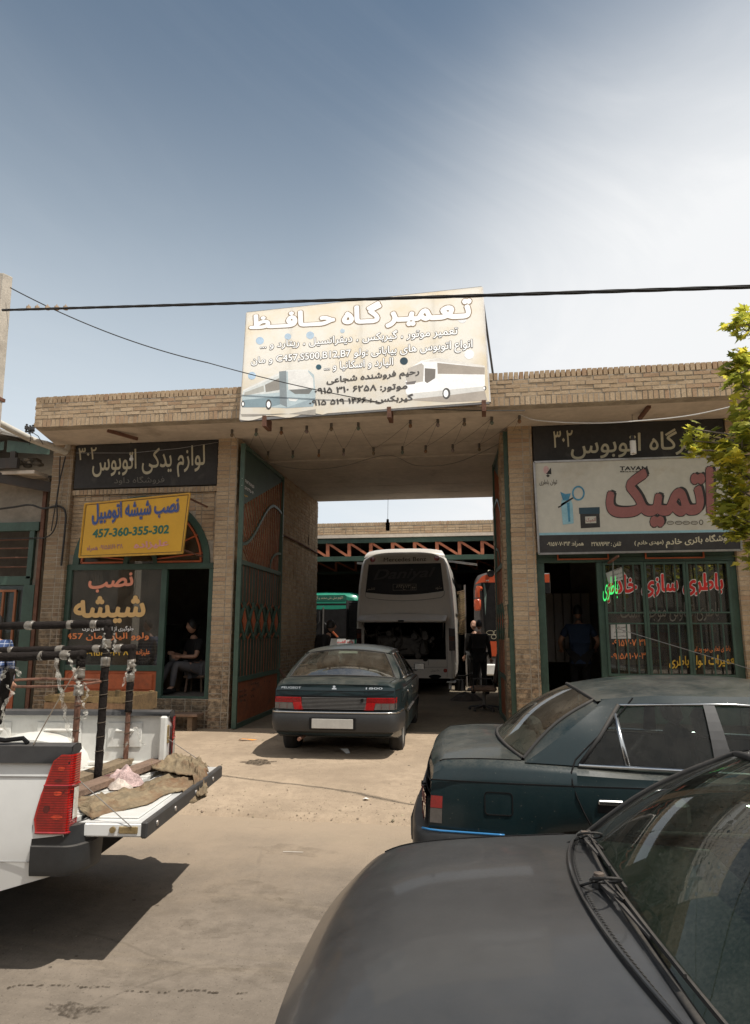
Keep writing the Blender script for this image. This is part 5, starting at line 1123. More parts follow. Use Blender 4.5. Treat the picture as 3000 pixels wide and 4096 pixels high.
    if writing:
        def bt(s,ya,yb,z0,z1,b): txtq(s,TP(ya,z0,.004),TP(yb,z0,.004),TP(ya,z1,.004),TP(yb,z1,.004),M['chrome'],t,.004,bold=b,world=False)
        bt('PEUGEOT',.69,.43,.897,.922,.012); bt('1800',-.40,-.61,.897,.922,.015)
        em=MB(); em.add([TP(.03-.06*a,.895+.05*b,.006) for a,b in ((.0,.0),(1.0,0),(.9,.35),(.6,.4),(.75,.8),(.4,.95),(.1,.75),(.3,.45),(.0,.3))],[tuple(range(9))]); obj('emblem',em,M['chrome'],t,world=False)
    dl=MB(); cl=MB()
    for sg in (1,-1):
        side=lambda x,z:(x,sg*(float(np.interp(z,[p[1] for p in h['sec'](x)[3:11]],[p[0] for p in h['sec'](x)[3:11]]))+.001),z)
        dl.tube([h['SP'](x,q,sg,.002) for x,q in ((1.30,.985),(1.24,.84),(1.13,.58),(1.02,.32),(.935,.09))]+[side(.905,.955),side(.905,.90),side(.925,.83),side(.955,.76),side(.985,.70),side(1.0,.66)],.0045,5)
        cl.tube([side(.13+3.7*i/40,.8875) for i in range(41)],.004,4)
    obj('shut_line',dl,M['black'],t,world=False); obj('crease_line',cl,M['black'],t,world=False)
    # fuel flap, handles, mirrors, exhaust
    fp=MB()
    q=[(.505+sx_*.075-sx_*(1-cos(a))*.016 if False else .505+sx_*(.075-.016)+.016*cos(a),.779+sz_*(.059-.016)+.016*sin(a)) for sx_,sz_,a0 in ((-1,-1,pi),(1,-1,1.5*pi),(1,1,0),(-1,1,.5*pi)) for a in (a0,a0+pi/4,a0+pi/2)]
    for a,b in zip(q,q[1:]+q[:1]): fp.tube([(a[0],-(h['hw'](a[0])+.0025),a[1]),(b[0],-(h['hw'](b[0])+.0025),b[1])],.004,4)
    obj('fuel_flap',fp,M['black'],t,world=False)
    for sg,d in ((1,'l'),(-1,'r')):
        for x,dd in ((1.035,'door0'),(1.78,'door1')):
            hd=obj('handle',MB().bbox(x,x+.13,sg*(h['hw'](x)+.004)-.012,sg*(h['hw'](x)+.004)+.012,.797,.823,.006),M['chrome'],h['objs'][dd+d],world=False); obj('handle_recess',MB().bbox(x-.005,x+.135,sg*(h['hw'](x)-.002)-.006,sg*(h['hw'](x)-.002)+.006,.755,.80,.004),M['black'],h['objs'][dd+d],world=False)
        mm=MB(); mm.bbox(2.86,2.95,sg*.90-.09,sg*.90+.09,.985,1.095,.02); mm.bar((2.93,sg*.80,.97),(2.92,sg*.87,1.0),.05,.04); mo=obj('wing_mirror',mm,M['plastic'],t,world=False); obj('mirror_glass',MB().box(2.855,2.859,sg*.90-.075,sg*.90+.075,.995,1.085),M['chrome'],mo,world=False)
        rbs=MB(); rbs.tube([(1.02+.3*0,sg*(h['hw'](1.2)+.006),.56),(3.1,sg*(h['hw'](2.5)+.006),.56)],.018,6); obj('side_moulding',rbs,M['plastic'],t,world=False)
    obj('exhaust',MB().tube([(-.02,.42,.30),(.4,.42,.30)],.022,8),M['rust'],t,world=False)
    # front end
    obj('grille',MB().box(4.30,4.335,-.38,.38,.58,.68),M['black'],t,world=False)
    for sg in (1,-1): obj('headlight',MB().bbox(4.17,4.30,sg*.55-.16,sg*.55+.16,.575,.685,.01),M['smokelens'],t,world=False)
    obj('front_bumper',MB().bbox(4.22,4.41,-.78,.78,.34,.56,.05),M['bumpergrey'],t,world=False)
    obj('parcel_shelf',MB().grid(lambda u,v:(lambda y:(lambda x:(x,y,h['zt'](x)+h['cr'](x)*(1-(y/.80)**2)+.007))((.66-.12*(1-(y/.66)**2)+.012)*(1-v)+.80*v))((2*u-1)*.64),16,4),mat('faded parcel shelf',(.075,.07,.06),.9),t,world=False,smooth=True)
    obj('shelf_trim',MB().bbox(.56,.63,-.55,.5,.99,1.012,.01),M['white'],t,world=False)
    if writing:
        s4=obj('window_sticker',MB().grid(lambda u,v: h['rearg'](.36+.24*u,.84+.12*v,0,-.02),4,2),mat('pale sticker',(.45,.47,.38),.6),t,world=False)
    return t,h
# gateway car: from contact points of its wheels
c0=np.array(at('k',758,1650,Z=.07)); hd=radians(90-1.6)
t1,h1=sedan405('dusty dark green saloon parked in the gateway with its tail to the street',(-1.80,8.56,.02),radians(91.2),False,True)
h=obj('lamp_tint',MB(),M['black']) if False else None
t2,h2=sedan405('dark green saloon with a bright blue bumper strip parked side on before the battery shop',(-.42,4.86,ROADZ),radians(0.6),True,False)
w=MB(); 
# aerial and roof rod seen over the roof of the side on car
obj('aerial',MB().tube([(2.42,-.2,1.39),(1.30,-.25,1.74)],.003,4),M['steel'],t2,world=False)
# ---------------------------------------------------------------- nearest car: dark grey, only bonnet, windscreen and far flank in view
M['grey_paint']=mat('faded dark grey car paint',(.028,.027,.027),.34,.0,var=.14,scale=2.2,coat=.3,dust=.16,dcol=(.13,.115,.095)); M['grey_bonnet']=mat('flat dark grey bonnet paint',(.033,.033,.0335),.30,.0,var=.18,scale=1.6,coat=.22,dust=.26,dcol=(.085,.078,.07),bump=.02,bscale=25)
PF=dict(L=3.62,x0=.05,x1=3.60,Rw=.27,axles=(.62,2.93),paint=M['grey_paint'],bonnet_paint=M['grey_bonnet'],track=.70,rim=M['rimm'],drv=1,nx=70,nd=24,
 hw=[(.05,.74),(.3,.78),(.9,.80),(2.4,.80),(3.0,.795),(3.35,.785),(3.60,.73)],
 zt=[(.05,.93),(.3,.96),(1.2,.955),(2.3,.955),(2.62,.955),(2.9,.94),(3.2,.915),(3.4,.89),(3.52,.855),(3.60,.79)],
 crown=[(.05,.02),(2.0,.05),(2.6,.06),(3.2,.055),(3.45,.04),(3.60,.02)],sill=[(.05,.34),(.5,.24),(3.2,.22),(3.56,.28)],crease=.70,tuck=.03,
 tail=[(.2,.0),(.95,.06)],nose=[(.2,.0),(.5,.0),(.65,.0),(.75,.01),(.82,.02),(.9,.04)],tailbow=.06,nosebow=.085,
 xd=.25,xc=2.66,doors=(.82,1.62,2.60),xw0=2.635,xw1=2.15,xr0=.22,xr1=.50,xb=1.55,xq0=.55,xq1=.68,
 zroof=[(.50,1.31),(1.0,1.345),(1.6,1.355),(2.15,1.30)],yroof=[(.5,.54),(1.2,.57),(2.15,.55)],rcrown=.075,
 rgi=(.10,.04),rbow=(.08,.05,.03,.05),fgi=(.055,.02),fbow=(.065,.08,.05,.05),xseat=1.45,shut=[(.82,.30,.0),(1.62,.28,.02),(2.56,.28,.02)],trim=M['plastic'],glass=M['screen'],fglass=M['screen'],dash=mat('pale green grey dashboard',(.13,.14,.115),.7,var=.1))
t3,h3=car('parked_small_car','dark grey small car nearest the camera showing its flat bonnet and tinted windscreen',(3.06,2.20,ROADZ),radians(180+1.0),PF)
# cowl grille between bonnet and glass, wipers, hoses
sec,sh,frontg=h3['sec'],h3['sh'],h3['frontg']
def cowl(u,v,o=0):
    y=(2*u-1)*.70; e=(2*u-1); xf=2.795-.26*y*y; xg=frontg(.5+e*.47,0)[0]-.005; x=xf+(xg-xf)*v
    s=h3['zt'](x)+h3['cr'](x)*(1-(y/.74)**2); return (x,y,s+.006-.02*sin(pi*min(1,v*1.1))+o)
obj('cowl_panel',MB().grid(lambda u,v:cowl(u,v),40,6),M['black'],t3,world=False,smooth=True)
sl=MB()
for i in range(86):
    u=.03+.94*i/85
    if .47<u<.52: continue
    sl.tube([cowl(u,.12,.004),cowl(u+.004,.32,.004),cowl(u+.008,.52,.004)],.0036,4)
obj('cowl_grille',sl,mat('worn cowl plastic',(.045,.043,.04),.6),t3,world=False)
ed=MB(); ed.tube([np.array(cowl(i/40,0))+np.array((.004,0,.004)) for i in range(41)],.005,6); obj('bonnet_edge',ed,M['grey_paint'],t3,world=False)
for k,(u0,u1) in enumerate(((.60,.955),(.22,.60))):
    pv=Vector(cowl(u0 if k==0 else .22,.62,.02))
    pv=Vector(cowl((.50,.14)[k],.60,.022)); tip=Vector(frontg((.93,.52)[k],.055,0,.02)); mid=Vector(frontg((.60,.24)[k],.035,0,.035))
    wa=MB(); wa.lathe([(0,.02),(.018,.018),(.022,-.01),(0,-.012)],pv,10); wa.bar(pv,mid,.012,.010); wa.bar(mid,mid.lerp(tip,.45)+Vector((0,0,.012)),.009,.007)
    wp=obj('wiper',wa,M['plastic'],t3,world=False); bl=MB()
    a=Vector(frontg((.52,.14)[k],.035,0,.012)); b=Vector(frontg((.955,.56)[k],.07,0,.012)); pts=[Vector(frontg((.52,.14)[k]+((.955,.56)[k]-(.52,.14)[k])*i/14,.035+.035*i/14,0,.010)) for i in range(15)]
    for p,q in zip(pts,pts[1:]): bl.bar(p,q,.007,.011)
    pts2=[p+Vector((.012,0,.016)) for p in pts[3:12]]
    for p,q in zip(pts2,pts2[1:]): bl.bar(p,q,.006,.007)
    obj('blade',bl,M['rubber'],wp,world=False); obj('pivot_cap',MB().lathe([(0,.03),(.014,.026),(.016,.01),(.008,0)],pv,10),mat('corroded cap %d'%k,(.13,.10,.08),.7,.3,var=.4,scale=30),wp,world=False)
    hs=MB(); c=pv+Vector((0,.10,.02)); hs.tube([c+Vector((.055*cos(a)*.7,.075*sin(a),.03*sin(a)+.02)) for a in [i*.33 for i in range(19)]],.0042,6); hs.tube([pv+Vector((.06,-.02,-.02)),pv+Vector((.0,.06,.03)),pv+Vector((-.03,.18,.02)),mid],.004,6); obj('washer_hose',hs,M['rubber'],wp,world=False)
obj('permit_sticker',MB().grid(lambda u,v: frontg(.055+.03*v,.40+.13*u,0,-.006),4,2),mat('pale blue paper',(.42,.52,.50),.7),t3,world=False)
hb=MB()
for sg in (1,-1): hb.bbox(3.40,3.53,sg*.56-.15,sg*.56+.15,.60,.72,.02)
obj('headlight',hb,M['smokelens'],t3,world=False) if False else [obj('headlight',MB().bbox(3.36,3.49,sg*.54-.15,sg*.54+.15,.58,.72,.02),M['smokelens'],t3,world=False) for sg in (1,-1)]
obj('grille',MB().bbox(3.45,3.525,-.36,.36,.60,.70,.01),M['black'],t3,world=False); obj('front_bumper',MB().grid(lambda u,v:(3.50+.13*sin(pi*u)**.5-.16*abs(2*v-1)**3,(2*v-1)*.80,.30+.28*u),8,24),M['bumpergrey'],t3,world=False,smooth=True)
for sg in (1,-1): obj('wing_mirror',MB().bbox(2.24,2.32,sg*.86-.08,sg*.86+.08,.97,1.07,.02),M['plastic'],t3,world=False)
# ---------------------------------------------------------------- white pickup (x forward = away from its tail, y = its left = nearer the camera)
M['whitepaint']=mat('white pickup paint',(.72,.72,.70),.28,.0,var=.05,scale=1.5,coat=.7,dust=.16,dcol=(.45,.37,.27)); M['bedwhite']=mat('scuffed white bed paint',(.62,.61,.57),.5,var=.1,scale=3,stain=.22,scol=(.33,.25,.17),sscale=3,dust=.15)
pang=atan2(-.107,-.994); pc=(-2.215,4.255,ROADZ); T_=thing('white_pickup','white pickup truck with open tailgate seen from its tail at the left edge','pickup',pc,pang)
def pk(name,mb,m,par=None,**k): k.setdefault('world',False); return obj(name,mb,m,par or T_,**k)
BF,BR_=.735,1.105                                       # bed floor and rail heights above the road
PL_=lambda c,x,y,lx=None,ly=None,z=None: None
def side(sg):
    mb=MB()
    def outer(u,v):                                     # outer skin from z .42 to rail
        x=-.0+1.75*u+.0; zb_=.40+.10*max(0,1-x/.35); z=zb_+(BR_-zb_)*v; y=.80+.018*sin(pi*min(1,v*1.0))-.05*max(0,.25-v)
        a=x-.98; 
        return (x,sg*y,z)
    nx,nz=44,14
    R=.43
    for i in range(nx):
        for j in range(nz):
            q=[outer((i+a)/nx,(j+b)/nz) for a,b in ((0,0),(1,0),(1,1),(0,1))]
            q=[(p[0],p[1],max(p[2],.36+sqrt(max(0,R*R-(p[0]-.98)**2)) if abs(p[0]-.98)<R else 0)) for p in q]
            if q[2][2]-q[0][2]<1e-4 and q[3][2]-q[1][2]<1e-4: continue
            mb.add(q if sg<0 else q[::-1],[(0,1,2,3)])
    return mb
for sg in (1,-1):
    pk('bed_side',side(sg),M['whitepaint'],smooth=30)
    sm2=MB(); sm2.tube([(.10+1.64*i/12,sg*(.8135),.972) for i in range(13)],.0028,4); sm2.tube([(.17+.34*i/6,sg*(.8115),.556) for i in range(7)],.0026,4); pk('panel_crease',sm2,M.setdefault('seamgrey',mat('panel seam grey',(.28,.27,.26),.6)))
    iw=MB(); y=sg*.735
    iw.add([(.0,y,BF),(1.75,y,BF),(1.75,y,BR_-.01),(.0,y,BR_-.01)],[(0,1,2,3) if sg<0 else (3,2,1,0)])
    iw.bbox(.0,.055,min(y-sg*.055,sg*.80),max(y-sg*.055,sg*.80),BF-.05,BR_-.01,.012)      # end post
    ins=pk('bed_inner_side',iw,M['bedwhite'])
    pn=MB()
    for a,b in ((.20,.46),(.66,1.0),(1.2,1.55)):
        pn.bbox(a,b,min(y,y-sg*.010),max(y,y-sg*.010),BF+.13,BR_-.06,.005); pn.bbox(a+.06,b-.06,min(y,y-sg*.025),max(y,y-sg*.025),BF+.24,BR_-.11,.008)
    pn.bbox(.06,1.75,min(y,y-sg*.03),max(y,y-sg*.03),BF,BF+.035,.01)
    pk('pressed_panel',pn,M['bedwhite'],ins)
    ar=MB(); ar.grid(lambda u,v:(.98+.40*cos(pi*u),y-sg*.17*v*(1 if v<.9 else 1),BF+.24*sin(pi*u)*(1-.15*v*v)),16,4); ar.add([(.98+.40*cos(pi*i/16),y-sg*.17,BF+.24*.85*sin(pi*i/16)) for i in range(17)],[tuple(range(17))]); pk('wheel_box',ar,M['bedwhite'],smooth=40)
    rl=MB(); rl.grid(lambda u,v:(-.012+1.77*u,sg*(.70+.125*v),BR_+.028*sin(pi*min(1,max(0,v*1.0)))**.35-.065*(v>.99)-.01*(v<.01)),6,10); rl.add([(-.012,sg*.70,BR_-.01),(-.012,sg*.825,BR_-.065),(-.012,sg*.80,BR_+.025),(-.012,sg*.73,BR_+.025)],[(0,1,2,3)]); pk('bed_rail',rl,M['plastic'],smooth=45)
    # lamp
    lz=[(.70,.145),(.77,.158),(.87,.135),(1.0,.095),(1.05,.08),(1.085,.035)]
    def lamp(u,v,o=.006):
        z=.70+.385*v; w=itp(z,lz); k=u
        if k<.5: x=w*(1-k*2); y=.819; nx,ny=0.,1.
        else: a=(k-.5)*2; b=min(1,a*2.2)*pi/2; x=-.022*sin(b); y=.819-.022*(1-cos(b))-.075*max(0,a-.2); nx,ny=-sin(b),cos(b)
        return (x+nx*o,sg*(y+ny*o),z)
    lp=pk('tail_lamp',MB().grid(lamp,24,12),M['redlamp'] if 'redlamp' in M else M.setdefault('redlamp',mat('ribbed red lamp lens',(.42,.012,.008),.10,var=.3,scale=9,coat=1.,bump=.25,bscale=22)),smooth=50)
    pk('reverse_lens',MB().grid(lambda u,v: lamp(.68+.26*u,.16+.40*v-.05*u*0,.010),5,6),M.setdefault('clearlens',mat('clear reversing lens',(.55,.52,.45),.1,var=.3,scale=30,coat=1.)),lp)
    for u_,v_,ru,rv,cc in ((.33,.82,.10,.03,'glow'),(.34,.50,.09,.03,'glow'),(.38,.20,.10,.03,'glow'),(.30,.66,.10,.02,'dim'),(.18,.30,.06,.05,'dim'),(.55,.52,.12,.03,'dim')):
        mm={'glow':M.setdefault('lampglow',mat('bright orange red reflector',(.58,.045,.015),.12,var=.5,scale=60,coat=1.)),'dim':M.setdefault('lampdim',mat('dark red lamp recess',(.10,.004,.004),.15,coat=1.))}[cc]
        g_=MB(); g_.add([lamp(min(.99,max(0.01,u_+ru*cos(2*pi*i/18))),v_+rv*sin(2*pi*i/18),.0075) for i in range(18)],[tuple(range(18))]); pk('reflector',g_,mm,lp)
    rb_=MB(); [rb_.tube([lamp(.04+.9*i/14,v_,.0068) for i in range(15)],.0016,4) for v_ in [.03+.94*j/30 for j in range(31)]]; pk('lens_flute',rb_,M['lampdim'],lp)
    ln=MB(); ln.tube([lamp(i/16,.60,.009) for i in range(17)],.005,5); ln.tube([lamp(i/16,.0,.007) for i in range(17)],.006,5); pk('lens_rib',ln,M['redlens'],lp)
    bp=MB()                                             # bumper end
    def bend(u,v,zs,out):
        a=v; x=.14-.0; 
        if a<.45: k=a/.45; return (.165-.165*k-.0,sg*(.815+out*.3),zs)
        k=(a-.45)/.55; return (-.0-.10*sin(k*pi/2)-out*.6,sg*(.815+out*.3-.20*k*k-.02*k),zs)
    prof=[(.49,.0),(.515,.02),(.60,.03),(.632,.03),(.637,.005),(.68,.0),(.728,-.002),(.731,-.08)]
    bp.grid(lambda u,v: bend(u,v,itp(u*(len(prof)-1),[(i,p[0]) for i,p in enumerate(prof)]),itp(u*(len(prof)-1),[(i,p[1]) for i,p in enumerate(prof)])),(len(prof)-1)*2,16)
    bp.add([(.165,sg*.80,.49),(.165,sg*.82,.735),(-.02,sg*.60,.73),(-.08,sg*.60,.49)],[(0,1,2,3)])
    pk('bumper_end',bp,M['bumpergrey'],smooth=40)
    pk('bed_latch',MB().bbox(-.006,.03,sg*.715-.02,sg*.715+.02,.93,1.03,.006).bbox(-.012,.0,sg*.71-.012,sg*.71+.012,.90,.95,.003),M.setdefault('latch',mat('yellowed latch metal',(.35,.26,.13),.5,.6,var=.3,scale=20)))
    # stay cable from the post to the tailgate
    pk('stay_cable',MB().tube([(-.01,sg*.70,.93),(-.33,sg*.755,BF-.02)],.0028,5),M.setdefault('cable',mat('dull stay cable',(.16,.14,.12),.6)))
    wheel(T_,.98,sg*.70,.345,.22,sg,M['rimm']); wheel(T_,3.95,sg*.70,.345,.22,sg,M['rimm'])
fl=MB()
for i in range(14): y=-.72+1.44*i/14; fl.box(.0,1.75,y,y+.07,BF-.03,BF); fl.box(.0,1.75,y+.07,y+1.44/14,BF-.03,BF-.008)
pk('bed_floor',fl,M['bedwhite']); pk('bed_front',MB().box(1.75,1.79,-.80,.80,.60,BR_+.02),M['whitepaint']); pk('chassis',MB().box(.1,4.8,-.42,.42,.38,.62).box(.02,.1,-.62,.62,.45,.66),M['black'])
tg=MB()                                                # tailgate lowered flat
tg.bbox(-.385,-.03,-.745,.745,BF-.075,BF-.005,.012); tgo=pk('tailgate',tg,M['whitepaint'],bevel=.004); pk('tailgate_cap',MB().bbox(-.41,-.375,-.75,.75,BF-.08,BF+.004,.008),M['plastic'],tgo); pk('tailgate_inner',MB().bbox(-.33,-.08,-.66,.66,BF-.006,BF+.006,.006),M['bedwhite'],tgo)
for sg in (1,-1): pk('latch_plate',MB().bbox(-.36,-.26,sg*.748-.004,sg*.748+.004,BF-.055,BF-.02,.003).lathe([(0,.0),(.016,.0),(.016,.012*sg),(0,.014*sg)],(-.23,sg*.75,BF-.035),10,'y'),M['latch'],tgo)
for y in (-.5,-.1,.3,.6): pk('cap_bolt',MB().lathe([(0,-.416),(.014,-.415),(.016,-.409)],(0,y,BF-.04),10,'x'),M['steel'],tgo)
hk=MB(); hk.tube([(.50,.79,BR_+.03),(.44,.80,BR_+.055),(.36,.80,BR_+.045),(.27,.79,BR_+.055),(.24,.79,BR_+.03)],.012,6); pk('tie_hook',hk,M['black'])
# cab, simple but complete (outside the frame)
cbm=MB(); prof=[(1.80,.42),(1.80,1.10),(1.92,1.62),(2.3,1.74),(3.2,1.73),(3.95,1.18),(4.95,1.05),(5.05,.75),(5.05,.42)]
for sg in (1,-1):
    cbm.add([(x,sg*(.82 if z<1.15 else .82-.16*(z-1.15)/.6),z) for x,z in prof],[tuple(range(9)) if sg<0 else tuple(range(9))[::-1]])
for a,b in zip(prof,prof[1:]):
    f=lambda z:.82 if z<1.15 else .82-.16*(z-1.15)/.6
    cbm.add([(a[0],f(a[1]),a[1]),(a[0],-f(a[1]),a[1]),(b[0],-f(b[1]),b[1]),(b[0],f(b[1]),b[1])],[(0,1,2,3)])
pk('cab',cbm,M['whitepaint'],bevel=.02)
for sg in (1,-1):
    pk('side_window',MB().add([(1.98,sg*.79,1.18),(2.85,sg*.80,1.16),(2.85,sg*.72,1.64),(2.05,sg*.72,1.62)],[(0,1,2,3)]).add([(2.95,sg*.80,1.16),(3.8,sg*.81,1.18),(3.2,sg*.71,1.64),(2.95,sg*.72,1.64)],[(0,1,2,3)]),M['black'])
pk('cab_window',MB().add([(1.845,-.6,1.2),(1.845,.6,1.2),(1.925,.55,1.58),(1.925,-.55,1.58)],[(0,1,2,3)]),M['black'])
# ---------------------------------------------------------------- foam wrapped rack standing on the pickup bed
BZ=ROADZ+BF
rack=thing('pipe_rack','steel pipe rack wrapped in black foam and torn film standing on the pickup bed','rack',(-3.2,4.45,BZ))
def wob(p,q,r,n,seed,amp=.15):
    p=Vector(p);q=Vector(q); pts=[];rs=[]
    for i in range(n+1):
        v=p.lerp(q,i/n); pts.append(v+Vector((mnoise.noise(Vector((i*.7,seed,0))),mnoise.noise(Vector((i*.7,seed,5))),mnoise.noise(Vector((i*.7,seed,9)))))*.004); rs.append(r*(1+amp*mnoise.noise(Vector((i*1.3,seed,3)))))
    return pts,rs
def hoop(Y,xt,yt,xl,yl,xb,foamto,seed,r=.0275,foot=None):
    top=Vector(at('cK',xt,yt,Y=Y)); lft=Vector(at('cK',xl,yl,Y=Y)); base=Vector((top.x+.0,Y,BZ))
    if foot: base=Vector((foot[0],foot[1],BZ))
    far=top+(lft-top).normalized()*2.0
    pm=MB(); pm.tube([base,top],.019,8); pm.tube([far,top],.019,8); pm.tube([(far.x,Y,BZ),far],.019,8)
    h=obj('hoop',pm,M['rust'],rack)
    f=MB(); a,b=wob(top-Vector((0,0,-.0)),top.lerp(base,foamto),r,26,seed); f.tube(a,b,10); a,b=wob(top+Vector((.022,0,.0)),far,r,60,seed+4); f.tube(a,b,10); f.ell(top,(r*1.15,r*1.1,r*1.15),10,8); obj('foam_wrap',f,M['foam'],h,smooth=True)
    tp=MB(); rng=random.Random(seed)
    for k in range(5):
        u=(.05,.16,.35,.62,.9)[k]; c=top.lerp(far,u*.8); d=(far-top).normalized()*.045*rng.uniform(.6,1.4); a,b=wob(c,c+d,r*1.10,5,seed+k,.25); tp.tube(a,b,10)
    for k in range(2):
        c=top.lerp(base,.10+.12*k); a,b=wob(c,c-Vector((0,0,.06)),r*1.12,5,seed+9+k,.25); tp.tube(a,b,10)
    obj('film_tape',tp,M['film'],h,smooth=True)
    rp=MB()
    for k in range(9): z=top.lerp(base,.12+.8*k/9); rr=r*1.05 if k/9<foamto else .022; rp.tube([z+Vector((rr*cos(i),rr*sin(i),.010*i/3)) for i in [j*.5 for j in range(14)]],.0022,4,cap=False)
    obj('binding_string',rp,M.setdefault('string',mat('jute string',(.10,.078,.055),.9)),h)
    return top,base,far
tA=hoop(4.448,1020,108,0,128,1020,.99,11); tB=hoop(4.924,1248,335,75,358,1250,.55,23); tC=hoop(4.04,768,398,0,420,755,.12,37); 
pm=MB(); a=Vector(at('cK',90,560,Y=4.12)); b=Vector((a.x-.10,4.05,BZ)); pm.tube([b,a],.024,8); fp_=obj('hoop',pm,M['rust'],rack); f=MB(); q,r_=wob(a+Vector((0,0,.02)),a.lerp(b,.45),.036,16,51); f.tube(q,r_,10); obj('foam_wrap',f,M['foam'],fp_,smooth=True)
def strip(mb,pts,w,seed,c='cK',Y=4.0):
    P=[Vector(at(c,x,y,Y=Y-.02*i)) for i,(x,y) in enumerate(pts)]; n=len(P)*5; V=[];F=[]
    for i in range(n+1):
        k=i/n*(len(P)-1); j=min(int(k),len(P)-2); p=P[j].lerp(P[j+1],k-j); ww=w*(.6+.8*abs(mnoise.noise(Vector((i*.45,seed,1)))))
        V+=[p+Vector((-ww,.008*sin(i*1.7+seed),.004*sin(i*2.1))),p+Vector((0,-.012*sin(i*1.3),0)),p+Vector((ww,.012*sin(i*1.1+2),-.004))]
    for i in range(n): o=i*3; F+=[(o,o+1,o+4,o+3),(o+1,o+2,o+5,o+4)]
    mb.add(V,F)
def filmmat():
    m,t=mk('crumpled clear film'); k=T(t); co=k.n('ShaderNodeTexCoord'); b=k.n('ShaderNodeBsdfPrincipled'); b.inputs['Base Color'].default_value=(.50,.46,.39,1); b.inputs['Roughness'].default_value=.2
    k.l(k.bump(k.noise(co.outputs['Object'],55,4,.6),.8,.02),b.inputs['Normal']); tr=k.n('ShaderNodeBsdfTransparent'); a=k.n('ShaderNodeMixShader'); k.l(k.ss(k.noise(co.outputs['Object'],22,4),.3,.7,.15,.65),a.inputs[0]); k.l(tr.outputs[0],a.inputs[1]); k.l(b.outputs[0],a.inputs[2]); o=k.n('ShaderNodeOutputMaterial'); k.l(a.outputs[0],o.inputs[0]); return m
M['clearfilm']=filmmat()
sm_=MB()
for pts,w,s_ in (([(530,430),(548,600),(580,760),(605,900),(630,1050),(670,1200),(710,1300),(750,1395)],.020,1),([(640,380),(670,470),(700,545),(712,600),(745,680)],.016,2),([(735,690),(760,760),(730,840),(790,850),(810,960),(795,1000)],.014,3),([(800,660),(830,740),(815,800),(770,840)],.009,4),([(985,190),(978,260),(1000,330),(1030,370)],.010,5),([(1075,190),(1085,280),(1070,340),(1085,375)],.010,6)): strip(sm_,pts,w,s_,Y=4.0 if pts[0][0]<900 else 4.40)
strip(sm_,[(1230,460),(1205,540),(1180,620),(1158,695)],.010,7,Y=4.88); strip(sm_,[(1250,450),(1275,500),(1265,560),(1235,575)],.012,8,Y=4.87); strip(sm_,[(1290,1080),(1300,1150),(1330,1230),(1380,1245)],.010,9,Y=4.88); strip(sm_,[(1270,1080),(1225,1160),(1165,1310)],.006,10,Y=4.88); strip(sm_,[(90,500),(40,560),(10,640)],.02,12,Y=4.05); strip(sm_,[(60,680),(120,760),(40,860),(20,1010),(95,1180),(85,1260)],.016,13,Y=4.03); strip(sm_,[(100,490),(160,520),(190,610)],.022,14,Y=4.05)
obj('film_strip',sm_,M['clearfilm'],rack,smooth=True)
cr_=MB(); cr_.tube([at('cK',130,640,Y=4.2),at('cK',400,625,Y=4.35),at('cK',985,640,Y=4.44)],.009,6); cr_.tube([at('cK',120,700,Y=4.2),at('cK',460,700,Y=4.3),at('cK',720,690,Y=4.3),at('cK',985,648,Y=4.44)],.009,6); obj('cross_rod',cr_,M['rust'],rack)
rp=MB(); rp.tube(sag(at('cK',315,1250,Z=1.06),at('cK',745,510,Y=4.0),-.01),.0032,5); tag(obj('rope',rp,M['string']),'taut jute rope from the bed hook up to the front rack post','rope')
# planks and rags on the bed, sacking over the tailgate
plk=MB()
for (a,b,w) in (((-2.42,3.9),(-2.35,5.0),.12),((-2.62,3.95),(-2.60,4.95),.12),((-2.95,4.0),(-2.95,4.9),.12)): plk.bar((*a,BZ+.03),(*b,BZ+.035),w,.035)
tag(obj('bed_planks',plk,M['oldwood']),'dirty old boards lying across the pickup bed','planks')
def cloth(name,label,cat,back,front,zf,m,nu=90,nv=26,amp=.03,seed=0,hang=0.):   # limp cloth between two edges, with folds running along it
    def on(E,u):
        q=u*(len(E)-1); a=min(int(q),len(E)-2); return Vector(E[a]).lerp(Vector(E[a+1]),q-a)
    def fn(u,v):
        a,b=on(back,u),on(front,u); p=a.lerp(b,v); e=min(1,min(u,1-u,v,1-v)*9)
        p.x+=.016*mnoise.noise(Vector((u*9,v*9,seed)))+.005*mnoise.noise(Vector((u*40,v*40,seed))); p.y+=.016*mnoise.noise(Vector((u*9,v*9,seed+7)))+.005*mnoise.noise(Vector((u*40,v*40,seed+7)))
        r1=max(0,1-abs(mnoise.noise(Vector((u*2.2+v*1.6,v*3.4-u*.6,seed))))*3.2)**2; r2=max(0,1-abs(mnoise.noise(Vector((u*5+3,v*3.2+u*1.2,seed+2))))*3.5)**2
        z=zf(p.x,p.y)+.008+amp*(r1*.9+r2*.5)*(.35+.65*e)+.004*mnoise.noise(Vector((u*30,v*24,seed)))
        return (p.x,p.y,z)
    o=obj(name,MB().grid(fn,nu,nv),m,smooth=True); s=o.modifiers.new('thickness','SOLIDIFY'); s.thickness=.004; s.offset=1
    return tag(o,label,cat)
M['sack']=mat('dirty burlap sacking',(.25,.19,.115),.95,var=.4,scale=5,bump=.9,bscale=160,stain=.55,scol=(.17,.068,.026),sscale=4)
wt=lambda c,x,y: (*at(c,x,y,Z=BZ)[:2],0)
def edge(x,y,k=.10): d=x+1.845-.107*(4.3-y); return BZ-(k*min(1,d/.05) if d>0 else 0)
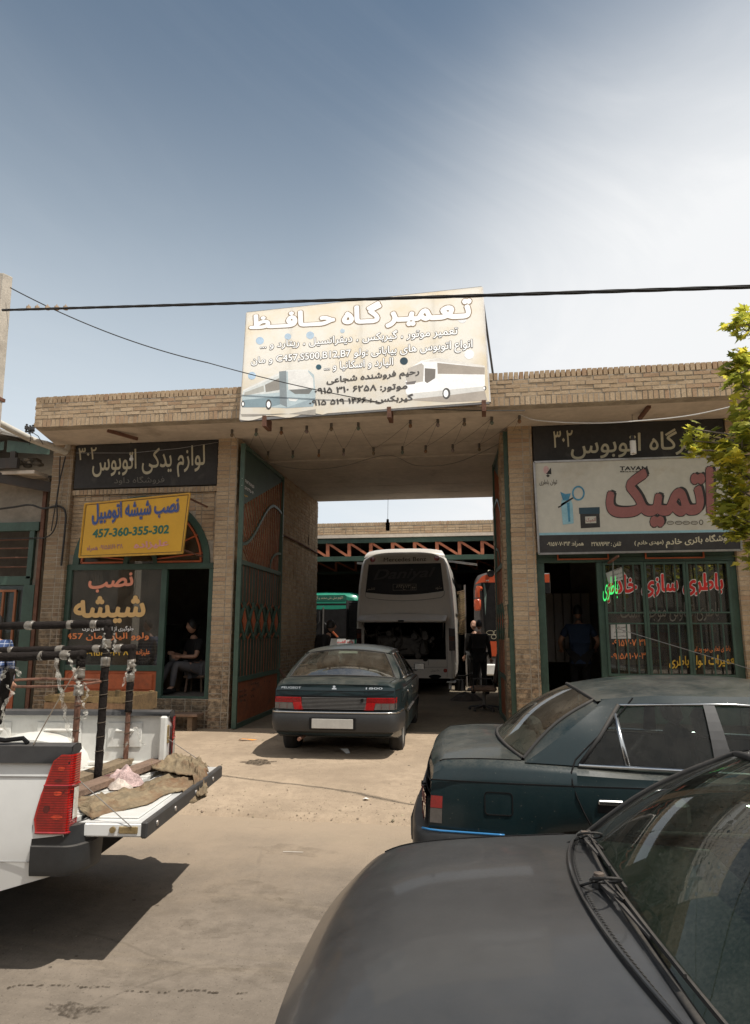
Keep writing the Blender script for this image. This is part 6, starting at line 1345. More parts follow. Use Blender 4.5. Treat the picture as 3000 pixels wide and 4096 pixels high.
cloth('burlap_sack','long brown burlap sacking spread along the lowered tailgate of the pickup','sacking',[wt('c5',*p) for p in ((520,1372),(620,1380),(720,1368),(820,1342),(960,1322),(1080,1260),(1200,1215),(1330,1190),(1440,1200))],[wt('c5',*p) for p in ((555,1480),(640,1528),(760,1490),(870,1472),(1030,1440),(1120,1385),(1210,1345),(1330,1325),(1440,1262))],edge,M['sack'],seed=2,amp=.028)
cloth('burlap_sack','second burlap sack bunched over the far corner of the tailgate','sacking',[wt('c5',*p) for p in ((1050,1185),(1180,1150),(1300,1128),(1370,1150),(1440,1190))],[wt('c5',*p) for p in ((1065,1225),(1180,1245),(1300,1260),(1380,1300),(1445,1270))],lambda x,y:edge(x,y)+.03,M['sack'],nu=50,nv=24,amp=.055,seed=9)
M['rag']=mat('pink and white patterned rag',(.42,.30,.28),.95,var=.6,scale=26,isl=.0,bump=.5)
def heap(name,label,cat,c,r,h,m,seed):
    mb=MB(); mb.grid(lambda u,v:(c[0]+r[0]*v*cos(2*pi*u)*(1+.3*mnoise.noise(Vector((cos(2*pi*u)*2,sin(2*pi*u)*2,seed)))),c[1]+r[1]*v*sin(2*pi*u)*(1+.3*mnoise.noise(Vector((cos(2*pi*u)*2,sin(2*pi*u)*2,seed+4)))),c[2]+h*(1-v*v)*(1+.5*mnoise.noise(Vector((cos(2*pi*u)*v*2.4,sin(2*pi*u)*v*2.4,seed))))+.012*mnoise.noise(Vector((cos(2*pi*u)*v*7,sin(2*pi*u)*v*7,seed+2)))*(1-v)),36,14)
    return tag(obj(name,mb,m,smooth=True),label,cat)
p=at('c5',860,1215,Z=BZ+.06); heap('rag','crumpled pink patterned rag on the bed beside the foam wrapped post','rag',(p[0],p[1],BZ),(.13,.09),.10,M['rag'],3)
p=at('c5',835,1285,Z=BZ+.03); heap('rag','small pale rag on the boards at the foot of the foam wrapped post','rag',(p[0],p[1],BZ+.01),(.08,.05),.05,mat('pale rag',(.5,.42,.36),.95,var=.4,scale=25),6)
p=at('c5',770,1245,Z=BZ+.03); heap('rag','flat dark red cloth under the patterned rag','rag',(p[0],p[1],BZ+.0),(.15,.06),.05,mat('dark red cloth',(.10,.045,.04),.95,var=.4),8)
# wooden crate by the left shop
cx=MB(); A_=at('cK',425,760,Y=9.3); B_=at('cK',1212,760,Y=9.3); x0,x1,zc=A_[0],B_[0],A_[2]-.02; y0=9.3
for z0,z1 in ((zc-.02-.24,zc-.02),(zc-.55,zc-.34),(.10,.26)): cx.box(x0,x1,y0,y0+.022,z0,z1-.09); cx.box(x0,x1,y0,y0+.022,z1-.075,z1); cx.box(x0,x1,y0+.88,y0+.90,z0,z1); cx.box(x0,x0+.022,y0+.022,y0+.88,z0,z1); cx.box(x1-.022,x1,y0+.022,y0+.88,z0,z1)
for x in (x0+.03,(x0+x1)/2,x1-.09): 
    for y in (y0+.022,y0+.80): cx.box(x,x+.06,y,y+.06,.08,zc)
tag(obj('wooden_crate',cx,mat('dark crate wood',(.17,.105,.05),.85,var=.45,scale=5,bump=.4,isl=.35)),'open slatted wooden crate behind the pickup in front of the orange shop panel','crate')
# ---------------------------------------------------------------- white coach backed into the yard
YB=17.15; cb_=-1.80; BUS=thing('white_coach','white coach standing tail first in the gateway with its engine lid raised','bus',(cb_,YB,.1))
def bs_(name,mb,m,par=None,**k): return obj(name,mb,m,par or BUS,**k)
M['buswhite']=mat('cream white coach paint',(.62,.58,.52),.35,var=.06,scale=1.2,coat=.4,dust=.2,stain=.12,scol=(.3,.25,.2)); M['busglass']=mat('blackened coach glass',(.020,.019,.019),.35,var=.3,spec=.15)
half=[(1.22,.48),(1.25,.75),(1.25,1.4),(1.235,2.1),(1.19,2.8),(1.12,3.3),(1.06,3.45),(.95,3.53),(.75,3.565),(.4,3.58),(0,3.585)]
def bsec(y): k=max(0,(.22-(y-YB))/.22); k=1-sqrt(max(0,1-k*k)); return [(x-.10*k,z-.06*k*(z>2)) for x,z in half]
ys=[YB,YB+.01,YB+.03,YB+.06,YB+.1,YB+.15,YB+.22]+[YB+.22+i*.9 for i in range(1,13)]
mb=MB()
for sg in (1,-1):
    for a,b in zip(ys,ys[1:]):
        A=bsec(a);Bq=bsec(b)
        for i in range(len(half)-1):
            q=[(cb_+sg*A[i][0],a,A[i][1]),(cb_+sg*Bq[i][0],b,Bq[i][1]),(cb_+sg*Bq[i+1][0],b,Bq[i+1][1]),(cb_+sg*A[i+1][0],a,A[i+1][1])]; mb.add(q if sg<0 else q[::-1],[(0,1,2,3)])
r=bsec(YB); hx,hz0,hz1=1.02,.93,1.83
up_=[(x,z) for x,z in r if z>1.9]; 
mb.add([(cb_-1.145,YB,hz1),(cb_+1.145,YB,hz1)]+[(cb_+x,YB,z) for x,z in up_]+[(cb_-x,YB,z) for x,z in up_[:-1][::-1]],[tuple(range(2+2*len(up_)-1))])
for sg in (1,-1): mb.add([(cb_+sg*hx,YB,hz0),(cb_+sg*1.15,YB,hz0),(cb_+sg*1.15,YB,1.4),(cb_+sg*1.145,YB,hz1),(cb_+sg*hx,YB,hz1)],[tuple(range(5))])
mb.add([(cb_+s*x,YB,z) for s,x,z in ((-1,1.12,.48),(1,1.12,.48),(1,1.15,.75),(1,1.15,hz0),(-1,1.15,hz0),(-1,1.15,.75))],[tuple(range(6))])
bs_('body',mb,M['buswhite'],smooth=40); bs_('front_panel',MB().box(cb_-1.2,cb_+1.2,YB+11.0,YB+11.04,.5,3.5),M['buswhite'])
mb=MB(); mb.box(cb_-hx,cb_+hx,YB+.9,YB+.95,hz0,hz1); mb.box(cb_-hx-.02,cb_-hx,YB+.005,YB+.9,hz0,hz1); mb.box(cb_+hx,cb_+hx+.02,YB+.005,YB+.9,hz0,hz1); mb.box(cb_-hx,cb_+hx,YB+.005,YB+.9,hz0-.02,hz0); mb.box(cb_-hx,cb_+hx,YB+.005,YB+.9,hz1,hz1+.02); bs_('engine_bay',mb,M['black'])
en=MB(); en.bbox(cb_-.75,cb_+.55,YB+.25,YB+.85,1.0,1.5,.05); rng=random.Random(6)
for i in range(16): x=cb_+rng.uniform(-.9,.85); z=rng.uniform(1.0,1.7); en.lathe([(0,-.05),(rng.uniform(.03,.09),-.05),(rng.uniform(.03,.09),.05),(0,.05)],(x,YB+.2+rng.uniform(-.05,.1),z),12,'y')
for i in range(14): x=cb_+rng.uniform(-.9,.8); en.tube([(x,YB+.2,rng.uniform(1,1.6)),(x+rng.uniform(-.3,.3),YB+.15,rng.uniform(1.1,1.75)),(x+rng.uniform(-.4,.4),YB+.3,rng.uniform(1,1.7))],.018,6)
bs_('engine',en,mat('oily engine metal',(.075,.065,.055),.55,.3,var=.6,scale=9)); P0=PLY(YB)
lid=MB(); lid.grid(lambda u,v:(cb_+(-1.13+2.20*u)*(1-.02*v),YB-.02-.50*v,1.96-.10*v-.03*v*v+.06*(1-(2*u-1)**2)*(1-v)*.9),20,8); lo=bs_('engine_lid',lid,M['buswhite'],smooth=True); sd=lo.modifiers.new('thickness','SOLIDIFY'); sd.thickness=.05; sd.offset=-1
bs_('lid_latch',MB().bbox(cb_-.10,cb_+.04,YB-.545,YB-.525,1.845,1.885,.004),M['black'],lo); st=MB(); st.tube([(cb_-.95,YB+.1,1.45),(cb_-1.0,YB-.4,1.84)],.012,6); st.tube([(cb_+.95,YB+.1,1.45),(cb_+.98,YB-.4,1.84)],.012,6); bs_('gas_strut',st,M['steel'],lo)
bs_('lid_recess',flat(P0,'cBus',[(565,712)]+[(565+715*i/16,665+48*abs(2*i/16-1)**2.2) for i in range(17)]+[(1282,712)],.004),M['black'])
rwb=bs_('rear_window',flat(P0,'cBus',[(606,238),(1240,225),(1268,470)]+[(1268-692*i/14,471+28*sin(pi*i/14)+13*i/14) for i in range(1,15)],.006),M['busglass'])
ln=MB(); pts=[P0.w('cBus',*a,.004) for a in ((606,232),(577,490),(578,520),(600,535),(760,552),(920,558),(1080,550),(1240,530),(1268,510),(1272,470))]; ln.tube(pts,.006,4); bs_('shut_line',ln,M['greytxt'])
bs_('text_panel',flat(P0,'cBus',[(688,166),(1152,155),(1166,205),(684,218)],.004),mat('pale header panel',(.56,.53,.47),.5)); txt('Mercedes Benz',P0,'cBus',(738,214),(1112,207),36,M['outline'],BUS,off=.009,bold=.01)
M['ghost']=mat('faint grey window lettering',(.045,.043,.043),.7); txt('Daniyal',P0,'cBus',(648,402),(1195,372),118,M['ghost'],rwb,off=.010,shear=.35,bold=.02,hr=112)
M['platetxt']=mat('pale window lettering',(.30,.26,.20),.7); txt('۷۳ع۸۹۲',P0,'cBus',(846,462),(972,461),46,M['platetxt'],rwb,off=.010,bold=.02); txt('۴۳',P0,'cBus',(985,460),(1018,460),26,M['platetxt'],rwb,off=.010,bold=.02); txt('ایران',P0,'cBus',(984,430),(1018,430),11,M['platetxt'],rwb,off=.010)
fm=MB()
for a,b in (((820,412),(1024,410)),((1024,410),(1024,463)),((1024,463),(820,465)),((820,465),(820,412)),((977,411),(977,463))): fm.tube([P0.w('cBus',*a,.010),P0.w('cBus',*b,.010)],.0045,4)
bs_('plate_outline',fm,M['platetxt'],rwb); txt('کاشمر',P0,'cBus',(590,470),(662,468),28,M['platetxt'],rwb,off=.010,bold=.01); txt('مشهد',P0,'cBus',(1193,461),(1252,459),30,M['platetxt'],rwb,off=.010,bold=.01); txt('ملا درویش',P0,'cBus',(1152,1186),(1228,1183),24,M['outline'],BUS,off=.008)
fr_=MB(); fr_.grid(lambda u,v:(cb_+(2*u-1)*(1.04-.10*v),YB-.03+.25*v*v+.10*abs(2*u-1)**4,3.525+.19*v**.8-.05*abs(2*u-1)**3.),24,8); bs_('roof_fairing',fr_,M['buswhite'],smooth=True); bs_('brake_light_strip',MB().grid(lambda u,v:(cb_+(2*u-1)*.73,YB+.055+.06*v+.04*abs(2*u-1)**4,3.60+.055*v-.02*abs(2*u-1)**3),16,2),mat('dark red strip lens',(.07,.012,.014),.2,coat=1.))
bs_('roof_unit',MB().bbox(cb_-.85,cb_+.85,YB+.5,YB+3.2,3.56,3.72,.05),M['buswhite'])
for x,y in ((640,194),(1205,181)): bs_('marker_lamp',MB().lathe([(0,-.02),(.06,-.018),(.07,0)],P0.w('cBus',x,y,.0),16,'y'),M['redlens'])
for q in ([(497,802),(543,805),(543,940),(500,942)],[(1309,798),(1364,800),(1370,995),(1315,998)]):
    lp=bs_('tail_lamp',flat(P0,'cBus',q,.012),mat('dark lamp lens',(.035,.012,.012),.15,coat=1.)); ym=(q[0][1]+q[2][1])/2; bs_('amber_lens',flat(P0,'cBus',[(q[0][0]+5,ym-25),(q[1][0]-5,ym-25),(q[1][0]-5,ym+15),(q[0][0]+5,ym+15)],.016),mat('dark amber lens',(.10,.028,.01),.2),lp)
for x,y,r_ in ((1281,1172,18),): bs_('reflector',disc(P0,'cBus',x,y,r_,r_,.01),M['redlens'])
ln=MB(); ln.tube([P0.w('cBus',900,1145,.004),P0.w('cBus',1298,1142,.004)],.006,4); ln.tube([P0.w('cBus',1295,800,.004),P0.w('cBus',1297,1225,.004)],.006,4); ln.tube([P0.w('cBus',1130,1072,.004),P0.w('cBus',1132,1125,.004)],.006,4); bs_('shut_line',ln,M['greytxt']); bs_('tow_cover',disc(P0,'cBus',1105,1076,22,16,.006),M['black']); bs_('exhaust_gap',disc(P0,'cBus',1190,1225,55,18,.006),M['black'])
un=MB(); un.box(cb_-1.1,cb_+1.1,YB+.3,YB+11,.35,.5); bs_('underbody',un,M['black'])
for y in (YB+3.1,YB+9.2):
    for sg in (1,-1): wheel(BUS,0+sg*1.08,y-YB,.48,.28,sg,M['rimm']) if False else bs_('wheel',MB().lathe([(0,-.15),(.28,-.15),(.46,-.14),(.48,-.08),(.48,.08),(.46,.14),(.28,.15),(0,.15)],(cb_+sg*1.06,y,.58),24,'x'),M['tyre'])
for sg in (1,-1):
    bs_('mudflap',MB().box(cb_+sg*1.05-.25,cb_+sg*1.05+.25,YB+3.9,YB+3.92,.2,.7),M['black']); bs_('side_window',MB().add([(cb_+sg*1.242,YB+1.2,2.0),(cb_+sg*1.242,YB+10.6,2.0),(cb_+sg*1.165,YB+10.6,3.05),(cb_+sg*1.165,YB+1.2,3.05)],[(0,1,2,3)]),M['busglass'])
bs_('step_bracket',MB().bbox(cb_+1.02,cb_+1.24,YB+.12,YB+.5,.36,.40,.01).bar((cb_+1.1,YB+.3,.2),(cb_+1.1,YB+.3,.38),.07,.05),M['white'])
bs_('wing_mirror',MB().bbox(cb_+1.35,cb_+1.52,YB+11,YB+11.1,2.1,2.7,.04).bar((cb_+1.1,YB+11,2.75),(cb_+1.45,YB+11.05,2.7),.05),M['black'])
lv=MB(); xl=at('cBus',425,555,Y=YB+.9)[0]; zt_=at('cBus',425,555,Y=YB+.9)[2]; zb_=at('cBus',425,900,Y=YB+.9)[2]
lv.box(xl,xl+.02,YB+.6,YB+1.3,zb_,zt_); lv.box(xl,cb_-1.22,YB+.92,YB+.94,zb_,zt_)
for i in range(14): z=zb_+.08+(zt_-zb_-.16)*i/13; lv.bbox(xl+.03,cb_-1.24,YB+.88,YB+.92,z,z+.035,.005)
bs_('engine_side_flap',lv,M['plastic'])
# ---------------------------------------------------------------- green coach facing the street
YG=20.1; P0=PLY(YG); gx=-4.48; BG=thing('green_coach','green topped coach facing the street left of the white coach','bus',(gx,YG,.1)); M['busgreen']=mat('turquoise green coach paint',(.03,.26,.17),.3,var=.08,coat=.6)
def bg_(name,mb,m,par=None,**k): return obj(name,mb,m,par or BG,**k)
def shell(cx,w,y0,y1,h,z0,roll):
    half=[(w,z0),(w,1.2),(w,h-.45),(w-.04,h-.22),(w-.14,h-.07),(w-.35,h),(0,h+.02)]; mb=MB(); ys=[y0,y0+.05,y0+.12,y0+.25,y1]; 
    def s(y): k=max(0,(.25-(y-y0))/.25); k=1-sqrt(max(0,1-k*k)); return [(x-.14*k,z-.12*k*(z>h-.5)) for x,z in half]
    for sg in (1,-1):
        for a,b in zip(ys,ys[1:]):
            A=s(a);B2=s(b)
            for i in range(len(half)-1):
                q=[(cx+sg*A[i][0],a,A[i][1]),(cx+sg*B2[i][0],b,B2[i][1]),(cx+sg*B2[i+1][0],b,B2[i+1][1]),(cx+sg*A[i+1][0],a,A[i+1][1])]; mb.add(q if sg<0 else q[::-1],[(0,1,2,3)])
    r=s(y0); mb.add([(cx+x,y0,z) for x,z in r]+[(cx-x,y0,z) for x,z in r[:-1][::-1]],[tuple(range(2*len(r)-1))]); mb.add([(cx+x,y1,z) for x,z in half]+[(cx-x,y1,z) for x,z in half[:-1][::-1]],[tuple(range(2*len(half)-1))]); return mb
bg_('body',shell(gx,1.12,YG,30,2.76,.4,0),M['busgreen'],smooth=40)
gw=bg_('windscreen',flat(P0,'cBus',[(60,582),(425,580),(425,872),(60,872)],.006),M['busglass']); bg_('front_panel',flat(P0,'cBus',[(60,885),(480,885),(480,1100),(60,1100)],.005),M['white']); bg_('black_band',flat(P0,'cBus',[(60,868),(440,868),(440,890),(60,890)],.008),M['black'])
hd_=bg_('header_board',flat(P0,'cBus',[(60,508),(395,505),(411,520),(411,545),(395,560),(60,562)],.006),mat('dark green header board',(.015,.11,.075),.5)); txt('اللهم صل علی محمد و آل محمد',P0,'cBus',(75,556),(378,550),38,M['cream'],hd_,off=.010)
bg_('curtain',flat(P0,'cBus',[(60,600),(425,598),(425,625),(320,632),(60,632)],.008),M['busgreen'],gw); bg_('centre_bar',MB().bar(P0.w('cBus',208,615,.02),P0.w('cBus',203,870,.02),.04,.03),M['steel'],gw)
wi=MB(); wi.tube([P0.w('cBus',218,750,.04),P0.w('cBus',345,890,.04)],.012,6); wi.tube([P0.w('cBus',172,650,.05),P0.w('cBus',175,740,.05),P0.w('cBus',135,790,.05)],.012,6); bg_('wiper',wi,M['plastic']); bg_('wiper_pad',MB().bar(P0.w('cBus',245,780,.05),P0.w('cBus',335,878,.05),.09,.04),M['orange']); txt('واحد گشت',P0,'cBus',(328,936),(470,932),30,M['red'],BG,off=.010,bold=.03)
for x in (-.7,.7): bg_('headlight',MB().lathe([(0,-.03),(.10,-.03),(.12,0)],(gx+x,YG,.8),14,'y'),M['smokelens'])
bg_('front_bumper',MB().bbox(gx-1.1,gx+1.1,YG-.1,YG+.05,.42,.66,.03),M['black'])
# ---------------------------------------------------------------- red orange coach facing the street at the right
YO=19.5; P0=PLY(YO); ox=at('cBus',1528,480,Y=YO)[0]+1.22; BO=thing('orange_coach','orange coach facing the street behind the right gateway wall','bus',(ox,YO,.1)); M['busorange']=mat('orange red coach paint',(.52,.09,.035),.28,var=.08,coat=.7)
def bo_(name,mb,m,par=None,**k): return obj(name,mb,m,par or BO,**k)
M['pillargrey']=mat('grey coach pillar',(.10,.09,.085),.4); bo_('body',shell(ox,1.22,YO,30,3.26,.4,0),M['pillargrey'],smooth=40); bo_('roof_skin',MB().grid(lambda u,v:(ox+1.18*(2*v-1),YO+.10+8*u,3.02+.27*(1-abs(2*v-1)**3)),4,16),M['busorange'],smooth=True)
a=lambda x,y,o=.006: P0.w('cR2',x,y,o)
bo_('corner_pillar',MB().add([a(*p,.006) for p in ((175,420),(285,270),(290,1230),(175,1230))],[(0,1,2,3)]),M['pillargrey'])
ow=bo_('windscreen',MB().add([a(*p,.012) for p in ((285,305),(1500,300),(1500,1170),(420,1170),(330,1030))],[(0,1,2,3,4)]),M['busglass'])
bo_('visor_panel',MB().add([a(*p,.010) for p in ((190,330),(285,215),(340,185),(1500,170),(1500,300),(285,300))],[tuple(range(6))]),M['busorange']); bo_('marker_lamp',MB().add([a(*p,.02) for p in ((350,265),(395,262),(400,280),(350,282))],[(0,1,2,3)]),M['clearlens'])
bo_('window_frame',MB().bar(a(295,310,.03),a(345,1040,.03),.06,.04),M['black']); bo_('curtain',MB().add([a(*p,.016) for p in ((300,320),(335,318),(360,470),(335,1030),(325,1020))],[tuple(range(5))]),mat('pale green curtain',(.20,.28,.24),.8),ow)
mi=MB(); mi.tube([a(268,400,.25),a(235,395,.38),a(222,450,.38),a(225,530,.35)],.07,10); mi.bbox(*sorted((a(172,560)[0],a(275,560)[0])),YO-.42,YO-.25,a(0,735)[2],a(0,555)[2],.04); bo_('wing_mirror',mi,M['busorange'],smooth=40)
bo_('lower_panel',MB().add([a(*p,.014) for p in ((400,1185),(480,1185),(1500,1180),(1500,1410),(400,1410))],[tuple(range(5))]),M['busorange']); bo_('bumper',MB().bbox(ox-1.2,ox+1.2,YO-.08,YO+.05,.42,.72,.03),M['white'])
for x,y,rx in ((420,1055,62),(500,1055,40),(470,1118,40)): obj('sticker_ring',ringshape(P0,'cR2',x,y,rx,34,6,.02),M['cream'],ow)
ca=bo_('roof_horn',MB().bbox(a(375,0)[0],a(430,0)[0],YO-.06,YO+.2,a(0,175)[2],a(0,120)[2],.02),M['cream']); bo_('horn_mouth',MB().lathe([(.0,-.06),(.09,-.07),(.10,0)],a(425,170,.08),14,'y'),M['black'],ca)
# ---------------------------------------------------------------- people
def skinmesh(V,E,rs):
    me=bpy.data.meshes.new('s'); me.from_pydata(V,E,[]); o=bpy.data.objects.new('s',me); COL.objects.link(o); m=o.modifiers.new('k','SKIN'); 
    for i,r in enumerate(rs): me.skin_vertices[0].data[i].radius=(r,r); me.skin_vertices[0].data[i].use_root=(i==0)
    s=o.modifiers.new('u','SUBSURF'); s.levels=2; s.render_levels=2
    dg=bpy.context.evaluated_depsgraph_get(); me2=bpy.data.meshes.new_from_object(o.evaluated_get(dg)); mb=MB(); mb.v=[tuple(v.co) for v in me2.vertices]; mb.f=[tuple(p.vertices) for p in me2.polygons]
    bpy.data.objects.remove(o); bpy.data.meshes.remove(me); bpy.data.meshes.remove(me2); return mb
J0=dict(pel=((0,0,.95),.135),wst=((0,.0,1.10),.13),cst=((0,.0,1.30),.145),nkb=((0,.01,1.45),.075),nck=((0,-.01,1.53),.055),
 shl=((.19,.01,1.40),.068),ell=((.245,.03,1.12),.048),wrl=((.25,-.06,.89),.032),shr=((-.19,.01,1.40),.068),elr=((-.245,.03,1.12),.048),wrr=((-.25,-.06,.89),.032),
 hpl=((.095,0,.90),.095),knl=((.105,-.015,.50),.062),anl=((.11,.02,.10),.043),tol=((.13,-.13,.04),.038),hpr=((-.095,0,.90),.095),knr=((-.105,-.015,.50),.062),anr=((-.11,.02,.10),.043),tor=((-.13,-.13,.04),.038))
EDG=[('pel','wst'),('wst','cst'),('cst','nkb'),('nkb','nck'),('cst','shl'),('shl','ell'),('ell','wrl'),('cst','shr'),('shr','elr'),('elr','wrr'),('pel','hpl'),('hpl','knl'),('knl','anl'),('anl','tol'),('pel','hpr'),('hpr','knr'),('knr','anr'),('anr','tor')]
def person(label,loc,rz,shirt,trous,pose={},sleeve='long',hair=M['hair'],bald=False,shoes=None,group=None,fat=1.):
    t=thing('person',label,'person',loc,rz,group); J={k:(Vector(p),r) for k,(p,r) in J0.items()}
    for k,p in pose.items(): J[k]=(Vector(p),J[k][1])
    def sk(names,edges,scale,extra={}):
        n=list(names); V=[J[k][0] if k in J else extra[k][0] for k in n]; rs=[(J[k][1] if k in J else extra[k][1])*scale*(fat if k in('pel','wst','cst') else 1) for k in n]
        return skinmesh([tuple(v) for v in V],[(n.index(a),n.index(b)) for a,b in edges],rs)
    body=sk(list(J),EDG,.93)
    # head with face, ears
    n0=J['nck'][0]; up=(n0-J['nkb'][0]).normalized(); hc=n0+up*.02+Vector((0,-.02,.125)); H=MB()
    def head(u,v):
        a=2*pi*u; x=.076*sin(pi*v)*cos(a); y=.097*sin(pi*v)*sin(a); z=.122*cos(pi*v)
        if z<-.02: x*=1-.35*min(1,(-z-.02)/.1); y=y*(1-.18*min(1,(-z-.02)/.1))-.006
        if y<-.05: 
            y-=.022*math.exp(-((x/.014)**2+((z+.012)/.028)**2)); y+=.010*sum(math.exp(-(((x-s*.031)/.016)**2+((z-.022)/.013)**2)) for s in (1,-1)); y-=.006*math.exp(-((x/.026)**2+((z+.058)/.008)**2)); y+=.004*math.exp(-((x/.026)**2+((z+.050)/.004)**2))
        return (hc.x+x,hc.y+y,hc.z+z)
    H.grid(head,40,30)
    for s in (1,-1): H.grid(lambda u,v:(hc.x+s*(.072+.010*sin(pi*v)),hc.y+.012+.013*cos(2*pi*u)*sin(pi*v),hc.z-.005+.026*sin(2*pi*u)*sin(pi*v)),10,6)
    body.add(H.v,H.f)
    for sd in 'lr':                                    # hands: palm, four unequal fingers, thumb
        w=J['wr'+sd][0]; d=(w-J['el'+sd][0]).normalized(); s=1 if sd=='l' else -1; side_=d.cross(Vector((0,1,0))); side_=side_.normalized() if side_.length>.1 else Vector((1,0,0)); nr=d.cross(side_).normalized()
        pm=MB(); pm.tube([w-d*.01,w+d*.03,w+d*.075,w+d*.088],[.026,.034,.036,.02],8)
        for k,(o,l) in enumerate(((-.027,.068),(-.009,.078),(.009,.073),(.026,.058))):
            p=w+d*.08+side_*o; q=p+d*l*.5+nr*.008; e=q+(d*.75+nr*.5).normalized()*l*.5; pm.tube([p-d*.02,p,q,e],[.0105,.0095,.0085,.006],6)
        p=w+d*.03+side_*.030*s; pm.tube([p,p+side_*.022*s+d*.028,p+side_*.026*s+d*.060+nr*.012],[.012,.0105,.007],6); body.add(pm.v,pm.f)
    obj('body',body,M['skin'],t,world=False,smooth=True)
    ek=[e for e in EDG if e[0] in ('pel','wst') or e[1] in ('shl','shr','nkb') or (e[0] in('shl','shr'))]
    ek=[e for e in ek if e[1] not in ('hpl','hpr','nck')]; ex={}
    if sleeve=='long': ek+=[('ell','wrl'),('elr','wrr')]
    else:
        ek=[e for e in ek if e[1] not in ('ell','elr')]; 
        for sd in 'lr': ex['sl'+sd]=(J['sh'+sd][0].lerp(J['el'+sd][0],.72),.060); ek.append(('sh'+sd,'sl'+sd))
    ex['hem']=(J['pel'][0]-(J['wst'][0]-J['pel'][0])*.35,.14); ek.append(('pel','hem')); ek=[(('nk2' if b=='nkb' else b) if False else a,b) for a,b in ek]
    nm=[]; [nm.append(x) for e in ek for x in e if x not in nm]
    obj('shirt',sk(nm,ek,1.10,ex),shirt,t,world=False,smooth=True)
    ek=[('pel','hpl'),('hpl','knl'),('knl','anl'),('pel','hpr'),('hpr','knr'),('knr','anr')]; nm=[]; [nm.append(x) for e in ek for x in e if x not in nm]
    obj('trousers',sk(nm,ek,1.14),trous,t,world=False,smooth=True)
    for sd in 'lr':
        a=J['an'+sd][0];b=J['to'+sd][0]; d=(b-a); d.z=0; d.normalize(); sh_=MB(); sh_.tube([a-d*.07-Vector((0,0,.05)),a-d*.03-Vector((0,0,.04)),a+d*.06-Vector((0,0,.045)),b+d*.02+Vector((0,0,.0)),b+d*.07-Vector((0,0,.004))],[.030,.048,.050,.042,.018],10); obj('shoe',sh_,shoes or M['black'],t,world=False,smooth=True)
    if not bald:
        hr=MB()
        def hf(u,v):
            a=2*pi*u; fr=max(0,-sin(a)); vv=v*(.62-.30*fr**2); return (hc.x+.083*sin(pi*vv)*cos(a),hc.y+.004+.104*sin(pi*vv)*sin(a),hc.z+.131*cos(pi*vv))
        hr.grid(hf,30,12); obj('hair',hr,hair,t,world=False,smooth=True)
    else:
        hr=MB(); hr.grid(lambda u,v:(hc.x+.080*cos(pi*(u-.0)),hc.y+.012+.100*sin(pi*u),hc.z-.04+.07*v),16,4); obj('hair',hr,mat('grey hair',(.22,.20,.18),.8),t,world=False,smooth=True)
    return t
M['darkshirt']=mat('black jacket cloth',(.012,.010,.010),.9,var=.2); M['darktrous']=mat('dark trousers',(.014,.013,.013),.9,var=.2); M['blueshirt']=mat('dark blue shirt',(.018,.035,.075),.85,var=.15); M['greytrous']=mat('grey trousers',(.105,.10,.105),.9,var=.15)
p=at('cG',885,900,Y=17.35); person('man in a black jacket standing with his back turned beside the white coach',(p[0],17.35,.1),radians(172),M['darkshirt'],M['darktrous'],dict(anl=(.16,.02,.10),tol=(.2,-.10,.04),anr=(-.13,.05,.10),tor=(-.17,-.08,.04),wrr=(-.27,-.04,.86),wrl=(.20,-.14,.98)),fat=1.12)
p=at('cG',835,900,Y=18.2); person('balding man facing the street half hidden behind the man in the black jacket',(p[0]-.02,18.2,.1),radians(-20),M['darkshirt'],M['darktrous'],bald=True)
p=at('cSh',400,700,Y=12.6); person('man in a dark blue shirt working inside the battery shop doorway',(p[0],12.6,.30),radians(176),M['blueshirt'],M['darktrous'],dict(ell=(.33,-.02,1.16),wrl=(.30,-.24,1.02),elr=(-.33,-.02,1.16),wrr=(-.28,-.24,1.02)),sleeve='short',fat=1.18)
SZ=.57; p=at('c1',1275,1760,Y=11.75)
pose=dict(pel=(0,0,.42),wst=(0,-.02,.57),cst=(0,-.06,.77),nkb=(0,-.08,.92),nck=(0,-.10,1.00),shl=(.19,-.06,.87),shr=(-.19,-.06,.87),ell=(.25,-.14,.62),wrl=(.10,-.36,.62),elr=(-.27,-.12,.60),wrr=(-.16,-.36,.66),hpl=(.10,-.04,.40),hpr=(-.10,-.04,.40),knl=(.13,-.46,.50),knr=(-.16,-.44,.50),anl=(.12,-.50,.10),anr=(-.20,-.60,.10),tol=(.13,-.64,.04),tor=(-.24,-.74,.04))
person('man in a black shirt and grey trousers sitting in the glass shop doorway',(p[0]+.05,11.80,SZ),radians(-42),M['cloth_dark'],M['greytrous'],pose,sleeve='short')
st=MB(); sx,sy=p[0]+.05,11.82; st.bbox(sx-.19,sx+.19,sy-.16,sy+.16,SZ+.24,SZ+.29,.02); [st.bar((sx+a*.15,sy+b*.12,SZ),(sx+a*.13,sy+b*.10,SZ+.25),.03) for a in (1,-1) for b in (1,-1)]
tag(obj('stool',st,M['oldwood']),'low wooden stool under the seated man in the left doorway','stool')
p=at('cB',1243,830,Y=14.2); person('man by the left gateway wall hidden up to his head behind the green saloon',(p[0]-.0,14.2,.1+.02),radians(120),M['cloth_dark'],M['darktrous'],dict(cst=(0,-.08,1.28),nkb=(0,-.14,1.40),nck=(0,-.18,1.47)))
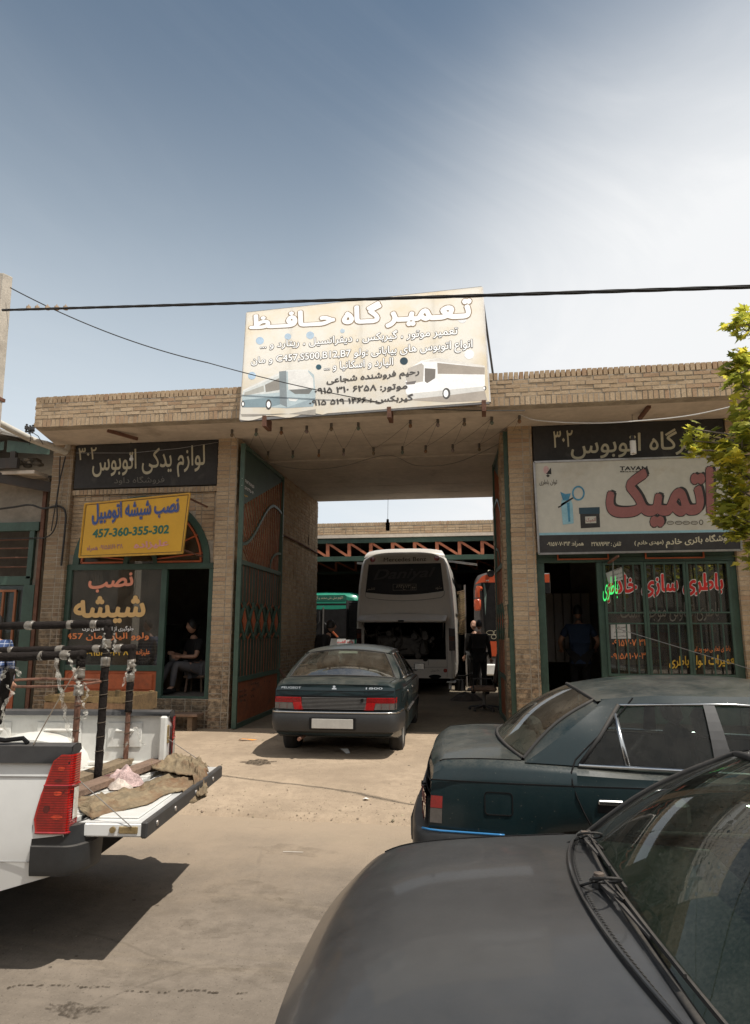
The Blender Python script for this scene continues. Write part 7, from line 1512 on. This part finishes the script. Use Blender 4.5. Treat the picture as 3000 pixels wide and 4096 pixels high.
def checkmat():
    m,t=mk('blue white checked shirt'); k=T(t); co=k.n('ShaderNodeTexCoord'); s=k.n('ShaderNodeSeparateXYZ'); k.l(co.outputs['Object'],s.inputs[0])
    def band(v,f): return k.ss(k.math('PINGPONG',k.math('MULTIPLY',v,f),1.),.80,.9)
    c=k.mix(band(s.outputs[0],32),(.035,.065,.16),(.24,.27,.34)); c=k.mix(k.math('MULTIPLY',band(s.outputs[2],32),.7),c,(.45,.48,.55)); b=k.n('ShaderNodeBsdfPrincipled'); b.inputs['Roughness'].default_value=.9; k.l(c,b.inputs['Base Color']); o=k.n('ShaderNodeOutputMaterial'); k.l(b.outputs[0],o.inputs[0]); return m
p=at('cK',25,300,Y=8.6); person('man in a blue checked shirt at the left edge beyond the pickup',(p[0]-.13,8.6,.06),radians(200),checkmat(),mat('navy trousers',(.03,.035,.06),.9),fat=1.15)
# ---------------------------------------------------------------- things in the shops, gateway and yard
p=at('c1',1138,1900,Y=12.0); gc=thing('gas_cylinder','rusty brown gas cylinder standing inside the left shop doorway','cylinder',(p[0],12.0,.56)); cy=MB(); cy.lathe([(0,0),(.15,0),(.155,.02),(.14,.04),(.168,.08),(.172,.36),(.14,.46),(.06,.50),(0,.51)],(p[0],12.0,.56),20); obj('tank',cy,mat('rusty cylinder paint',(.13,.085,.045),.7,.2,var=.4,stain=.4,scol=(.05,.03,.02)),gc,smooth=40); obj('collar',MB().lathe([(.075,.50),(.08,.66),(.07,.66),(.065,.50)],(p[0],12.0,.56),16),mat('grey valve collar',(.3,.28,.25),.6),gc,smooth=40); obj('hose',MB().tube([(p[0],12,1.15),(p[0]-.15,12.1,1.2),(p[0]-.3,12.2,.9),(p[0]-.35,12.3,.6)],.012,6),M['black'],gc)
rng=random.Random(12); bc=[(.30,.045,.03),(.42,.26,.04),(.05,.07,.16),(.28,.05,.03),(.10,.045,.035),(.40,.30,.10)]; bmats=[mat('battery carton %d'%i,c,.7,var=.12) for i,c in enumerate(bc)]
names=['red','yellow','dark blue','red','brown','tan']
for r in range(6):
    for i in range(4):
        if r==5 and i in (1,2): continue
        x=2.42+.36*i+rng.uniform(-.01,.01); k=(r*5+i*2+r//2)%6; z=.30+.265*r; t=thing('battery_carton','%s battery carton, %s in the stack behind the barred window'%(names[k],('row %s column %s'%(('lowest','second','third','fourth','fifth','topmost')[r],('left','middle left','middle right','right')[i]))),'carton',(x,11.5,z),0,'battery cartons stacked in the shop window'); obj('box',MB().bbox(x-.17,x+.17,11.35,11.62,z,z+.255,.004),bmats[k],t); obj('label_band',MB().box(x-.165,x+.165,11.346,11.3495,z+.03,z+.10),bmats[(k+1)%6],t)
gsn=[]
for i in range(5): 
    o=tag(obj('glass_sheet',MB().prism([(-6.6+.09*i,12.6,.57),(-5.9+.09*i,12.6,.57),(-5.8+.09*i,13.0,1.75),(-6.5+.09*i,13.0,1.75)],(.0,.008,0)),M['glass']),'clear glass sheet leaning among others inside the left shop','glass','glass sheets leaning in the left shop')
lv=MB(); 
for i in range(5): lv.bbox(1.30+.17*i,1.455+.17*i,13.55,13.57,1.05,2.35,.01)
tag(obj('wall_locker',lv,mat('pale grey ribbed sheet',(.30,.27,.25),.5,var=.1)),'pale ribbed metal shutter on the back wall of the battery shop','shutter')
P1=at('cG',950,1625,Z=.1); cx_,cy_=P1[0],P1[1]; ch=thing('office_chair','old black swivel office chair against the right gateway wall','chair',(cx_,cy_,.1)); m_=MB()
for i in range(5): a=2*pi*i/5+.3; m_.bar((cx_,cy_,.20),(cx_+.30*cos(a),cy_+.30*sin(a),.16),.05,.035); m_.ell((cx_+.30*cos(a),cy_+.30*sin(a),.13),(.03,.03,.03),8,6)
obj('star_base',m_,M['plastic'],ch); obj('gas_lift',MB().tube([(cx_,cy_,.18),(cx_,cy_,.48)],.03,10),M['steel'],ch); obj('seat',MB().bbox(cx_-.25,cx_+.25,cy_-.24,cy_+.24,.47,.56,.04),M['oldwood'],ch,smooth=30); R_=Matrix.Translation((cx_+.22,cy_,.62))@Matrix.Rotation(radians(9),4,'Y'); obj('backrest',MB().bbox(-.04,.05,-.22,.22,0,.60,.04,R_),mat('worn brown leather',(.05,.03,.022),.5,var=.3),ch,smooth=30); obj('armrest',MB().tube([(cx_-.2,cy_-.27,.5),(cx_-.2,cy_-.29,.72),(cx_+.15,cy_-.29,.73),(cx_+.2,cy_-.27,.6)],.014,6),M['plastic'],ch)
p=at('cG',700,1490,Z=.1); heap('rag_heap','dark oily rag heap on the gateway floor near the office chair','rags',(p[0],p[1],.1),(.35,.25),.16,M['rag'] if False else mat('oily rags',(.06,.05,.042),.95,var=.5,scale=9),11)
for x,h_,lab in ((625,.34,'tall dark oil can on the sunlit yard floor behind the coach'),(662,.18,'short dark oil can beside the tall one on the sunlit yard floor')):
    p=at('cG',x,1362,Z=.1); tag(obj('oil_can',MB().lathe([(0,0),(.11*h_/.34+.02,0),(.11*h_/.34+.02,h_*.8),(.05,h_*.9),(.05,h_),(0,h_)],p,14),M['black'],smooth=40),lab,'can')
p=at('cG',655,560,Y=19.4); bsd=thing('belt_stand','tall stand hung with looped belts beyond the white coach','stand',(p[0],19.4,.1)); obj('pole',MB().tube([(p[0]+.1,19.4,.1),(p[0]+.1,19.4,2.9)],.025,8),M['steel'],bsd); m_=MB(); rng=random.Random(2)
for i in range(26): z=2.75-.045*i; m_.tube([(p[0]+.1,19.38,z),(p[0]-.06-rng.uniform(0,.06),19.35,z-.06),(p[0]-.02,19.36,z-.10),(p[0]+.1,19.38,z-.05)],.012,5)
obj('belt_loop',m_,mat('tan belts',(.20,.14,.075),.8,var=.4,isl=.4),bsd)
tl=MB(); tl.tube([at('cB',705,1215,Y=12.4),at('cB',800,1370,Y=11.6)],.022,6); tag(obj('iron_bar',tl,M['rust']),'dark iron bar leaning against the left gateway wall behind the saloon','bar')
hs=MB(); hs.tube(sag(at('cG',575,1155,Y=18.3),at('cG',790,1130,Y=17.9),.05),.02,6); tag(obj('air_hose',hs,M['black']),'dark hose running from the coach to the man in black','hose')
# litter on the apron
def litter(name,label,c,x,y,pts,m,z=None,lift=.03,seed=0):
    p=at(c,x,y,Z=.03); mb=MB(); rng=random.Random(seed); zz=apz(p[0],p[1]); P=[(p[0]+a,p[1]+b,zz+.005+rng.uniform(0,lift)) for a,b in pts]; mb.add(P+[(p[0],p[1],zz+lift)],[(i,(i+1)%len(P),len(P)) for i in range(len(P))]); tag(obj(name,mb,m),label,'litter')
litter('wrapper','small orange wrapper on the dirt left of the green saloon','cB',245,2195,[(-.09,.0),(-.05,-.04),(.04,-.03),(.12,-.02),(.20,.01),(.05,.03),(-.04,.05)],mat('orange wrapper',(.75,.27,.03),.5),seed=1)
litter('crumpled_paper','crumpled white paper on the dirt behind the green saloon','c6',828,1172,[(-.07,.0),(-.03,-.05),(.04,-.05),(.08,.0),(.04,.05),(-.03,.05)],M['paper'],lift=.06,seed=2)
litter('paper_scrap','small white scrap on the dirt near the road edge','k',805,1756,[(-.03,0),(0,-.02),(.04,0),(.0,.03)],M['paper'],seed=3)
p=at('c8',148,0,Z=0) if False else at('k',645,1879,Z=ROADZ); tag(obj('paper_strip',MB().add([(p[0]-.08,p[1],ROADZ+.006),(p[0]+.08,p[1]+.010,ROADZ+.006),(p[0]+.08,p[1]+.015,ROADZ+.009),(p[0]-.08,p[1]+.005,ROADZ+.009)],[(0,1,2,3)]),mat('dusty paper strip',(.42,.38,.33),.9)),'thin white paper strip on the asphalt','litter')
# ---------------------------------------------------------------- street tree at the right
TREE=thing('plane_tree','young plane tree with yellow green lobed leaves at the right edge','tree',(4.15,7.7,ROADZ))
def leafmat():
    m,t=mk('plane leaf'); k=T(t); ge=k.n('ShaderNodeNewGeometry'); r=ge.outputs['Random Per Island']; cr=k.n('ShaderNodeValToRGB'); k.l(r,cr.inputs[0]); e=cr.color_ramp.elements; e[0].color=(.11,.13,.02,1); e[1].color=(.60,.52,.07,1); q=e.new(.55); q.color=(.26,.265,.038,1)
    b=k.n('ShaderNodeBsdfPrincipled'); b.inputs['Roughness'].default_value=.45; k.l(cr.outputs[0],b.inputs['Base Color']); tr=k.n('ShaderNodeBsdfTranslucent'); h=k.n('ShaderNodeHueSaturation'); h.inputs['Value'].default_value=2.2; k.l(cr.outputs[0],h.inputs['Color']); k.l(h.outputs[0],tr.inputs[0]); a=k.n('ShaderNodeMixShader'); a.inputs[0].default_value=.45; k.l(b.outputs[0],a.inputs[1]); k.l(tr.outputs[0],a.inputs[2]); o=k.n('ShaderNodeOutputMaterial'); k.l(a.outputs[0],o.inputs[0]); return m
LEAF=[(0,0),(.10,-.10),(.42,-.16),(.30,.02),(.62,.22),(.40,.28),(.44,.50),(.20,.46),(.0,1.0),(-.20,.46),(-.44,.50),(-.40,.28),(-.62,.22),(-.30,.02),(-.42,-.16),(-.10,-.10)]
lf=MB(); br=MB(); rng=random.Random(21)
trunk=[(4.15,7.7,ROADZ-.1),(4.12,7.72,1.2),(4.05,7.68,2.4),(4.1,7.7,3.6),(4.0,7.66,4.8),(3.95,7.65,5.9)]
br.tube(trunk,[.13,.11,.09,.07,.045,.02],10)
def leaf(c,size):
    out=Vector((rng.uniform(-1,1),rng.uniform(-1,1),rng.uniform(-.1,1.0))).normalized(); nrm=(Vector((0,0,1))*.9+out*.8).normalized(); tip=Vector((rng.gauss(-.35,.8),rng.gauss(-.2,.8),rng.gauss(-.55,.4))); tip=(tip-nrm*tip.dot(nrm)); tip=tip.normalized() if tip.length>.01 else Vector((1,0,0)); sd=tip.cross(nrm)
    lf.add([c+tip*(y*size)+sd*(x*size)+nrm*(-.18*size*(x*x+ (y-.3)**2)) for x,y in LEAF],[tuple(range(16))])
def clump(c,r,n,size=.105):
    c=Vector(c); near=min(trunk[2:],key=lambda q:(Vector(q)-c).length+abs(q[2]-(c.z-.4))); a=Vector(near); mid=a.lerp(c,.5)+Vector((0,0,-.05)); br.tube([a,mid,c],[.022,.014,.006],6)
    for i in range(max(3,n//9)):
        d=Vector((rng.gauss(0,1),rng.gauss(0,1),rng.gauss(0,1))).normalized()*r*rng.uniform(.5,.95); br.tube([c-d*.1,c+d],[.006,.003],4)
    for i in range(n):
        d=Vector((rng.gauss(0,1),rng.gauss(0,1),rng.gauss(0,1))).normalized()*r*rng.random()**.45; leaf(c+d,size*rng.uniform(.65,1.25))
for x,y,r,n in ((520,190,.13,26),(585,150,.11,18),(600,260,.12,18),(610,470,.14,24),(570,600,.20,42),(500,610,.12,16),(590,740,.18,36),(640,850,.2,30),(600,1010,.13,18),(560,1130,.16,30),(640,1150,.2,40),(155,1110,.09,12),(120,1210,.09,12),(150,1290,.08,12),(250,1180,.12,16),(265,1290,.12,22),(370,1260,.15,30),(470,1270,.18,40),(580,1300,.22,54),(420,1340,.12,20),(470,1450,.13,22),(560,1480,.2,44),(460,1580,.13,22),(540,1660,.2,48),(430,1720,.12,18),(390,1850,.11,16),(480,1850,.14,26),(580,1830,.2,50),(520,1980,.12,22),(610,1960,.18,36),(640,2060,.12,18),(640,2240,.12,14)):
    p=at('cT',x,y,Y=7.45+rng.uniform(-.25,.25)); clump(p,r*1.05,int(n*1.2))
for i in range(46):
    a=rng.uniform(0,2*pi); rr=rng.uniform(.3,1.15); z=rng.uniform(2.6,6.0); x=4.25+rr*cos(a)*1.0; y=7.7+rr*sin(a)
    if x<3.42: x=3.42+rng.uniform(0,.4)
    clump((x,y,z),.30,34,.115)
obj('trunk',br,mat('grey plane bark',(.16,.13,.10),.9,var=.3,bump=.5),TREE,smooth=True); obj('crown',lf,leafmat(),TREE)
tw=MB(); tw.tube([at('cT',592,35,Y=7.4),at('cT',620,90,Y=7.45),at('cT',660,190,Y=7.5)],.004,5); obj('twig',tw,M['oldwood'],TREE)
# ---------------------------------------------------------------- plain row of shops across the street (seen only in reflections)
FB=thing('facing_building','plain rendered row of shops across the street behind the viewer','building',(0,-12,ROADZ)); obj('wall',MB().box(-22,22,-14,-12,ROADZ-.1,7.2),mat('pale facing render',(.24,.215,.18),.9,var=.1,world=True),FB)
dk=MB()
for i in range(9): dk.box(-20+4.6*i,-17.2+4.6*i,-12.0,-11.985,.0,2.7)
obj('shutter',dk,M['plastic'],FB)
